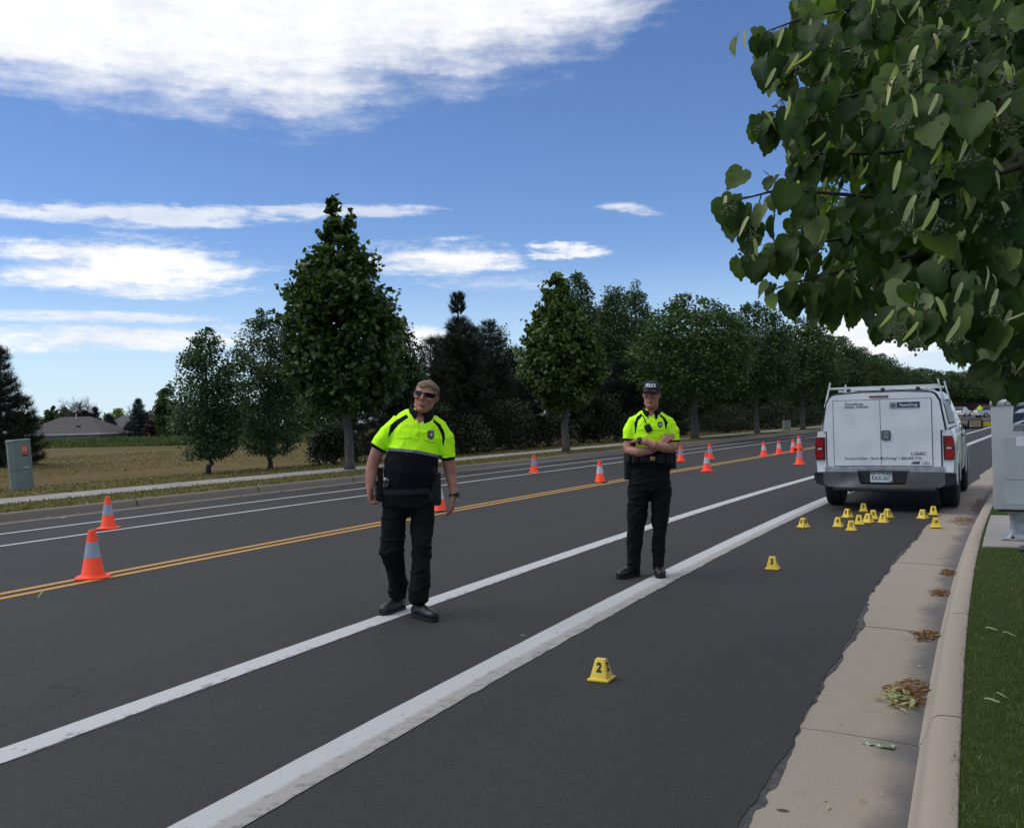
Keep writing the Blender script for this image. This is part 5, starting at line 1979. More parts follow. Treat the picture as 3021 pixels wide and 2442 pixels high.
# sill under the doors and step bumper
mb = MB()
mb.box((0, 0.10, 0.655), (1.70, 0.10, 0.085), 0.012)
mb.build('sill', M['mail_post'], trk)
def bumper_half(sx):
    return [(sx * 0.83, 0.60), (sx * 0.83, 0.40), (sx * 0.35, 0.375), (sx * 0.30, 0.405), (sx * 0.36, 0.60)]
for sx in (-1, 1):
    mb = MB()
    poly = [(sx * 0.345, 0.615), (sx * 0.36, 0.605), (sx * 0.33, 0.46), (sx * 0.30, 0.435), (0, 0.432), (0, 0.378), (sx * 0.80, 0.392), (sx * 0.86, 0.44), (sx * 0.86, 0.615)]
    mb.prism(poly, -0.035, 0.10, 'y')
    mb.build('bumper_bar', M['chrome'], trk, bevel=0.014, seg=3, angle=40)
    mb = MB()
    mb.prism([(sx * 0.845, 0.40), (sx * 0.965, 0.43), (sx * 1.0, 0.50), (sx * 1.0, 0.60), (sx * 0.845, 0.60)], -0.02, 0.22, 'y')
    mb.build('bumper_step', M['black_trim'], trk, bevel=0.014, seg=2, angle=40)
    mb = MB()
    mb.prism([(sx * 0.345, 0.602), (sx * 1.005, 0.602), (sx * 1.005, 0.622), (sx * 0.345, 0.622)], -0.04, 0.16, 'y')
    mb.build('bumper_edge', M['chrome'], trk, bevel=0.006, seg=2, angle=40)
mb = MB()
mb.box((0, 0.05, 0.545), (0.75, 0.06, 0.19), 0.01)
mb.build('plate_recess', M['black_trim'], trk)
mb = MB()
mb.box((0, 0.0, 0.355), (1.45, 0.10, 0.06), 0.012)
mb.build('bumper_valance', M['black_trim'], trk)
# licence plate: white with a green ridge line
PZ, PY = 0.535, 0.008
mb = MB()
mb.box((-0.025, PY + 0.004, PZ), (0.318, 0.006, 0.158), 0.003)
pl = mb.build('licence_plate', M['steel'], trk)
mb = MB()
mb.box((-0.025, PY - 0.001, PZ), (0.302, 0.004, 0.142), 0.001)
mb.build('plate_field', M['plate_white'], pl)
ridge = [(-0.151, 0.071), (0.151, 0.071), (0.151, 0.040), (0.12, 0.050), (0.09, 0.042), (0.06, 0.055), (0.03, 0.045), (0.0, 0.056), (-0.03, 0.046), (-0.06, 0.058), (-0.10, 0.043), (-0.13, 0.052), (-0.151, 0.042)]
mesh_obj('plate_ridge', [(-0.025 + x, PY - 0.0036, PZ + z) for x, z in ridge], [tuple(range(len(ridge)))], M['plate_green'], pl)
mesh_obj('plate_foot', [(-0.025 + x, PY - 0.0036, PZ + z) for x, z in ((0.11, -0.071), (0.151, -0.071), (0.151, -0.045))], [(0, 1, 2)], M['plate_green'], pl)
text_obj('plate_number', 'RAX-567', 0.105, frame((-0.025, PY - 0.0042, PZ - 0.012), (1, 0, 0), (0, 0, 1)), M['plate_green'], pl, sx=0.66, bold=0.0012)
# lettering on the doors
TY = 0.0505


def letter(nm, txt, x, z, size, m_=None, **kw):
    return text_obj(nm, txt, size, frame((x, TY, z), (1, 0, 0), (0, 0, 1)), m_ or M['ink'], trk, **kw)


letter('lettering', 'ThyssenKrupp\nElevator Americas', -0.53, 1.655, 0.058, align='LEFT', line=0.78, sx=0.80, bold=0.0006)
letter('lettering', 'L15643C', 0.505, 0.895, 0.072, sx=0.80, bold=0.0012)
letter('lettering', "Success in Safety.  How's My Driving?  1-866-849-7736", 0.0, 0.828, 0.058, sx=0.85, bold=0.0005)
letter('lettering', 'ARE', 0.455, 0.757, 0.055, sx=1.1, bold=0.004, shear=0.35)
mesh_obj('badge_outline', [(0.545 + x, TY, 0.735 + z) for x, z in ((0, 0), (0.115, 0), (0.082, 0.045), (0.033, 0.045))], [(0, 1, 2, 3)], M['ink'], trk)
mesh_obj('badge_field', [(0.545 + x, TY - 0.0008, 0.735 + z) for x, z in ((0.012, 0.006), (0.103, 0.006), (0.078, 0.039), (0.037, 0.039))], [(0, 1, 2, 3)], M['white_cap'], trk)
mesh_obj('badge_peak', [(0.545 + x, TY - 0.0014, 0.735 + z) for x, z in ((0.040, 0.010), (0.078, 0.010), (0.059, 0.034))], [(0, 1, 2)], M['ink'], trk)
# company plate
mesh_obj('company_sign', [(x, TY, z) for x, z in ((0.115, 1.588), (0.540, 1.588), (0.540, 1.692), (0.115, 1.692))], [(0, 1, 2, 3)], M['sign_grey'], trk)
mesh_obj('company_sign_field', [(x, TY - 0.0008, z) for x, z in ((0.222, 1.606), (0.537, 1.606), (0.537, 1.689), (0.222, 1.689))], [(0, 1, 2, 3)], M['ink_blue'], trk)
mb = MB()
mb.lathe([(0.041, 0), (0.041, 0.0006)], 28, c=(0.167, TY - 0.0006, 1.642), rot=(math.pi / 2, 0, 0))
rg = mb.build('company_ring', M['ink'], trk)
mb = MB()
mb.lathe([(0.030, 0), (0.030, 0.0006)], 24, c=(0.167, TY - 0.0014, 1.642), rot=(math.pi / 2, 0, 0))
mb.build('ring_field', M['sign_grey'], rg)
mb = MB()
mb.lathe([(0.013, 0), (0.013, 0.0006)], 20, c=(0.167, TY - 0.0022, 1.650), rot=(math.pi / 2, 0, 0))
mb.lathe([(0.011, 0), (0.011, 0.0006)], 20, c=(0.158, TY - 0.0022, 1.632), rot=(math.pi / 2, 0, 0))
mb.lathe([(0.011, 0), (0.011, 0.0006)], 20, c=(0.176, TY - 0.0022, 1.632), rot=(math.pi / 2, 0, 0))
tag(mb.build('ring_mark', M['ink'], rg), kind='stuff')
text_obj('company_lettering', 'ThyssenKrupp', 0.060, frame((0.380, TY - 0.0016, 1.646), (1, 0, 0), (0, 0, 1)), M['white_ink'], trk, sx=0.74, bold=0.0012)
# ladder rack: two bars on posts
for y in (0.30, 1.85):
    mb = MB()
    mb.box((0, y, 1.935), (1.56, 0.040, 0.032), 0.005)
    rk = mb.build('rack_bar', M['alu'], trk)
    for sx in (-1, 1):
        mb = MB()
        mb.tube([(sx * 0.865, y, 1.64), (sx * 0.775, y, 2.035)], 0.017, 4)
        mb.build('rack_post', M['alu'], rk)
    for x in (-0.5, 0.0, 0.5):
        mb = MB()
        mb.box((x, y, 1.895), (0.06, 0.05, 0.045), 0.006)
        mb.build('rack_foot', M['black_trim'], rk)
mb = MB()
mb.box((-0.60, 1.05, 1.885), (0.05, 1.9, 0.035), 0.006)
mb.build('roof_rail', M['alu'], trk)
mb = MB()
mb.box((0.60, 1.05, 1.885), (0.05, 1.9, 0.035), 0.006)
mb.build('roof_rail', M['alu'], trk)
# exhaust and trailer socket
mb = MB()
mb.tube([(-0.55, 1.2, 0.36), (-0.52, 0.5, 0.34), (-0.50, 0.22, 0.32)], 0.035, 10)
mb.build('exhaust', M['under'], trk, smooth=True)
mb = MB()
mb.tube([(-0.42, 0.02, 0.36), (-0.46, 0.0, 0.325), (-0.54, 0.0, 0.322), (-0.58, 0.02, 0.35)], 0.008, 6)
mb.build('trailer_cable', M['black_trim'], trk, smooth=True)
tag(trk, 'white service pickup with utility cap and ladder rack parked at the near kerb', 'truck')

# caution tape tied to the truck's right mirror, running to a stake behind the mailbox
A_ = trk.matrix_basis @ Vector((1.28, 3.58, 1.27))
B_ = Vector((5.2, 20.5, 1.22))
stk = empty('wooden_stake', (B_.x, B_.y, 0.12))
mb = MB()
mb.box((0, 0.03, 0.60), (0.05, 0.04, 1.25), 0.004)
mb.build('shaft', mat('stake_wood', (0.34, 0.24, 0.14), 0.8, var=0.3, vscale=12), stk)
mb = MB()
mb.add([(-0.025, 0.01, 1.225), (0.025, 0.01, 1.225), (0.025, 0.05, 1.225), (-0.025, 0.05, 1.225), (0, 0.03, 1.30)], [(0, 1, 4), (1, 2, 4), (2, 3, 4), (3, 0, 4), (3, 2, 1, 0)])
mb.build('tip', M['bark_grey'], stk)
tag(stk, 'wooden stake behind the mailbox that holds the yellow tape', 'stake')
V, Fs = [], []
for i in range(41):
    t_ = i / 40
    c_ = A_.lerp(B_, t_) + Vector((0, 0, -0.05 * math.sin(math.pi * t_)))
    tw = 0.15 * math.sin(t_ * 5)
    V += [tuple(c_ + Vector((0.006 * tw, -tw * 0.02, 0.034))), tuple(c_ + Vector((-0.006 * tw, tw * 0.02, -0.034)))]
for i in range(40):
    Fs.append((2 * i, 2 * i + 1, 2 * i + 3, 2 * i + 2))
tag(mesh_obj('caution_tape', V, Fs, M['tape']), 'yellow caution tape strung from the truck mirror past the mailbox', 'tape')

# ------------------------------------------------------------------ people
from mathutils.bvhtree import BVHTree


def ring_tube(parts, pts, n=18):
    """closed tube with elliptical rings. pts: (x, y, z, rx, ry) with rx across and ry front to back"""
    V, Fs = [], []
    P = [Vector(p[:3]) for p in pts]
    for i, p in enumerate(pts):
        t = (P[min(i + 1, len(P) - 1)] - P[max(i - 1, 0)]).normalized()
        a = Vector((1, 0, 0)) - t * t.x
        if a.length < 0.25:
            a = Vector((0, 0, 1)) - t * t.z
            if a.length < 0.1:
                a = Vector((0, 1, 0))
        a.normalize()
        b = t.cross(a)
        for k in range(n):
            w = 2 * math.pi * k / n
            V.append(P[i] + a * (p[3] * math.cos(w)) + b * (p[4] * math.sin(w)))
    m = len(pts)
    for i in range(m - 1):
        for k in range(n):
            k2 = (k + 1) % n
            Fs.append((i * n + k, i * n + k2, (i + 1) * n + k2, (i + 1) * n + k))
    # rounded ends
    for (i, j, flip) in ((0, 1, True), (m - 1, m - 2, False)):
        t = (P[i] - P[j]).normalized()
        c = len(V)
        V.append(P[i] + t * min(pts[i][3], pts[i][4]) * 0.6)
        for k in range(n):
            k2 = (k + 1) % n
            Fs.append((c, i * n + k2, i * n + k) if flip else (c, i * n + k, i * n + k2))
    parts.append((V, Fs))


def ball(parts, c, r3, n=10, rot=None):
    V, Fs = [], []
    m = Matrix.Translation(c)
    if rot is not None:
        m = m @ rot
    for i in range(n + 1):
        a = math.pi * i / n
        for k in range(n * 2):
            w = math.pi * k / n
            V.append(m @ Vector((r3[0] * math.sin(a) * math.cos(w), r3[1] * math.sin(a) * math.sin(w), r3[2] * math.cos(a))))
    N2 = n * 2
    for i in range(n):
        for k in range(N2):
            k2 = (k + 1) % N2
            Fs.append((i * N2 + k, (i + 1) * N2 + k, (i + 1) * N2 + k2, i * N2 + k2))
    parts.append((V, Fs))


def fuse(name, parts, voxel, mats, parent, smooth=4, disp=None, mi=None):
    """one continuous skin round all parts"""
    V, Fs = [], []
    for v, f in parts:
        b = len(V)
        V += v
        Fs += [tuple(i + b for i in q) for q in f]
    o = mesh_obj(name, V, Fs, [], None)

    def st(o):
        m = o.modifiers.new('skin', 'REMESH')
        m.mode = 'VOXEL'
        m.voxel_size = voxel
        s = o.modifiers.new('soft', 'SMOOTH')
        s.factor = 0.5
        s.iterations = smooth
    mod_mesh(o, st)
    me = o.data
    n = len(me.vertices)
    co = np.empty(n * 3)
    me.vertices.foreach_get('co', co)
    co = co.reshape(-1, 3)
    if disp is not None:
        no = np.empty(n * 3, dtype=np.float32)
        me.vertices.foreach_get('normal', no)
        co = co + no.reshape(-1, 3) * disp(co)[:, None]
        me.vertices.foreach_set('co', co.ravel())
    for m in mats:
        me.materials.append(m)
    if mi is not None:
        nf = len(me.polygons)
        fc = np.empty(nf * 3)
        me.polygons.foreach_get('center', fc)
        fn = np.empty(nf * 3, dtype=np.float32)
        me.polygons.foreach_get('normal', fn)
        me.polygons.foreach_set('material_index', mi(fc.reshape(-1, 3), fn.reshape(-1, 3)).astype(np.int32))
    me.polygons.foreach_set('use_smooth', np.ones(len(me.polygons), dtype=bool))
    me.update()
    o.parent = parent
    return o


def inside(px, py, poly):
    poly = np.array(poly, dtype=float)
    r_ = np.zeros(len(px), dtype=bool)
    j = len(poly) - 1
    for i in range(len(poly)):
        xi, yi = poly[i]
        xj, yj = poly[j]
        c = ((yi > py) != (yj > py)) & (px < (xj - xi) * (py - yi) / (yj - yi + 1e-12) + xi)
        r_ ^= c
        j = i
    return r_


def head_parts(m, k=1.0):
    """head round the origin, facing -Y; m places it"""
    parts = []
    rings = [(-.122, -.070, .022, .020), (-.110, -.060, .042, .036), (-.092, -.045, .053, .054), (-.068, -.026, .061, .074), (-.040, -.010, .067, .088), (-.010, .000, .071, .096),
             (.022, .004, .074, .099), (.052, .006, .076, .100), (.078, .008, .071, .093), (.098, .009, .058, .076), (.110, .010, .038, .052)]
    ring_tube(parts, [(0, cy, z, rx, ry) for z, cy, rx, ry in rings], 24)
    ball(parts, (0, -.098, .012), (.010, .010, .026), 8)
    ring_tube(parts, [(0, -.096, .020, .008, .008), (0, -.107, -.004, .010, .010), (0, -.117, -.024, .013, .011)], 10)
    ball(parts, (.010, -.106, -.030), (.008, .010, .007), 6)
    ball(parts, (-.010, -.106, -.030), (.008, .010, .007), 6)
    ring_tube(parts, [(-.052, -.072, .034, .010, .010), (-.02, -.094, .036, .011, .010), (.02, -.094, .036, .011, .010), (.052, -.072, .034, .010, .010)], 8)
    for s in (-1, 1):
        ball(parts, (s * .040, -.076, -.016), (.022, .018, .018), 8)
        ball(parts, (s * .078, .012, -.002), (.008, .018, .031), 8, Matrix.Rotation(s * 0.35, 4, 'Z'))
        ball(parts, (s * .046, -.030, -.078), (.018, .030, .022), 8)
    ring_tube(parts, [(-.024, -.089, -.062, .006, .005), (0, -.099, -.059, .008, .005), (.024, -.089, -.062, .006, .005)], 8)
    ring_tube(parts, [(-.020, -.088, -.073, .006, .006), (0, -.097, -.075, .008, .007), (.020, -.088, -.073, .006, .006)], 8)
    ball(parts, (0, -.086, -.104), (.022, .018, .016), 8)
    out = []
    for V, Fs in parts:
        out.append(([m @ (Vector(v) * k) for v in V], Fs))
    return out


def hand(parts, wrist, d, n, side, curl=0.5, k=1.0, spread=0.10):
    """hand from the wrist along d; n is the back of the hand; side = +1 / -1: the thumb lies on +across or -across"""
    d = Vector(d).normalized()
    n = (Vector(n) - d * Vector(n).dot(d)).normalized()
    a = d.cross(n) * side
    w = Vector(wrist)

    def seg(pts, rads):
        V, Fs = [], []
        mb = MB()
        mb.tube(pts, rads, 8)
        mb.bm.verts.index_update()
        V = [v.co.copy() for v in mb.bm.verts]
        Fs = [tuple(x.index for x in f.verts) for f in mb.bm.faces]
        mb.bm.free()
        parts.append((V, Fs))
    for t in (-0.024, -0.008, 0.008, 0.024):
        seg([w - d * 0.02 * k + a * t * 0.6 * k, w + d * 0.035 * k + a * t * k, w + d * 0.088 * k + a * t * 1.05 * k], [0.017 * k, 0.0165 * k, 0.0125 * k])
    for (t, L) in ((0.027, 0.072), (0.009, 0.080), (-0.009, 0.075), (-0.027, 0.060)):
        p = w + d * 0.086 * k + a * t * k
        dr = (d + a * t * spread * 8).normalized()
        pts, ang = [p], 0.0
        for f in (0.44, 0.31, 0.25):
            ang += curl * 0.75
            q = dr * math.cos(ang) - n * math.sin(ang)
            p = p + q * L * f * k
            pts.append(p)
        seg(pts, [0.0098 * k, 0.0094 * k, 0.0086 * k, 0.0070 * k])
    p0 = w + d * 0.022 * k + a * 0.022 * k
    p1 = p0 + (d * 0.6 + a * 0.75 - n * 0.25).normalized() * 0.040 * k
    p2 = p1 + (d * 0.95 + a * 0.18 - n * 0.30).normalized() * 0.034 * k
    p3 = p2 + (d * 0.95 - a * 0.05 - n * 0.35).normalized() * 0.026 * k
    seg([p0, p1, p2, p3], [0.0140 * k, 0.0118 * k, 0.0100 * k, 0.0078 * k])


def boot(root, ankle, toe_dir, L=0.30, hshaft=0.17, name='boot'):
    """laced boot with a sole; ankle: ground point under the ankle"""
    t = Vector((toe_dir[0], toe_dir[1], 0)).normalized()
    s = Vector((-t.y, t.x, 0))
    a = Vector((ankle[0], ankle[1], 0))
    parts = []

    def P(f, z, r, h):
        c = a + t * f
        return c, z, r, h
    rings = [(-0.085, 0.055, 0.030, 0.030), (-0.060, 0.060, 0.040, 0.042), (0.0, 0.062, 0.043, 0.048), (0.06, 0.062, 0.046, 0.048), (0.12, 0.056, 0.053, 0.041), (0.165, 0.053, 0.053, 0.038), (0.200, 0.048, 0.043, 0.032), (0.218, 0.042, 0.026, 0.022)]
    V, Fs, n = [], [], 18
    for (f, z, r_, h) in rings:
        c = a + t * f * (L / 0.30)
        for k in range(n):
            w = 2 * math.pi * k / n
            V.append(c + s * (r_ * math.cos(w)) + Vector((0, 0, z + h * math.sin(w))))
    for i in range(len(rings) - 1):
        for k in range(n):
            k2 = (k + 1) % n
            Fs.append((i * n + k, (i + 1) * n + k, (i + 1) * n + k2, i * n + k2))
    Fs.append(tuple(range(n)))
    Fs.append(tuple(range(len(V) - 1, len(V) - n - 1, -1)))
    parts.append((V, Fs))
    c = a - t * 0.015
    ring_tube(parts, [(c.x, c.y, 0.05, 0.043, 0.05), (c.x, c.y, 0.11, 0.045, 0.05), (c.x - t.x * 0.006, c.y - t.y * 0.006, hshaft, 0.048, 0.052)], 16)
    o = fuse(name, parts, 0.006, [M['boot']], root, 3)
    # sole
    mb = MB()
    out = []
    for (f, w) in ((-0.088, 0.026), (-0.07, 0.038), (-0.03, 0.041), (0.04, 0.040), (0.11, 0.049), (0.165, 0.049), (0.205, 0.036), (0.222, 0.016)):
        out.append((f * L / 0.30, w))
    poly = [a + t * f + s * w for f, w in out] + [a + t * f - s * w for f, w in reversed(out)]
    V = [(p.x, p.y, 0.006) for p in poly] + [(p.x, p.y, 0.030) for p in poly]
    m = len(poly)
    mb.add(V, [tuple(range(m - 1, -1, -1)), tuple(range(m, 2 * m))] + [(k, (k + 1) % m, m + (k + 1) % m, m + k) for k in range(m)])
    mb.build('sole', M['sole'], o)
    for j in range(4):
        f = 0.035 + j * 0.026
        z = 0.100 - j * 0.006
        q = a + t * f * L / 0.30
        mb = MB()
        mb.tube([q + s * 0.026 + Vector((0, 0, z - 0.006)), q + t * 0.006 + Vector((0, 0, z + 0.002)), q - s * 0.026 + Vector((0, 0, z - 0.006))], 0.0035, 5)
        mb.build('lace', M['black_trim'], o)
    return o


class Fig:
    """places a figure so that photo measures (pixel, metres towards the camera) become its own local metres"""
    def __init__(s, name, u, v):
        p = gp(u, v)
        s.root = empty(name, p, math.atan2(-p.x, p.y))
        s.u, s.v, s.d = u, v, (EYE) / cam_plane(u, v)[1]
        s.hz = VH + math.tan(ROLL) * (u - 1510.5)
        s.hyp = math.hypot(p.x, p.y)
        s.q = s.hyp / s.d                     # the figure faces the camera squarely, off the optical axis

    def w(s, x, y, dy=0.0):
        """photo pixel at depth dy (local, + away) -> local point"""
        d = s.d + dy
        return Vector(((x - s.u + math.tan(-ROLL) * (s.v - y)) * d / FPX / s.q, dy, EYE - (y - (s.hz + math.tan(ROLL) * (x - s.u))) * d / FPX))

    def m(s, px):
        return px * s.d / FPX / s.q

    def px(s, P):
        d = s.d + P[:, 1]
        x0 = s.u + P[:, 0] * FPX * s.q / d
        y = (s.hz + math.tan(ROLL) * (x0 - s.u)) + (EYE - P[:, 2]) * FPX / d
        return x0 - math.tan(-ROLL) * (s.v - y), y

    def rows(s, L):
        """(px, py, dy, rx px, ry metres)"""
        out = []
        for (x, y, dy, rx, ry) in L:
            p = s.w(x, y, dy)
            out.append((p.x, p.y, p.z, s.m(rx), ry if ry is not None else s.m(rx)))
        return out

    def tube(s, parts, L, n=18):
        ring_tube(parts, s.rows(L), n)


def surf(fig, obj):
    """returns f(px, py) -> (point, normal) where the line of sight meets the mesh"""
    me = obj.data
    bv = BVHTree.FromPolygons([v.co.copy() for v in me.vertices], [tuple(p.vertices) for p in me.polygons])

    def f(x, y, off=0.003):
        a = fig.w(x, y, -1.2)
        b = fig.w(x, y, 1.2)
        h = bv.ray_cast(a, (b - a).normalized(), 5.0)
        if h[0] is None:
            return fig.w(x, y, -0.15), Vector((0, -1, 0))
        return h[0] + h[1] * off, h[1]
    return f


def patch(name, f, poly, matl, parent, off):
    V = [f(x, y, off)[0] for x, y in poly]
    c = f(sum(p[0] for p in poly) / len(poly), sum(p[1] for p in poly) / len(poly), off)[0]
    V.append(c)
    n = len(poly)
    return mesh_obj(name, V, [(k, (k + 1) % n, n) for k in range(n)], matl, parent, smooth=True)


def line_on(name, f, pts, r_, matl, parent, off=0.002, n=10):
    P = []
    for (a, b) in zip(pts, pts[1:]):
        for i in range(n):
            t = i / n
            P.append(f(a[0] + (b[0] - a[0]) * t, a[1] + (b[1] - a[1]) * t, off)[0])
    P.append(f(*pts[-1], off)[0])
    mb = MB()
    mb.tube(P, r_, 5)
    return mb.build(name, matl, parent, smooth=True)


def shield(f, cx, cy, w, h, parent):
    out = [(-.5, -.32), (-.36, -.42), (-.2, -.5), (0, -.42), (.2, -.5), (.36, -.42), (.5, -.32), (.44, -.1), (.5, .12), (.36, .36), (0, .55), (-.36, .36), (-.5, .12), (-.44, -.1)]
    b = patch('shirt_badge', f, [(cx + x * w, cy + y * h) for x, y in out], M['badge_dark'], parent, 0.004)
    patch('badge_rim', f, [(cx + x * w * .84, cy + y * h * .84) for x, y in out], M['badge'], b, 0.0055)
    patch('badge_disc', f, [(cx + math.cos(a) * w * .30, cy + .02 * h + math.sin(a) * h * .27) for a in [k * math.pi / 8 for k in range(16)]], M['badge_dark'], b, 0.007)
    patch('badge_star', f, [(cx + math.cos(a) * w * (.25 if k % 2 else .10), cy + .02 * h + math.sin(a) * h * (.22 if k % 2 else .09)) for k, a in enumerate([k * math.pi / 5 - math.pi / 10 * 4 for k in range(10)])], M['white_ink'], b, 0.0085)
    return b


def collar(fig, root, c, rx, ry, tilt, drop=0.05, front=0.30):
    """turned-down shirt collar round c"""
    mb = MB()
    N_ = 36
    prof = ((0.84, 0.000), (0.88, 0.034), (0.95, 0.044), (1.03, 0.038), (1.30, -0.016), (1.24, -0.022))
    n = len(prof)
    V = []
    for i in range(N_ + 1):
        th = -math.pi + front + (2 * math.pi - 2 * front) * i / N_       # gap at the front (-Y)
        ux, uy = math.sin(th), math.cos(th)
        fr = max(0.0, -uy) ** 2.0
        for j, (k, dz) in enumerate(prof):
            low = j >= 4
            kk = k + (0.16 * fr if low else 0.0)
            z = dz - (drop * fr if low else 0.020 * fr)
            V.append(tilt @ Vector((ux * rx * kk, uy * ry * kk, z)) + c)
    Fs = []
    for i in range(N_):
        for k in range(n - 1):
            Fs.append((i * n + k, i * n + n + k, i * n + n + 1 + k, i * n + 1 + k))
    mb.add(V, Fs)
    return mb.build('collar', M['navy'], root, smooth=True)


def strap(fig, root, name, path_pts, w, t_, matl, bev=0.004):
    mb = MB()
    V, Fs = [], []
    for p, nrm, up in path_pts:
        p, nrm, up = Vector(p), Vector(nrm).normalized(), Vector(up).normalized()
        V += [p + up * w / 2, p + up * w / 2 + nrm * t_, p - up * w / 2 + nrm * t_, p - up * w / 2]
    n = len(path_pts)
    for i in range(n - 1):
        for k in range(4):
            k2 = (k + 1) % 4
            Fs.append((i * 4 + k, i * 4 + k2, i * 4 + 4 + k2, i * 4 + 4 + k))
    mb.add(V, Fs)
    return mb.build(name, matl, root, angle=40)


def belt(fig, root, zc, rx, ry, cx, w=0.05, tilt=0.0, cy=0.0):
    pts = []
    for k in range(41):
        a = 2 * math.pi * k / 40
        n = Vector((math.cos(a), math.sin(a), 0))
        pts.append(((cx + rx * math.cos(a), cy + ry * math.sin(a), zc - tilt * rx * math.cos(a)), n, (0, 0, 1)))
    return strap(fig, root, 'belt', pts, w, 0.012, M['leather'])


def gear(root, name, c, size, rz, matl=None, bev=0.008, rot=None):
    mb = MB()
    mb.box(c, size, bev, rot=(rot or (0, 0, rz)), seg=2)
    return mb.build(name, matl or M['leather'], root, angle=40)


def folds(seed, amp=0.004, sx=16, sz=20):
    def f(co):
        b = fbm(co[:, 0] * sx + co[:, 2] * 7, co[:, 2] * sz + co[:, 1] * 14, seed, 3)
        c = fbm(co[:, 0] * 9 + co[:, 2] * 16, co[:, 2] * 15 - co[:, 0] * 12, seed + 7, 2)
        return amp * (b + 1.1 * np.maximum(0, 1 - np.abs(c) * 4.5) - 0.3)
    return f


# ================================================== officer with sunglasses
F1 = Fig('person', 1206, 1811)
r1 = F1.root
w = F1.w
shirt = []
F1.tube(shirt, [(1243, 1214, 0.02, 31, .078), (1240, 1223, 0.02, 47, .095), (1235, 1238, 0.012, 63, .118), (1230, 1256, 0.005, 73, .135), (1226, 1282, -0.01, 76, .148), (1222, 1312, -0.02, 76, .156), (1217, 1345, -0.03, 78, .168), (1212, 1385, -0.03, 80, .172), (1208, 1420, -0.015, 78, .158), (1206, 1446, -0.005, 74, .148)], 28)
F1.tube(shirt, [(1206, 1246, 0.02, 27, .080), (1176, 1252, 0.01, 29, .086), (1149, 1277, -0.005, 29, .088), (1126, 1302, -0.01, 26, .080), (1114, 1321, -0.012, 23.5, .073)])
F1.tube(shirt, [(1268, 1250, 0.02, 30, .085), (1293, 1264, 0.01, 29, .088), (1311, 1293, -0.005, 29, .088), (1318, 1325, -0.01, 25.5, .080), (1321, 1354, -0.012, 22.5, .072)])
Z1 = lambda x, y: (1040 + x / 4.339, 1080 + y / 4.339)
band_x = [430, 620, 800, 960, 1135]
band_y = [1042, 1052, 1070, 1100, 1142]
stL = [Z1(*p) for p in ((690, 612), (560, 688), (485, 752), (462, 850), (446, 1010), (452, 930), (482, 878), (540, 805), (610, 728), (716, 655))]
stR = [Z1(*p) for p in ((1030, 672), (1120, 738), (1172, 825), (1188, 905), (1166, 1020), (1152, 1005), (1150, 925), (1128, 848), (1088, 772), (1036, 712))]
vneck = [Z1(*p) for p in ((800, 660), (850, 735), (930, 695), (930, 560), (800, 560))]
hemL, hemR = w(1114, 1321, -0.012), w(1321, 1354, -0.012)
dirL, dirR = (w(1114, 1321) - w(1126, 1302)).normalized(), (w(1321, 1354) - w(1318, 1325)).normalized()


def pat1(c, n):
    x, y = F1.px(c)
    zx, zy = (x - 1040) * 4.339, (y - 1080) * 4.339
    by = np.interp(zx, band_x, band_y)
    mi = np.zeros(len(c), dtype=int)
    sleeveL = (zx < 452) & (zy > 700) & (zy < 1092)
    sleeveR = (zx > 1150) & (zy > 800) & (zy < 1260)
    torso = ~(sleeveL | sleeveR)
    mi[torso & (zy > by)] = 2
    mi[torso & (zy > by + 37)] = 1
    st = inside(x, y, stL) | inside(x, y, stR)
    mi[st & (zy < by)] = 1
    mi[inside(x, y, vneck) & (n[:, 1] < 0)] = 3
    for hp, hd in ((hemL, dirL), (hemR, dirR)):
        s = (c - np.array(hp)) @ np.array(hd)
        r_ = np.linalg.norm(c - np.array(hp), axis=1)
        mi[(s > -0.014) & (r_ < 0.125)] = 1
    return mi


sh1 = fuse('shirt', shirt, 0.0055, [M['hivis'], M['navy'], M['reflector'], M['skin']], r1, 5, folds(1, 0.0045, 12, 13), pat1)
f1 = surf(F1, sh1)
# body
bodyp = []
HC1 = w(1257, 1169, -0.045)
HM1 = Matrix.Translation(HC1) @ Matrix.Rotation(R(14), 4, 'Y') @ Matrix.Rotation(R(-15), 4, 'Z') @ Matrix.Rotation(R(4), 4, 'X') @ Matrix.Diagonal((1.12, 1.04, 0.94, 1.0))
bodyp += head_parts(HM1, 1.07)
nk = HM1 @ Vector((0, 0.030, -0.06))
ring_tube(bodyp, [(nk.x, nk.y, nk.z, .062, .066), *F1.rows([(1246, 1222, 0.005, 25, .070), (1242, 1246, 0.015, 27, .075)])], 20)
F1.tube(bodyp, [(1240, 1240, 0.015, 40, .08), (1228, 1282, 0, 62, .11), (1218, 1350, -0.01, 62, .12), (1206, 1440, 0, 62, .12), (1204, 1480, 0, 58, .11)])
F1.tube(bodyp, [(1190, 1252, 0.02, 20, .055), (1150, 1270, 0, 20, .056), (1114, 1328, -0.01, 19.5, .054), (1101, 1365, -0.01, 18.5, .050), (1097, 1385, -0.012, 18.5, .049), (1094, 1410, -0.03, 16.5, .045), (1092, 1432, -0.05, 13, .034), (1091, 1442, -0.055, 12, .030)])
F1.tube(bodyp, [(1280, 1262, 0.02, 20, .055), (1308, 1290, 0, 20, .056), (1322, 1352, -0.01, 20, .054), (1327, 1380, -0.01, 19, .051), (1331, 1405, -0.015, 17, .046), (1336, 1435, -0.04, 13.5, .036), (1339, 1462, -0.06, 11, .029)])
F1.tube(bodyp, [(1166, 1490, 0.02, 30, .08), (1157, 1622, 0.02, 24, .06), (1170, 1700, 0.12, 18, .05), (1170, 1765, 0.15, 12, .035)])
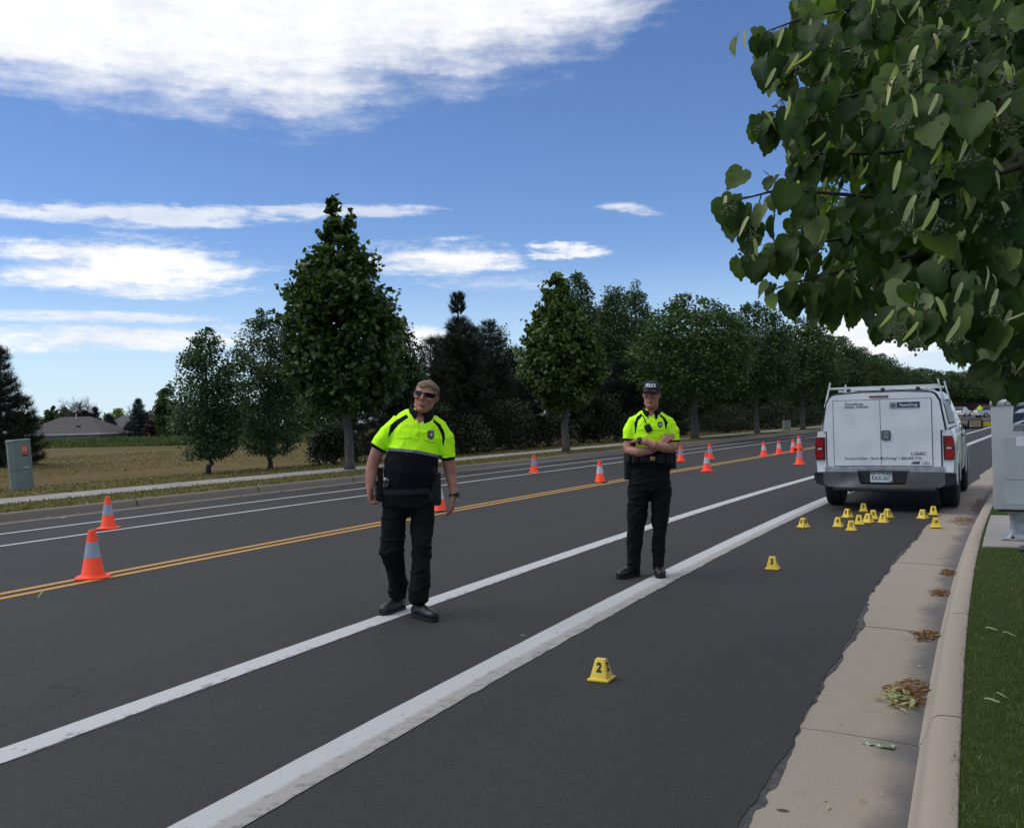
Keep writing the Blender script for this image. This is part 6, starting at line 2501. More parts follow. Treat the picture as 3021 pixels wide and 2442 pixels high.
F1.tube(bodyp, [(1246, 1490, -0.02, 30, .08), (1243, 1609, -0.08, 24, .06), (1240, 1700, -0.12, 18, .05), (1238, 1780, -0.14, 12, .035)])
hand(bodyp, w(1091, 1442, -0.055), (0.04, -0.12, -1), (-1, 0.25, 0), 1, 1.05, 1.05)
hand(bodyp, w(1338, 1466, -0.062), (-0.16, -0.18, -1), (0.95, -0.35, 0), -1, 0.42, 1.05)
lipsM = HM1.inverted()


def skin_mi(Hm, k):
    inv = np.array(Hm.inverted())

    def f(c, n):
        q = (np.c_[c, np.ones(len(c))] @ inv.T)[:, :3] / k
        mi = np.zeros(len(c), dtype=int)
        mi[(np.abs(q[:, 0]) < .026) & (q[:, 1] < -.080) & (q[:, 2] > -.082) & (q[:, 2] < -.056)] = 1
        return mi
    return f


fuse('body', bodyp, 0.005, [M['skin'], M['lips']], r1, 2, None, skin_mi(HM1, 1.07))


def hair_shell(name, Hm, k, keep, matl, parent, grow=1.055):
    parts = head_parts(Matrix.Identity(4), 1.0)[:1]
    o = fuse(name, parts, 0.006, [matl], parent, 2, lambda co: 0.006 + 0.0022 * fbm(co[:, 0] * 90, co[:, 1] * 60 + co[:, 2] * 80, 3, 2))
    me = o.data
    b = bmesh.new()
    b.from_mesh(me)
    dele = [f for f in b.faces if not keep(f.calc_center_median())]
    bmesh.ops.delete(b, geom=dele, context='FACES')
    bmesh.ops.solidify(b, geom=b.faces[:], thickness=0.005)
    bmesh.ops.transform(b, matrix=Hm @ Matrix.Scale(k, 4), verts=b.verts[:])
    b.to_mesh(me)
    b.free()
    me.update()
    return o


def keep1(c):
    if c.y < -0.02:
        lim = 0.074 + 0.010 * math.sin(c.x * 60)
    elif c.y < 0.02:
        lim = 0.074 - (c.y + 0.02) / 0.04 * 0.060
    else:
        lim = 0.014 - (c.y - 0.02) / 0.08 * 0.075
    return c.z > lim


hair_shell('hair', HM1, 1.07, keep1, M['hair'], r1)
# wrap-round sunglasses
def sunglasses(Hm, k, root, lensm, rimm, name, top=.034, bot=.002, r_=1.05):
    g = None
    for s in (-1, 1):
        mb = MB()
        V, Fs = [], []
        nth_, nz_ = 8, 4
        for i in range(nth_ + 1):
            th = R(9 + 52 * i / nth_) * s
            f = i / nth_
            zt = top - 0.004 * f + 0.003 * math.sin(f * 3.1)
            zb = bot + 0.010 * (1 - f) ** 3 - 0.006 * math.sin(f * 3.1) + 0.012 * f ** 3
            for j in range(nz_ + 1):
                z = zb + (zt - zb) * j / nz_
                V.append(Hm @ (Vector((.083 * math.sin(th), .004 - .108 * math.cos(th), z)) * k))
        for i in range(nth_):
            for j in range(nz_):
                q = i * (nz_ + 1) + j
                Fs.append((q, q + 1, q + nz_ + 2, q + nz_ + 1))
        mb.add(V, Fs)
        o = mb.build('lens', lensm, None, smooth=True)
        if g is None:
            mbf = MB()
            for s2 in (-1, 1):
                top_pts = [Hm @ (Vector((.0838 * math.sin(R(a) * s2), .004 - .1088 * math.cos(R(a)), top - 0.004 * (a - 9) / 52 + 0.003 * math.sin((a - 9) / 52 * 3.1))) * k) for a in range(9, 64, 6)]
                mbf.tube(top_pts, 0.0030 * k, 5)
                mbf.tube([top_pts[-1], Hm @ (Vector((s2 * .080, -.020, top - 0.006)) * k), Hm @ (Vector((s2 * .0815, .018, top - 0.010)) * k)], 0.0032 * k, 5)
            mbf.tube([Hm @ (Vector((-.014, -.104, top - .004)) * k), Hm @ (Vector((0, -.110, top - .006)) * k), Hm @ (Vector((.014, -.104, top - .004)) * k)], 0.003 * k, 5)
            g = mbf.build(name, rimm, root, smooth=True)
        o.parent = g
    return g


sunglasses(HM1, 1.07, r1, M['lens'], M['glass_rim'], 'sunglasses')
cl = w(1241, 1215, -0.004)
collar(F1, r1, cl, 0.086, 0.100, (Matrix.Rotation(R(11), 3, 'Y') @ Matrix.Rotation(R(16), 3, 'X')), 0.046)
line_on('zip', f1, [Z1(855, 742), Z1(835, 905)], 0.0022, M['seam_yellow'], r1)
line_on('pocket_seam', f1, [Z1(565, 922), Z1(760, 918)], 0.0026, M['seam_yellow'], r1)
line_on('pocket_seam', f1, [Z1(905, 940), Z1(1075, 988)], 0.0026, M['seam_yellow'], r1)
line_on('placket_seam', f1, [Z1(790, 908), Z1(795, 940), Z1(853, 945), Z1(853, 915)], 0.0020, M['seam_yellow'], r1)
shield(f1, *Z1(1000, 878), 21, 27, r1)
# trousers
tr = []
F1.tube(tr, [(1207, 1432, 0, 76, .150), (1206, 1462, 0, 79, .158), (1205, 1492, 0, 79, .155)], 28)
F1.tube(tr, [(1168, 1478, 0.01, 39, .125), (1163, 1520, 0.0, 38, .115), (1159, 1575, -0.01, 36, .105), (1157, 1622, -0.02, 38.5, .100), (1164, 1655, 0.03, 32, .092), (1170, 1690, 0.08, 27, .085), (1175, 1722, 0.13, 30.5, .086), (1173, 1748, 0.15, 29, .080), (1172, 1758, 0.155, 26, .074)])
F1.tube(tr, [(1244, 1478, -0.01, 40, .125), (1246, 1520, -0.03, 36, .115), (1244, 1565, -0.06, 33, .103), (1243, 1612, -0.09, 30, .092), (1242, 1680, -0.12, 28, .086), (1237, 1732, -0.14, 31.5, .088), (1236, 1765, -0.145, 31.5, .082), (1238, 1778, -0.15, 27, .076)])
tr1 = fuse('trousers', tr, 0.006, [M['black_fabric']], r1, 4, folds(5, 0.0078, 13, 19))
ft = surf(F1, tr1)
belt(F1, r1, w(1206, 1446).z, F1.m(77.5), .156, w(1206, 1446).x, 0.045)
boot(r1, (*w(1172, 1780, 0.16)[:2],), (-0.55, -0.80), 0.30, 0.2)
boot(r1, (*w(1238, 1800, -0.15)[:2],), (0.52, -0.80), 0.31, 0.2)
# gear on the belt
c = w(1118, 1440, 0.02)
gear(r1, 'holster', (c.x, c.y, c.z - 0.02), (0.055, 0.10, 0.17), 0.2)
c = w(1134, 1415, -0.09)
gear(r1, 'radio', (c.x - 0.035, c.y + 0.09, c.z + 0.03), (0.035, 0.055, 0.13), 0.3)
c = w(1283, 1428, -0.06)
h_ = gear(r1, 'holster', (c.x + 0.012, c.y, c.z - 0.04), (0.062, 0.09, 0.26), -0.2)
c = w(1278, 1395, -0.08)
gear(r1, 'pistol_grip', (c.x + 0.005, c.y - 0.01, c.z), (0.035, 0.075, 0.10), -0.2, rot=(0.35, 0, -0.2))
c = w(1272, 1462, -0.10)
gear(r1, 'pouch', (c.x, c.y, c.z - 0.01), (0.05, 0.05, 0.09), -0.5)
# cable of the radio and the metal badge at the hip
line_on('radio_cable', f1, [Z1(448, 1100), Z1(440, 1160), Z1(395, 1200), Z1(385, 1290)], 0.0028, M['badge'], r1, 0.006)
bb = patch('belt_badge', f1, [Z1(438 + x * 45, 1483 + y * 62) for x, y in ((-.9, -.5), (-.5, -.9), (0, -1), (.5, -.9), (.9, -.5), (.8, .2), (.5, .7), (0, 1), (-.5, .7), (-.8, .2))], M['silver'], r1, 0.012)
patch('mourning_band', f1, [Z1(*p) for p in ((392, 1465), (485, 1470), (485, 1490), (392, 1485))], M['black_trim'], bb, 0.016)
patch('badge_seal', f1, [Z1(438 + 17 * math.cos(k * .785), 1512 + 17 * math.sin(k * .785)) for k in range(8)], M['gold'], bb, 0.016)
# watch
def watch(fig, root, c, axis, r_, face_dir):
    ax = Vector(axis).normalized()
    a = ax.orthogonal().normalized()
    b = ax.cross(a)
    mb = MB()
    pts = [Vector(c) + (a * math.cos(t) + b * math.sin(t)) * r_ for t in [2 * math.pi * k / 20 for k in range(21)]]
    V, Fs = [], []
    for i, p in enumerate(pts[:-1]):
        o_ = (p - Vector(c)).normalized()
        V += [p + ax * 0.011, p + ax * 0.011 + o_ * 0.004, p - ax * 0.011 + o_ * 0.004, p - ax * 0.011]
    for i in range(20):
        j = (i + 1) % 20
        for k in range(4):
            k2 = (k + 1) % 4
            Fs.append((i * 4 + k, i * 4 + k2, j * 4 + k2, j * 4 + k))
    mb.add(V, Fs)
    wt = mb.build('watch', M['black_trim'], root, angle=40)
    f = Vector(face_dir) - ax * Vector(face_dir).dot(ax)
    f.normalize()
    mb = MB()
    rot = f.to_track_quat('Z', 'Y').to_matrix().to_4x4()
    mb.lathe([(0.021, -0.004), (0.022, 0.005), (0.019, 0.010)], 18)
    mb.xform(Matrix.Translation(Vector(c) + f * (r_ + 0.002)) @ rot)
    mb.build('watch_case', M['black_trim'], wt, angle=30)
    return wt


watch(F1, r1, w(1338.5, 1462, -0.058), (0.05, -0.15, -1), 0.034, (1, -0.5, 0))
tag(r1, 'person in hi-vis yellow and navy polo, black trousers and sunglasses walking on the white line', 'person')

# ================================================== officer with cap, arms folded
F2 = Fig('person', 1895, 1698)
r2 = F2.root
w = F2.w
Z3 = lambda x, y: (1800 + x / 5.425, 1100 + y / 5.425)
shirt = []
F2.tube(shirt, [(1922, 1210, 0.02, 24, .074), (1921, 1218, 0.018, 38, .092), (1921, 1229, 0.012, 50, .110), (1921, 1244, 0.005, 57, .126), (1921, 1268, -0.01, 58, .140), (1921, 1298, -0.015, 55, .140), (1920, 1330, -0.01, 54, .135), (1919, 1362, 0, 56, .135)], 28)
F2.tube(shirt, [(1892, 1239, 0.02, 21, .078), (1872, 1248, 0.015, 22, .08), (1859, 1271, 0.005, 22, .080), (1856, 1299, -0.01, 20, .076)])
F2.tube(shirt, [(1949, 1239, 0.02, 21, .078), (1969, 1248, 0.015, 22, .08), (1981, 1272, 0.005, 22, .080), (1985, 1303, -0.01, 20, .076)])
s2L = [Z3(*p) for p in ((500, 640), (425, 700), (385, 800), (388, 960), (402, 985), (425, 880), (448, 760), (520, 680))]
s2R = [Z3(*p) for p in ((800, 655), (880, 720), (918, 790), (895, 905), (872, 880), (868, 800), (838, 730), (790, 690))]
vn2 = [Z3(*p) for p in ((590, 640), (650, 705), (710, 650), (690, 560), (600, 560))]
hem2 = [(w(1855, 1298, -0.01), (w(1855, 1298) - w(1857, 1268)).normalized()), (w(1985, 1302, -0.01), (w(1985, 1302) - w(1983, 1270)).normalized())]


def pat2(c, n):
    x, y = F2.px(c)
    zx, zy = (x - 1800) * 5.425, (y - 1100) * 5.425
    mi = np.zeros(len(c), dtype=int)
    torso = (zx > 405) & (zx < 900)
    mi[torso & (zy > 1190)] = 1
    mi[inside(x, y, s2L) | inside(x, y, s2R)] = 1
    mi[inside(x, y, vn2) & (n[:, 1] < 0)] = 3
    for hp, hd in hem2:
        s = (c - np.array(hp)) @ np.array(hd)
        r_ = np.linalg.norm(c - np.array(hp), axis=1)
        mi[(s > -0.016) & (r_ < 0.11)] = 1
    return mi


sh2 = fuse('shirt', shirt, 0.0055, [M['hivis'], M['navy'], M['reflector'], M['skin']], r2, 5, folds(9, 0.004, 12, 13), pat2)
f2 = surf(F2, sh2)
bodyp = []
HC2 = w(1922, 1166, -0.03)
HM2 = Matrix.Translation(HC2) @ Matrix.Rotation(R(3), 4, 'Y') @ Matrix.Rotation(R(-12), 4, 'Z') @ Matrix.Rotation(R(-2), 4, 'X')
bodyp += head_parts(HM2, 1.0)
nk = HM2 @ Vector((0, 0.030, -0.06))
ring_tube(bodyp, [(nk.x, nk.y, nk.z, .058, .062), *F2.rows([(1922, 1212, 0.005, 19.5, .066), (1922, 1236, 0.015, 21, .07)])], 20)
F2.tube(bodyp, [(1921, 1235, 0.015, 34, .075), (1921, 1270, 0, 46, .10), (1920, 1330, 0, 44, .10), (1919, 1370, 0, 46, .11), (1917, 1440, 0, 48, .11)])
F2.tube(bodyp, [(1885, 1238, 0.02, 17, .055), (1862, 1260, 0, 17, .055), (1856, 1300, -0.01, 16.5, .052), (1853, 1322, -0.03, 16, .050)])
F2.tube(bodyp, [(1853, 1318, -0.03, 15, .050), (1856, 1330, -0.06, 15, .048), (1885, 1333, -0.150, 14.5, .047), (1915, 1328, -0.178, 13, .042), (1942, 1316, -0.182, 11, .034), (1957, 1301, -0.185, 9, .028)])
F2.tube(bodyp, [(1957, 1238, 0.02, 17, .055), (1980, 1260, 0, 17, .055), (1986, 1300, -0.01, 16.5, .052), (1985, 1318, -0.04, 16, .050)])
F2.tube(bodyp, [(1985, 1312, -0.04, 15.5, .050), (1981, 1321, -0.09, 15.5, .049), (1958, 1320, -0.215, 14.5, .047), (1930, 1313, -0.252, 13.5, .043), (1905, 1304, -0.240, 11.5, .036), (1889, 1300, -0.215, 9.5, .029), (1878, 1298, -0.185, 9, .028)])
hand(bodyp, w(1955, 1303, -0.186), (0.80, 0.06, 0.50), (-0.2, -1, 0.25), -1, 0.42, 0.86)
hand(bodyp, w(1880, 1299, -0.175), (-0.45, 0.88, -0.05), (-0.3, -0.2, 1), 1, 0.3, 0.9)
F2.tube(bodyp, [(1884, 1450, 0.0, 24, .08), (1878, 1535, 0, 20, .06), (1872, 1610, 0, 16, .05), (1868, 1672, 0, 12, .035)])
F2.tube(bodyp, [(1948, 1450, 0.0, 24, .08), (1946, 1535, 0, 18, .06), (1944, 1610, 0, 15, .05), (1942, 1668, 0, 12, .035)])
fuse('body', bodyp, 0.005, [M['skin'], M['lips']], r2, 2, None, skin_mi(HM2, 1.0))
hair_shell('hair', HM2, 1.0, lambda c: (c.y > 0.005 and c.z > 0.012 - (c.y - 0.0) * 0.7), M['hair_dark'], r2)
sunglasses(HM2, 1.0, r2, M['amber_lens'], M['glass_rim'], 'glasses', .030, .006)
collar(F2, r2, w(1921, 1213, -0.004), 0.078, 0.094, Matrix.Rotation(R(16), 3, 'X'), 0.036)
# cap
def dome_pt(th, ph, g=1.0):
    rx, ry, rz = .084 * g, .108 * g, .100 * g
    return Vector((rx * math.sin(th) * math.cos(ph), .006 - ry * math.cos(th) * math.cos(ph), .042 + rz * math.sin(ph) ** 0.85))


mb = MB()
V, Fs = [], []
NT_, NP_ = 36, 10
for j in range(NP_ + 1):
    for i in range(NT_):
        V.append(HM2 @ dome_pt(2 * math.pi * i / NT_, R(90) * j / NP_))
for j in range(NP_):
    for i in range(NT_):
        i2 = (i + 1) % NT_
        Fs.append((j * NT_ + i, j * NT_ + i2, (j + 1) * NT_ + i2, (j + 1) * NT_ + i))
mb.add(V, Fs)
bmesh.ops.remove_doubles(mb.bm, verts=mb.bm.verts[:], dist=0.0005)
cp_ = mb.build('cap', M['cap_navy'], r2, smooth=True)
mb = MB()
V, Fs = [], []
for i in range(17):
    th = R(-68 + 136 * i / 16)
    for (k, dz) in ((0.97, 0.0), (1.32, -0.006), (1.62, -0.018)):
        kk = 1 + (k - 1) * math.cos(th * 1.25) ** 0.6 if k > 1 else k
        x = .084 * kk ** 0.35 * math.sin(th)
        y = .006 - .108 * kk * math.cos(th)
        V.append(HM2 @ Vector((x, y, .043 + dz - 1.9 * x * x)))
for i in range(16):
    for k in range(2):
        Fs.append((i * 3 + k, i * 3 + 3 + k, i * 3 + 4 + k, i * 3 + 1 + k))
mb.add(V, Fs)
bmesh.ops.solidify(mb.bm, geom=mb.bm.faces[:], thickness=0.004)
mb.build('brim', M['cap_navy'], cp_, smooth=True)
tv, tf = text_shape('POLICE', 0.042, bold=0.0016, sx=0.92)
for nm, tvv, tff, zz in (('cap_lettering', tv, tf, 0.40),):
    V = []
    for x, y, z in tvv:
        th = (x + 0.006) / 0.098
        ph = zz + y / 0.085
        V.append(HM2 @ dome_pt(th, ph, 1.018))
    mesh_obj(nm, V, tff, M['white_ink'], cp_)
V = [HM2 @ dome_pt(-0.62 + 0.13 * math.cos(k * .628), 0.42 + 0.26 * math.sin(k * .628), 1.018) for k in range(10)]
mesh_obj('cap_emblem', V, [tuple(range(10))], M['badge'], cp_)
shield(f2, *Z3(793, 828), 14, 18.5, r2)
line_on('pocket_seam', f2, [Z3(430, 908), Z3(870, 908)], 0.0024, M['seam_yellow'], r2)
line_on('zip', f2, [Z3(650, 712), Z3(645, 900)], 0.0018, M['seam_yellow'], r2)
# shoulder microphone
line_on('microphone_cord', f2, [Z3(530, 690), Z3(548, 740), Z3(575, 810)], 0.0055, M['black_trim'], r2, 0.006)
p, n = f2(*Z3(610, 890), 0.016)
mb = MB()
mb.box((0, 0, 0), (0.064, 0.034, 0.080), 0.014, seg=2)
mb.xform(Matrix.Translation(p) @ Matrix.Rotation(-0.4, 4, 'Y'))
mc_ = mb.build('microphone', M['black_trim'], r2, angle=40)
mb = MB()
mb.lathe([(0.020, 0), (0.018, 0.004)], 16, rot=(math.pi / 2, 0, 0))
mb.xform(Matrix.Translation(p + Vector((0.004, -0.018, 0.004))))
mb.build('microphone_grille', M['leather'], mc_)
tr = []
F2.tube(tr, [(1918, 1352, 0, 56, .136), (1917, 1385, 0, 59, .142), (1916, 1420, 0, 61, .145), (1915, 1445, 0, 61, .140)], 28)
F2.tube(tr, [(1886, 1435, 0.0, 32, .12), (1883, 1475, 0, 32, .112), (1879, 1510, 0, 30.5, .104), (1876, 1540, -0.01, 27.5, .096), (1873, 1580, 0, 24, .088), (1870, 1630, 0, 21, .080), (1868, 1672, 0.0, 20, .075), (1867, 1677, 0, 19, .07)])
F2.tube(tr, [(1947, 1435, 0.0, 32, .12), (1948, 1475, 0, 30, .112), (1948, 1510, 0, 26.5, .102), (1946, 1545, -0.01, 22.5, .092), (1944, 1590, 0, 20, .084), (1942, 1630, 0, 19, .078), (1941, 1666, 0.01, 19, .074), (1941, 1672, 0.02, 18, .07)])
tr2 = fuse('trousers', tr, 0.006, [M['black_fabric']], r2, 4, folds(15, 0.0078, 13, 19))
c = w(1918, 1352)
belt(F2, r2, c.z, F2.m(58), .142, c.x, 0.055)
c = w(1925, 1352, -0.148)
gear(r2, 'buckle', c, (0.05, 0.014, 0.045), 0, M['gold'], 0.004)
for (x, y, dy, sz, rz, nm) in ((1852, 1375, 0.0, (0.07, 0.11, 0.26), 0.15, 'holster'), (1858, 1348, -0.08, (0.06, 0.06, 0.09), 0.5, 'pouch'), (1874, 1352, -0.125, (0.06, 0.05, 0.09), 0.3, 'pouch'),
                               (1898, 1352, -0.145, (0.065, 0.04, 0.075), 0.05, 'pouch'), (1950, 1352, -0.142, (0.075, 0.04, 0.085), -0.15, 'pouch'), (1968, 1350, -0.115, (0.045, 0.04, 0.11), -0.4, 'magazine_pouch'),
                               (1976, 1350, -0.09, (0.045, 0.04, 0.11), -0.6, 'magazine_pouch'), (1984, 1348, -0.02, (0.055, 0.07, 0.22), -0.2, 'radio')):
    p = w(x, y, dy)
    gear(r2, nm, p, sz, rz)
mb = MB()
p = w(1985, 1325, -0.02)
mb.tube([p, p + Vector((0.005, 0, 0.12))], 0.007, 8)
mb.build('radio_antenna', M['black_trim'], r2)
boot(r2, (*w(1866, 1690, -0.01)[:2],), (-0.62, -0.75), 0.30, 0.2)
boot(r2, (*w(1942, 1686, 0.04)[:2],), (0.10, -1.0), 0.30, 0.2)
watch(F2, r2, w(1889, 1300, -0.215), (-1, 0.35, 0.08), 0.032, (-0.2, -1, 0.4))
tag(r2, 'person in hi-vis polo and dark cap standing with folded arms near the truck', 'person')

# ================================================== small figure far down the street
F3 = Fig('person', 2891, 1232)
parts, r3 = [], F3.root
ring_tube(parts, [(-.09, 0, .02, .05, .06), (-.10, 0, .45, .065, .07), (-.09, 0, .85, .09, .10), (0, 0, .95, .16, .11)])
ring_tube(parts, [(.09, 0, .02, .05, .06), (.10, 0, .45, .065, .07), (.09, 0, .85, .09, .10), (0, 0, .95, .16, .11)])
fuse('trousers', parts, 0.02, [M['black_fabric']], r3, 2)
parts = []
ring_tube(parts, [(0, 0, .92, .17, .12), (0, 0, 1.2, .18, .12), (0, 0, 1.42, .19, .11), (0, 0, 1.5, .08, .07)])
ring_tube(parts, [(-.17, 0, 1.42, .06, .06), (-.26, -.02, 1.2, .055, .055)])
ring_tube(parts, [(.17, 0, 1.42, .06, .06), (.26, -.02, 1.2, .055, .055)])
fuse('shirt', parts, 0.02, [M['hivis']], r3, 2)
parts = head_parts(Matrix.Translation((0, 0, 1.66)), 1.0)
ring_tube(parts, [(0, 0.02, 1.62, .055, .055), (0, 0.02, 1.48, .06, .06), (0, 0, 1.2, .10, .08), (0, 0, .95, .10, .08)])
ring_tube(parts, [(0, 0, 1.40, .06, .06), (-.2, 0, 1.38, .045, .045), (-.27, -.02, 1.15, .042, .042), (-.24, -.12, .95, .034, .034), (-.22, -.2, .88, .03, .02)])
ring_tube(parts, [(0, 0, 1.40, .06, .06), (.2, 0, 1.38, .045, .045), (.27, -.02, 1.15, .042, .042), (.27, -.05, .92, .034, .034), (.27, -.07, .82, .03, .02)])
fuse('body', parts, 0.012, [M['skin']], r3, 2)
hair_shell('hair', Matrix.Translation((0, 0, 1.66)), 1.0, lambda c: c.z > 0.05, M['hair_dark'], r3)
tag(r3, 'tiny far person in a bright hi-vis top, between the truck mirror and the mailbox', 'person')

# ------------------------------------------------------------------ near linden whose branches hang into the picture
def near_leaf_mat():
    m = bpy.data.materials.new('near_linden_leaf')
    m.use_nodes = True
    t = NT(m.node_tree)
    b = t.n['Principled BSDF']
    out = t.n['Material Output']
    g = t.new('ShaderNodeNewGeometry')
    oi = t.new('ShaderNodeObjectInfo')
    r_ = t.m('FRACT', t.m('ADD', g.outputs['Random Per Island'], oi.outputs['Random']))
    cr = t.new('ShaderNodeValToRGB')
    els = cr.color_ramp.elements
    ramp = [(0.0, (0.022, 0.046, 0.012)), (0.45, (0.038, 0.072, 0.016)), (0.72, (0.076, 0.125, 0.028)), (0.88, (0.135, 0.185, 0.056)), (1.0, (0.27, 0.32, 0.16))]
    els[0].position, els[0].color = 0.0, ramp[0][1] + (1,)
    els[1].position, els[1].color = 1.0, ramp[-1][1] + (1,)
    for p_, c in ramp[1:-1]:
        els.new(p_).color = c + (1,)
    t.l.new(r_, cr.inputs[0])
    at_ = t.new('ShaderNodeAttribute')
    at_.attribute_name = 'vein'
    col = t.mix(t.m('MULTIPLY', at_.outputs['Fac'], 0.35), cr.outputs[0], (0.10, 0.15, 0.05))
    o = t.new('ShaderNodeTexCoord').outputs['Object']
    col = t.mix(t.rng(t.noise(o, 40.0, 2, 0.6), 0.35, 0.75, 0.0, 0.35), col, (0.018, 0.036, 0.010))
    t.l.new(col, b.inputs['Base Color'])
    b.inputs['Roughness'].default_value = 0.5
    b.inputs['Specular IOR Level'].default_value = 0.18
    tr = t.new('ShaderNodeBsdfTranslucent')
    sc_ = t.new('ShaderNodeVectorMath', operation='MULTIPLY')
    t.l.new(col, sc_.inputs[0])
    sc_.inputs[1].default_value = (1.7, 2.0, 0.6)
    t.l.new(sc_.outputs[0], tr.inputs[0])
    mx = t.new('ShaderNodeMixShader')
    mx.inputs[0].default_value = 0.38
    t.l.new(b.outputs[0], mx.inputs[1])
    t.l.new(tr.outputs[0], mx.inputs[2])
    t.l.new(mx.outputs[0], out.inputs[0])
    return m


M['near_leaf'] = near_leaf_mat()
M['bract'] = leaf_mat('bract', [(0.0, (0.52, 0.56, 0.22)), (1.0, (0.70, 0.72, 0.38))], 0.35, tcol=1.0)
M['fruit'] = mat('linden_fruit', (0.10, 0.115, 0.045), 0.6, var=0.4, vscale=120)

EDGE = [(0.10, -0.11), (0.30, -0.12), (0.43, -0.03), (0.49, 0.12), (0.50, 0.29), (0.455, 0.46), (0.365, 0.62), (0.25, 0.77), (0.12, 0.90), (0.03, 1.0)]
MIDY = [0.0, 0.0, 0.05, 0.14, 0.28, 0.44, 0.60, 0.75, 0.89, 1.0]


def heart_template(curl, fold, seed):
    rs = np.random.RandomState(seed)
    V, vein = [], []
    for k, ((wx, y), my) in enumerate(zip(EDGE, MIDY)):
        ser = 0.018 * (1 if k % 2 else -1)
        for x_, yy, ve in ((-wx - ser, y + ser, 0.0), (-wx * 0.5, (y + my) / 2, 0.35 if k % 2 else 0.0), (0, my, 1.0), (wx * 0.5, (y + my) / 2, 0.35 if k % 2 else 0.0), (wx + ser, y + ser, 0.0)):
            z = fold * abs(x_) - curl * yy ** 2 + 0.03 * math.sin(7 * yy + 5 * abs(x_) + seed) + rs.normal() * 0.006
            V.append((x_, yy, z))
            vein.append(ve)
    Fs = []
    for k in range(len(EDGE) - 1):
        for j in range(4):
            a = k * 5 + j
            Fs.append((a, a + 1, a + 6, a + 5))
    return np.array(V), Fs, vein


heart_v = [heart_template(c, f, s) for c, f, s in ((0.10, 0.18, 1), (0.22, 0.10, 2), (0.05, 0.30, 3), (0.30, 0.22, 4))]
leaf_me = []
for V_, F_, ve in heart_v:
    me = bpy.data.meshes.new('leaf')
    me.from_pydata([tuple(v) for v in V_], [], F_)
    me.materials.append(M['near_leaf'])
    me.polygons.foreach_set('use_smooth', np.ones(len(me.polygons), dtype=bool))
    a = me.attributes.new('vein', 'FLOAT', 'POINT')
    a.data.foreach_set('value', np.array(ve, dtype=np.float32))
    me.update()
    leaf_me.append(me)
bract_me = []
for k in range(3):
    V, Fs = [], []
    for i in range(8):
        f = i / 7
        hw = 0.105 * math.sin(math.pi * (0.12 + 0.80 * f)) ** 0.7
        tw = (k - 1) * 0.7 * f
        z = -0.22 * f * f * (1 + 0.5 * k) + 0.03 * math.sin(6 * f)
        V += [(-hw * math.cos(tw), f, z - hw * math.sin(tw)), (0, f, z - 0.02), (hw * math.cos(tw), f, z + hw * math.sin(tw))]
    for i in range(7):
        for j in range(2):
            a = i * 3 + j
            Fs.append((a, a + 1, a + 4, a + 3))
    me = bpy.data.meshes.new('bract')
    me.from_pydata(V, [], Fs)
    me.materials.append(M['bract'])
    me.polygons.foreach_set('use_smooth', np.ones(len(me.polygons), dtype=bool))
    bract_me.append(me)
mb = MB()
rs = np.random.RandomState(4)
for k in range(11):
    a = k * 2.4
    c = Vector((0.030 * math.cos(a) * rs.uniform(0.4, 1), 0.030 * math.sin(a) * rs.uniform(0.4, 1), -0.050 - 0.018 * rs.rand()))
    mb.tube([(0, 0, -0.025), tuple(c)], 0.0008, 3, cap=False)
    b = bmesh.new()
    bmesh.ops.create_icosphere(b, subdivisions=1, radius=0.0046)
    mb.join(b, Matrix.Translation(c))
mb.tube([(0, 0, 0.0), (0, 0, -0.025)], 0.0009, 3, cap=False)
bmesh.ops.recalc_face_normals(mb.bm, faces=mb.bm.faces[:])
fruit_me = bpy.data.meshes.new('fruit_cluster')
mb.bm.to_mesh(fruit_me)
mb.bm.free()
fruit_me.materials.append(M['fruit'])

near = empty('near_linden_tree', (2.75, 5.3, 0.13))
NEAR0 = Vector((2.75, 5.3, 0.13))
mb = MB()
mb.tube([(0, 0, -0.1), (0.02, 0, 0.5), (0, 0.02, 1.6), (-0.05, 0, 2.6), (-0.05, 0.05, 4.2), (0, 0, 6.5)], [0.19, 0.145, 0.13, 0.12, 0.085, 0.02], 12)
mb.build('trunk', M['bark_grey'], near, smooth=True)
rs = np.random.RandomState(19)
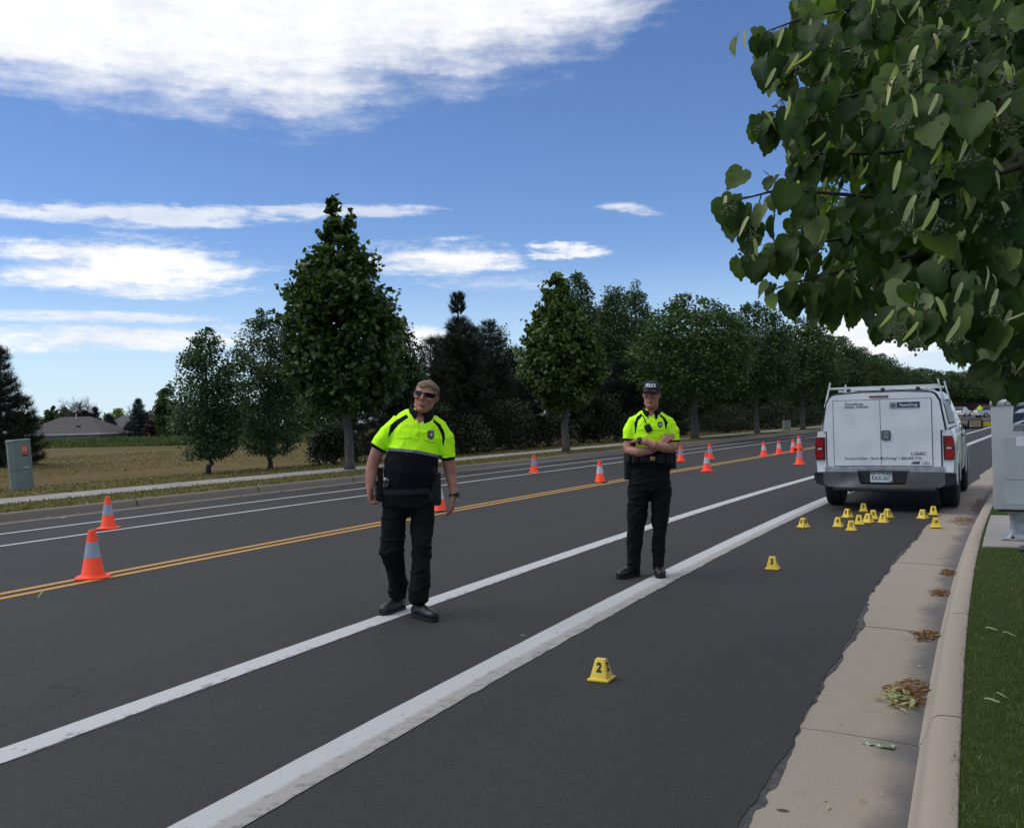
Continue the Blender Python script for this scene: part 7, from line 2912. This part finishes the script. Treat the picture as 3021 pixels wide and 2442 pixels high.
# branches: (photo u, v, metres) from the crown to the tip, 2148 pixel view
BR = [[(2330, -330, 5.2), (2080, -120, 4.6), (1820, 10, 4.2), (1640, 45, 4.0), (1545, 80, 3.9)],
      [(2330, -250, 4.6), (2060, -20, 4.0), (1830, 90, 3.6), (1680, 120, 3.5), (1590, 130, 3.4)],
      [(2330, -150, 4.4), (2050, 90, 3.8), (1830, 190, 3.5), (1690, 220, 3.4), (1640, 260, 3.3)],
      [(2330, 0, 4.4), (2040, 200, 3.9), (1800, 250, 3.7), (1650, 235, 3.6), (1570, 262, 3.6)],
      [(2330, 100, 4.6), (2020, 310, 4.0), (1790, 330, 3.8), (1670, 330, 3.7), (1640, 360, 3.7)],
      [(2330, 220, 4.4), (2020, 390, 3.9), (1780, 420, 3.6), (1590, 405, 3.4), (1495, 430, 3.3)],
      [(2330, 250, 4.8), (2000, 440, 4.2), (1790, 500, 4.0), (1640, 520, 3.9), (1552, 545, 3.8)],
      [(2330, 350, 4.6), (2010, 520, 4.1), (1800, 560, 3.9), (1660, 590, 3.8), (1578, 615, 3.7)],
      [(2330, 380, 4.6), (2050, 560, 4.2), (1880, 610, 4.0), (1740, 640, 3.9), (1680, 650, 3.9)],
      [(2330, 420, 5.6), (2050, 600, 5.2), (1920, 640, 5.0), (1830, 660, 4.9), (1790, 690, 4.8)],
      [(2330, 480, 3.6), (2150, 600, 3.1), (2020, 625, 2.9), (1940, 650, 2.8), (1905, 668, 2.7)],
      [(2330, 520, 3.4), (2190, 610, 3.0), (2100, 630, 2.8), (2050, 638, 2.75), (2010, 648, 2.7)],
      [(2330, 600, 3.6), (2220, 690, 3.2), (2150, 735, 3.1), (2120, 755, 3.0), (2105, 775, 3.0)],
      [(2330, 100, 2.9), (2160, 190, 2.6), (2060, 220, 2.45), (2000, 225, 2.4), (1960, 240, 2.35)],
      [(2330, 250, 3.0), (2200, 330, 2.8), (2080, 370, 2.6), (1990, 380, 2.55), (1930, 400, 2.5)],
      [(2330, -60, 3.4), (2180, 40, 3.1), (2060, 90, 2.9), (1960, 110, 2.8), (1880, 140, 2.8)],
      [(2330, -200, 3.8), (2180, -80, 3.4), (2050, -30, 3.2), (1900, 10, 3.1), (1790, 40, 3.1)],
      [(2330, 420, 3.2), (2210, 480, 3.0), (2110, 510, 2.9), (2020, 520, 2.85), (1960, 540, 2.8)]]
LP, LA, LN, LS = [], [], [], []          # leaves
BP, FP = [], []                          # bracts, fruit
mbb = MB()
CROWN = Vector((2.75, 5.3, 3.2))
for bi, br in enumerate(BR):
    pts = [at((u + (45 if u < 1900 else 20)) * K, (v - 8) * K, d) for u, v, d in br]
    root_pt = NEAR0 + Vector((-0.05, 0, 2.2 + 0.10 * (bi % 9)))
    path = [root_pt, (root_pt + pts[0]) / 2 + Vector((0, 0, 0.12))] + pts
    mbb.tube([p - NEAR0 for p in path], [0.030, 0.024, 0.018, 0.012, 0.008, 0.005, 0.0022][:len(path)], 6, cap=False)
    # resample
    seg = []
    for a, b in zip(path[1:], path[2:]):
        for i in range(10):
            seg.append(a.lerp(b, i / 10))
    seg.append(path[-1])
    L = len(seg)
    for i in range(8, L, 2):
        p = seg[i]
        f = i / L
        loose = f > 0.52
        tdir = (seg[min(i + 1, L - 1)] - seg[i - 1]).normalized()
        nt = 2 if not loose else 1
        for k in range(nt):
            side = Vector(rs.normal(size=3))
            side = (side - tdir * side.dot(tdir)).normalized()
            length = rs.uniform(0.10, 0.32) * (1.05 - 0.80 * f)
            if f > 0.93 and k == 0:
                side, length = tdir, 0.02
            tip = p + (side * 0.8 + tdir * 0.65 + Vector((0, 0, -0.25))) * length
            mbb.tube([p - NEAR0, (p + tip) / 2 + Vector((0, 0, 0.01)) - NEAR0, tip - NEAR0], [0.003, 0.0022, 0.0012], 3, cap=False)
            nl = 4 if not loose else 3
            for j in range(nl):
                q = p.lerp(tip, 0.3 + 0.7 * (j + 0.5) / nl)
                out = (q - CROWN)
                out.z *= 0.3
                out.normalize()
                ax = Vector((0, 0, -1.0)) + out * rs.uniform(0.05, 0.6) + Vector(rs.normal(size=3)) * 0.28 + tdir * 0.2
                cdir = (Vector((0, 0, EYE)) - q).normalized()
                nm = out * 0.4 + Vector((0, 0, 0.35)) + Vector(rs.normal(size=3)) * (0.40 if loose else 0.6) + cdir * (0.9 if loose else 0.4)
                if loose:
                    ax = Vector((0, 0, -1.0)) + out * 0.25 + Vector(rs.normal(size=3)) * 0.26
                size = rs.uniform(0.058, 0.112)
                off = Vector(rs.normal(size=3)) * (0.030 if loose else 0.018)
                LP.append(q + off)
                LA.append(ax)
                LN.append(nm)
                LS.append(size)
            if rs.rand() < 0.50:
                BP.append((p.lerp(tip, 0.8), rs.uniform(0.060, 0.092)))
            if rs.rand() < 0.34:
                FP.append(p.lerp(tip, 0.7))
tag(mbb.build('branches', M['twig'], near, smooth=True), kind='stuff')
# the depth of the crown behind them
REG = np.array([(1620, -60), (1580, 60), (1600, 180), (1660, 300), (1640, 380), (1600, 470), (1650, 560), (1700, 640), (1800, 690), (1880, 720), (1900, 770), (1990, 790), (2060, 790), (2080, 840), (2120, 880), (2170, 880), (2260, 800), (2400, 600), (2400, -200), (1900, -200)], dtype=float)
n = 9000
uu = rs.uniform(1560, 2400, n)
vv = rs.uniform(-200, 880, n)
ok = inside(uu - 85, vv + 30, REG)
uu, vv = uu[ok], vv[ok]
dd = rs.uniform(4.1, 6.6, len(uu))
deep = [at(u * K, v * K, d) for u, v, d in zip(uu, vv, dd)]
for q in deep[:3600]:
    out = (q - CROWN)
    out.z *= 0.3
    out.normalize()
    LP.append(q)
    LA.append(Vector((0, 0, -1.0)) + out * rs.uniform(0.05, 0.6) + Vector(rs.normal(size=3)) * 0.35)
    LN.append(out * 0.7 + Vector((0, 0, 0.6)) + Vector(rs.normal(size=3)) * 0.6)
    LS.append(rs.uniform(0.07, 0.125))


def screen(p):
    q = p - Vector((0, 0, EYE))
    d = -math.sin(YAW) * q.x + math.cos(YAW) * q.y
    r_ = math.cos(YAW) * q.x + math.sin(YAW) * q.y
    return (1510.5 + FPX * r_ / d) / K, (VH - FPX * q.z / d) / K, d


keep_i = []
for i, p in enumerate(LP):
    u, v, d = screen(p)
    u2, v2, d2 = screen(p + LA[i].normalized() * LS[i])
    lim = np.interp(u, [1480, 1540, 1600, 1700, 1800, 1860, 1900, 1960, 2050, 2068, 2148, 2300], [520, 640, 670, 700, 730, 750, 796, 806, 808, 868, 884, 900])
    if d > 1.6 and v2 < lim:
        keep_i.append((LS[i] / d if (u < 2160 and v > -30) else 0.0, i))
keep_i.sort(reverse=True)


def leaf_matrix(p, ax, nm, s):
    a = ax.normalized()
    x = a.cross(nm).normalized()
    z = x.cross(a)
    m = Matrix((x, a, z)).transposed().to_4x4()
    return Matrix.Translation(p) @ m @ Matrix.Scale(s, 4)


for (_, i) in keep_i[:300]:
    o = bpy.data.objects.new('leaf', leaf_me[i % 4])
    C.objects.link(o)
    o.parent = near
    o.matrix_local = Matrix.Translation(-NEAR0) @ leaf_matrix(LP[i], LA[i], LN[i], LS[i])
rest = [i for _, i in keep_i[300:]]
Vs, Ls, vs = [], [], []
base = 0
for k in range(4):
    idx = [i for i in rest if i % 4 == k]
    T, F_, ve = heart_v[k]
    for i in idx:
        m = np.array(Matrix.Translation(-NEAR0) @ leaf_matrix(LP[i], LA[i], LN[i], LS[i]))
        Vs.append(T @ m[:3, :3].T + m[:3, 3])
        Ls.append(np.array(F_) + base)
        vs.append(ve)
        base += len(T)
me = np_mesh('foliage', np.concatenate(Vs), 4, np.concatenate(Ls))
a = me.attributes.new('vein', 'FLOAT', 'POINT')
a.data.foreach_set('value', np.concatenate([np.array(v, dtype=np.float32) for v in vs]))
tag(me_obj('foliage', me, M['near_leaf'], near, smooth=True), kind='stuff')
BP = []
rs = np.random.RandomState(33)
for (_, i) in keep_i[:620]:
    if rs.rand() < 0.44:
        q = LP[i] + (Vector((0, 0, EYE)) - LP[i]).normalized() * rs.uniform(0.03, 0.09) + Vector(rs.normal(size=3)) * 0.03
        u, v, d = screen(q)
        if v < np.interp(u, [1480, 1540, 1600, 1700, 1800, 1860, 1900, 2050, 2068, 2148], [450, 570, 620, 640, 670, 690, 730, 740, 790, 820]):
            BP.append((q, rs.uniform(0.050, 0.084)))
for k, (p, s) in enumerate(BP[:230]):
    sw = rs.choice([-1, 1]) * rs.uniform(0.1, 0.7)
    ax = Vector((math.cos(YAW) * sw, math.sin(YAW) * sw, -1.0)) + Vector(rs.normal(size=3)) * 0.15
    nm = Vector((math.sin(YAW), -math.cos(YAW), 0.4)) + Vector(rs.normal(size=3)) * 0.45
    o = bpy.data.objects.new('bract', bract_me[k % 3])
    C.objects.link(o)
    o.parent = near
    o.matrix_local = Matrix.Translation(-NEAR0) @ leaf_matrix(p, ax, nm, s)
    if k % 3 != 1:
        FP.append(p + Vector((0, 0, -0.02)))
FP = [p for p in FP if screen(p)[1] < np.interp(screen(p)[0], [1480, 1600, 1860, 2050, 2068, 2148], [480, 640, 710, 760, 810, 830])]
FP.sort(key=lambda p: screen(p)[2])
for k, p in enumerate(FP[:220]):
    o = bpy.data.objects.new('fruit_cluster', fruit_me)
    C.objects.link(o)
    o.parent = near
    o.matrix_local = Matrix.Translation(p - NEAR0) @ Euler((rs.normal() * 0.3, rs.normal() * 0.3, rs.rand() * 6)).to_matrix().to_4x4()
tag(near, 'near linden with large heart-shaped leaves and pale bracts hanging into the upper right', 'tree')

# more lindens on the near lawn, beyond the frame's right edge: the truck's flank mirrors them
for k, (s_, d_) in enumerate(((16.6, 3.9), (23.5, 4.0))):
    o = copy_tree(lin1)
    put(o, road(s_, d_, 0.13), 1.1 + k * 2, 0.95)
    tag(o, ('linden on the near lawn beside the white truck, mostly outside the right edge', 'linden on the near lawn beyond the truck, mostly outside the right edge')[k], 'tree', 'street lindens')

# ------------------------------------------------------------------ fallen bracts and litter
def litter(name, centre, ax_len, ax_w, n, matl, seed, label, z=0.0, size=0.05, heap=0.03, rz=0.0):
    rs = np.random.RandomState(seed)
    a = rs.rand(n) * 6.28
    r_ = rs.rand(n) ** 0.6
    x = np.cos(a) * r_ * ax_w * (1 + 0.3 * np.sin(3 * a + seed))
    y = np.sin(a) * r_ * ax_len * (1 + 0.25 * np.sin(2 * a + seed))
    P = np.stack([x, y, heap * (1 - r_) * rs.rand(n) + 0.003], 1)
    th = rs.rand(n) * 6.28
    A = np.stack([np.cos(th), np.sin(th), rs.normal(size=n) * 0.22], 1)
    Nn = unit(rs.normal(size=(n, 3)) * 0.35 + np.array([0, 0, 1.0]))
    me = leaf_mesh(name, P, A, Nn, size * rs.uniform(0.5, 1.3, n), 'rhomb', size * rs.uniform(0.25, 0.6, n))
    o = me_obj(name, me, matl)
    o.location = (centre.x, centre.y, z)
    o.rotation_euler = (0, 0, rz)
    tag(o, label, 'leaf litter', None, 'stuff')
    return o


piles = [((2716, 2048), 0.26, 0.115, 900, 'largest heap of brown fallen bracts in the near gutter', 'dead_bract'),
         ((2760, 1878), 0.17, 0.085, 420, 'brown heap of fallen bracts in the gutter, second from the front', 'dead_bract'),
         ((2788, 1752), 0.18, 0.075, 330, 'brown heap of fallen bracts in the gutter, third from the front', 'dead_bract'),
         ((2815, 1690), 0.22, 0.06, 330, 'thin brown heap of fallen bracts against the kerb, fourth from the front', 'dead_bract'),
         ((2862, 1538), 0.55, 0.20, 700, 'scattered brown and green litter in the gutter beside the mailbox', 'dead_bract'),
         ((2905, 1487), 0.9, 0.12, 500, 'orange litter along the kerb behind the mailbox', 'dead_bract')]
for k, ((u, v), la, wa, n, lab, mk) in enumerate(piles):
    c = gp(u, v, -0.024)
    c.x = min(c.x, road(c.y, D_C - 0.05 - wa * 0.75).x)
    litter('leaf_heap', c, la, wa, n, M[mk], 200 + k, lab, -0.024, 0.034, 0.035, -heading(c.y))
c = gp(2722, 2075, -0.02)
litter('pale_bract_heap', Vector((min(c.x, -0.27), c.y, 0)), 0.17, 0.095, 55, M['pale_bract'], 230, 'pale green bracts lying on the front half of the largest heap', 0.002, 0.062, 0.03)
rs = np.random.RandomState(8)
n = 130
s_ = rs.uniform(2, 30, n)
dv = np.where(rs.rand(n) < 0.55, rs.uniform(-0.75, -0.2, n), rs.uniform(-12, -0.9, n))
P_ = np.array([road(a, b, 0.006 if b < -0.8 else -0.008) for a, b in zip(s_, dv)])
th = rs.rand(n) * 6.28
me = leaf_mesh('scattered_bracts', P_, np.stack([np.cos(th), np.sin(th), rs.normal(size=n) * 0.1 + 0.08], 1), unit(rs.normal(size=(n, 3)) * 0.3 + np.array([0, 0, 1.0])), rs.uniform(0.015, 0.05, n), 'rhomb', rs.uniform(0.01, 0.022, n))
tag(me_obj('scattered_bracts', me, M['pale_bract']), 'tiny pale bracts scattered over the street and gutter', 'leaf litter', None, 'stuff')
n = 420
s_ = rs.uniform(2, 60, n)
dv = np.where(rs.rand(n) < 0.5, rs.uniform(D_FC - 0.0, D_FEDGE + 0.15, n), rs.uniform(VG1, VG0, n))
P_ = np.array([road(a, b, 0.01 if b > VG0 else 0.19) for a, b in zip(s_, dv)])
th = rs.rand(n) * 6.28
me = leaf_mesh('far_litter', P_, np.stack([np.cos(th), np.sin(th), rs.normal(size=n) * 0.1 + 0.05], 1), unit(rs.normal(size=(n, 3)) * 0.3 + np.array([0, 0, 1.0])), rs.uniform(0.05, 0.14, n), 'rhomb', rs.uniform(0.03, 0.07, n))
tag(me_obj('far_litter', me, M['dead_bract']), 'fallen leaves strewn along the far kerb and verge', 'leaf litter', None, 'stuff')
# larger pale bracts on the lawn, one by one
for k, (u, v, a, s, lab) in enumerate(((2905, 1850, 0.3, 0.10, 'pale bract lying on the lawn, upper left one of a pair'), (2955, 1862, -0.2, 0.10, 'pale bract lying on the lawn, upper right one of a pair'),
                                       (2850, 2040, 0.5, 0.08, 'tan bract on the lawn beside the largest leaf heap'), (2900, 2058, 0.1, 0.09, 'curled pale bract on the lawn right of the tan one'),
                                       (2935, 2040, -0.5, 0.07, 'small pale bract farther right on the lawn'))):
    p = gp(u, v, 0.15)
    o = bpy.data.objects.new('fallen_bract', bract_me[k % 3].copy())
    C.objects.link(o)
    o.data.materials[0] = M['pale_bract'] if k != 2 else M['dead_bract']
    o.matrix_world = leaf_matrix(p, Vector((math.cos(a), math.sin(a), 0.05)), Vector((0.1, -0.2, 1)), s * 0.75)
    tag(o, lab, 'bract', 'bracts fallen on the lawn')
p = gp(112, 1762, 0.005)
o = bpy.data.objects.new('fallen_bract', bract_me[1].copy())
C.objects.link(o)
o.data.materials[0] = M['pale_bract']
o.matrix_world = leaf_matrix(p, Vector((0.3, 0.3, 0.7)), Vector((0.5, -1, 0.3)), 0.085)
tag(o, 'single pale leaf standing on the road below the largest cone', 'leaf')
# crumpled wrapper caught at the gutter joint
p = gp(2696, 2212, -0.02)
mb = MB()
V, Fs = [], []
for i in range(9):
    for j in range(5):
        V.append((-0.075 + 0.15 * i / 8, -0.03 + 0.06 * j / 4 + 0.006 * math.sin(i * 2.1), 0.006 + 0.010 * abs(math.sin(i * 1.7 + j * 2.3)) + 0.006 * rnd.random()))
for i in range(8):
    for j in range(4):
        a = i * 5 + j
        Fs.append((a, a + 5, a + 6, a + 1))
mb.add(V, Fs)
o = mb.build('wrapper', mat('foil_wrapper', (0.42, 0.45, 0.40), 0.25, 0.4, col2=(0.22, 0.30, 0.12), vscale=22), None)
o.location = (min(p.x, -0.33), p.y, -0.026)
o.rotation_euler = (0, 0, -0.15)
tag(o, 'crumpled silvery wrapper caught at the gutter joint in front of the largest leaf heap', 'litter')
p = gp(2306, 2388, -0.008)
mb = MB()
mb.lathe([(0.001, 0.006), (0.018, 0.005), (0.030, 0.001)], 10)
mb.xform(Matrix.Scale(1.5, 4, (1, 0, 0)))
o = mb.build('oil_blotch', mat('dark_blotch', (0.06, 0.055, 0.05), 0.8), None)
o.location = (p.x, p.y, -0.012)
tag(o, 'small dark flattened scrap on the gutter slab at the bottom edge', 'litter')
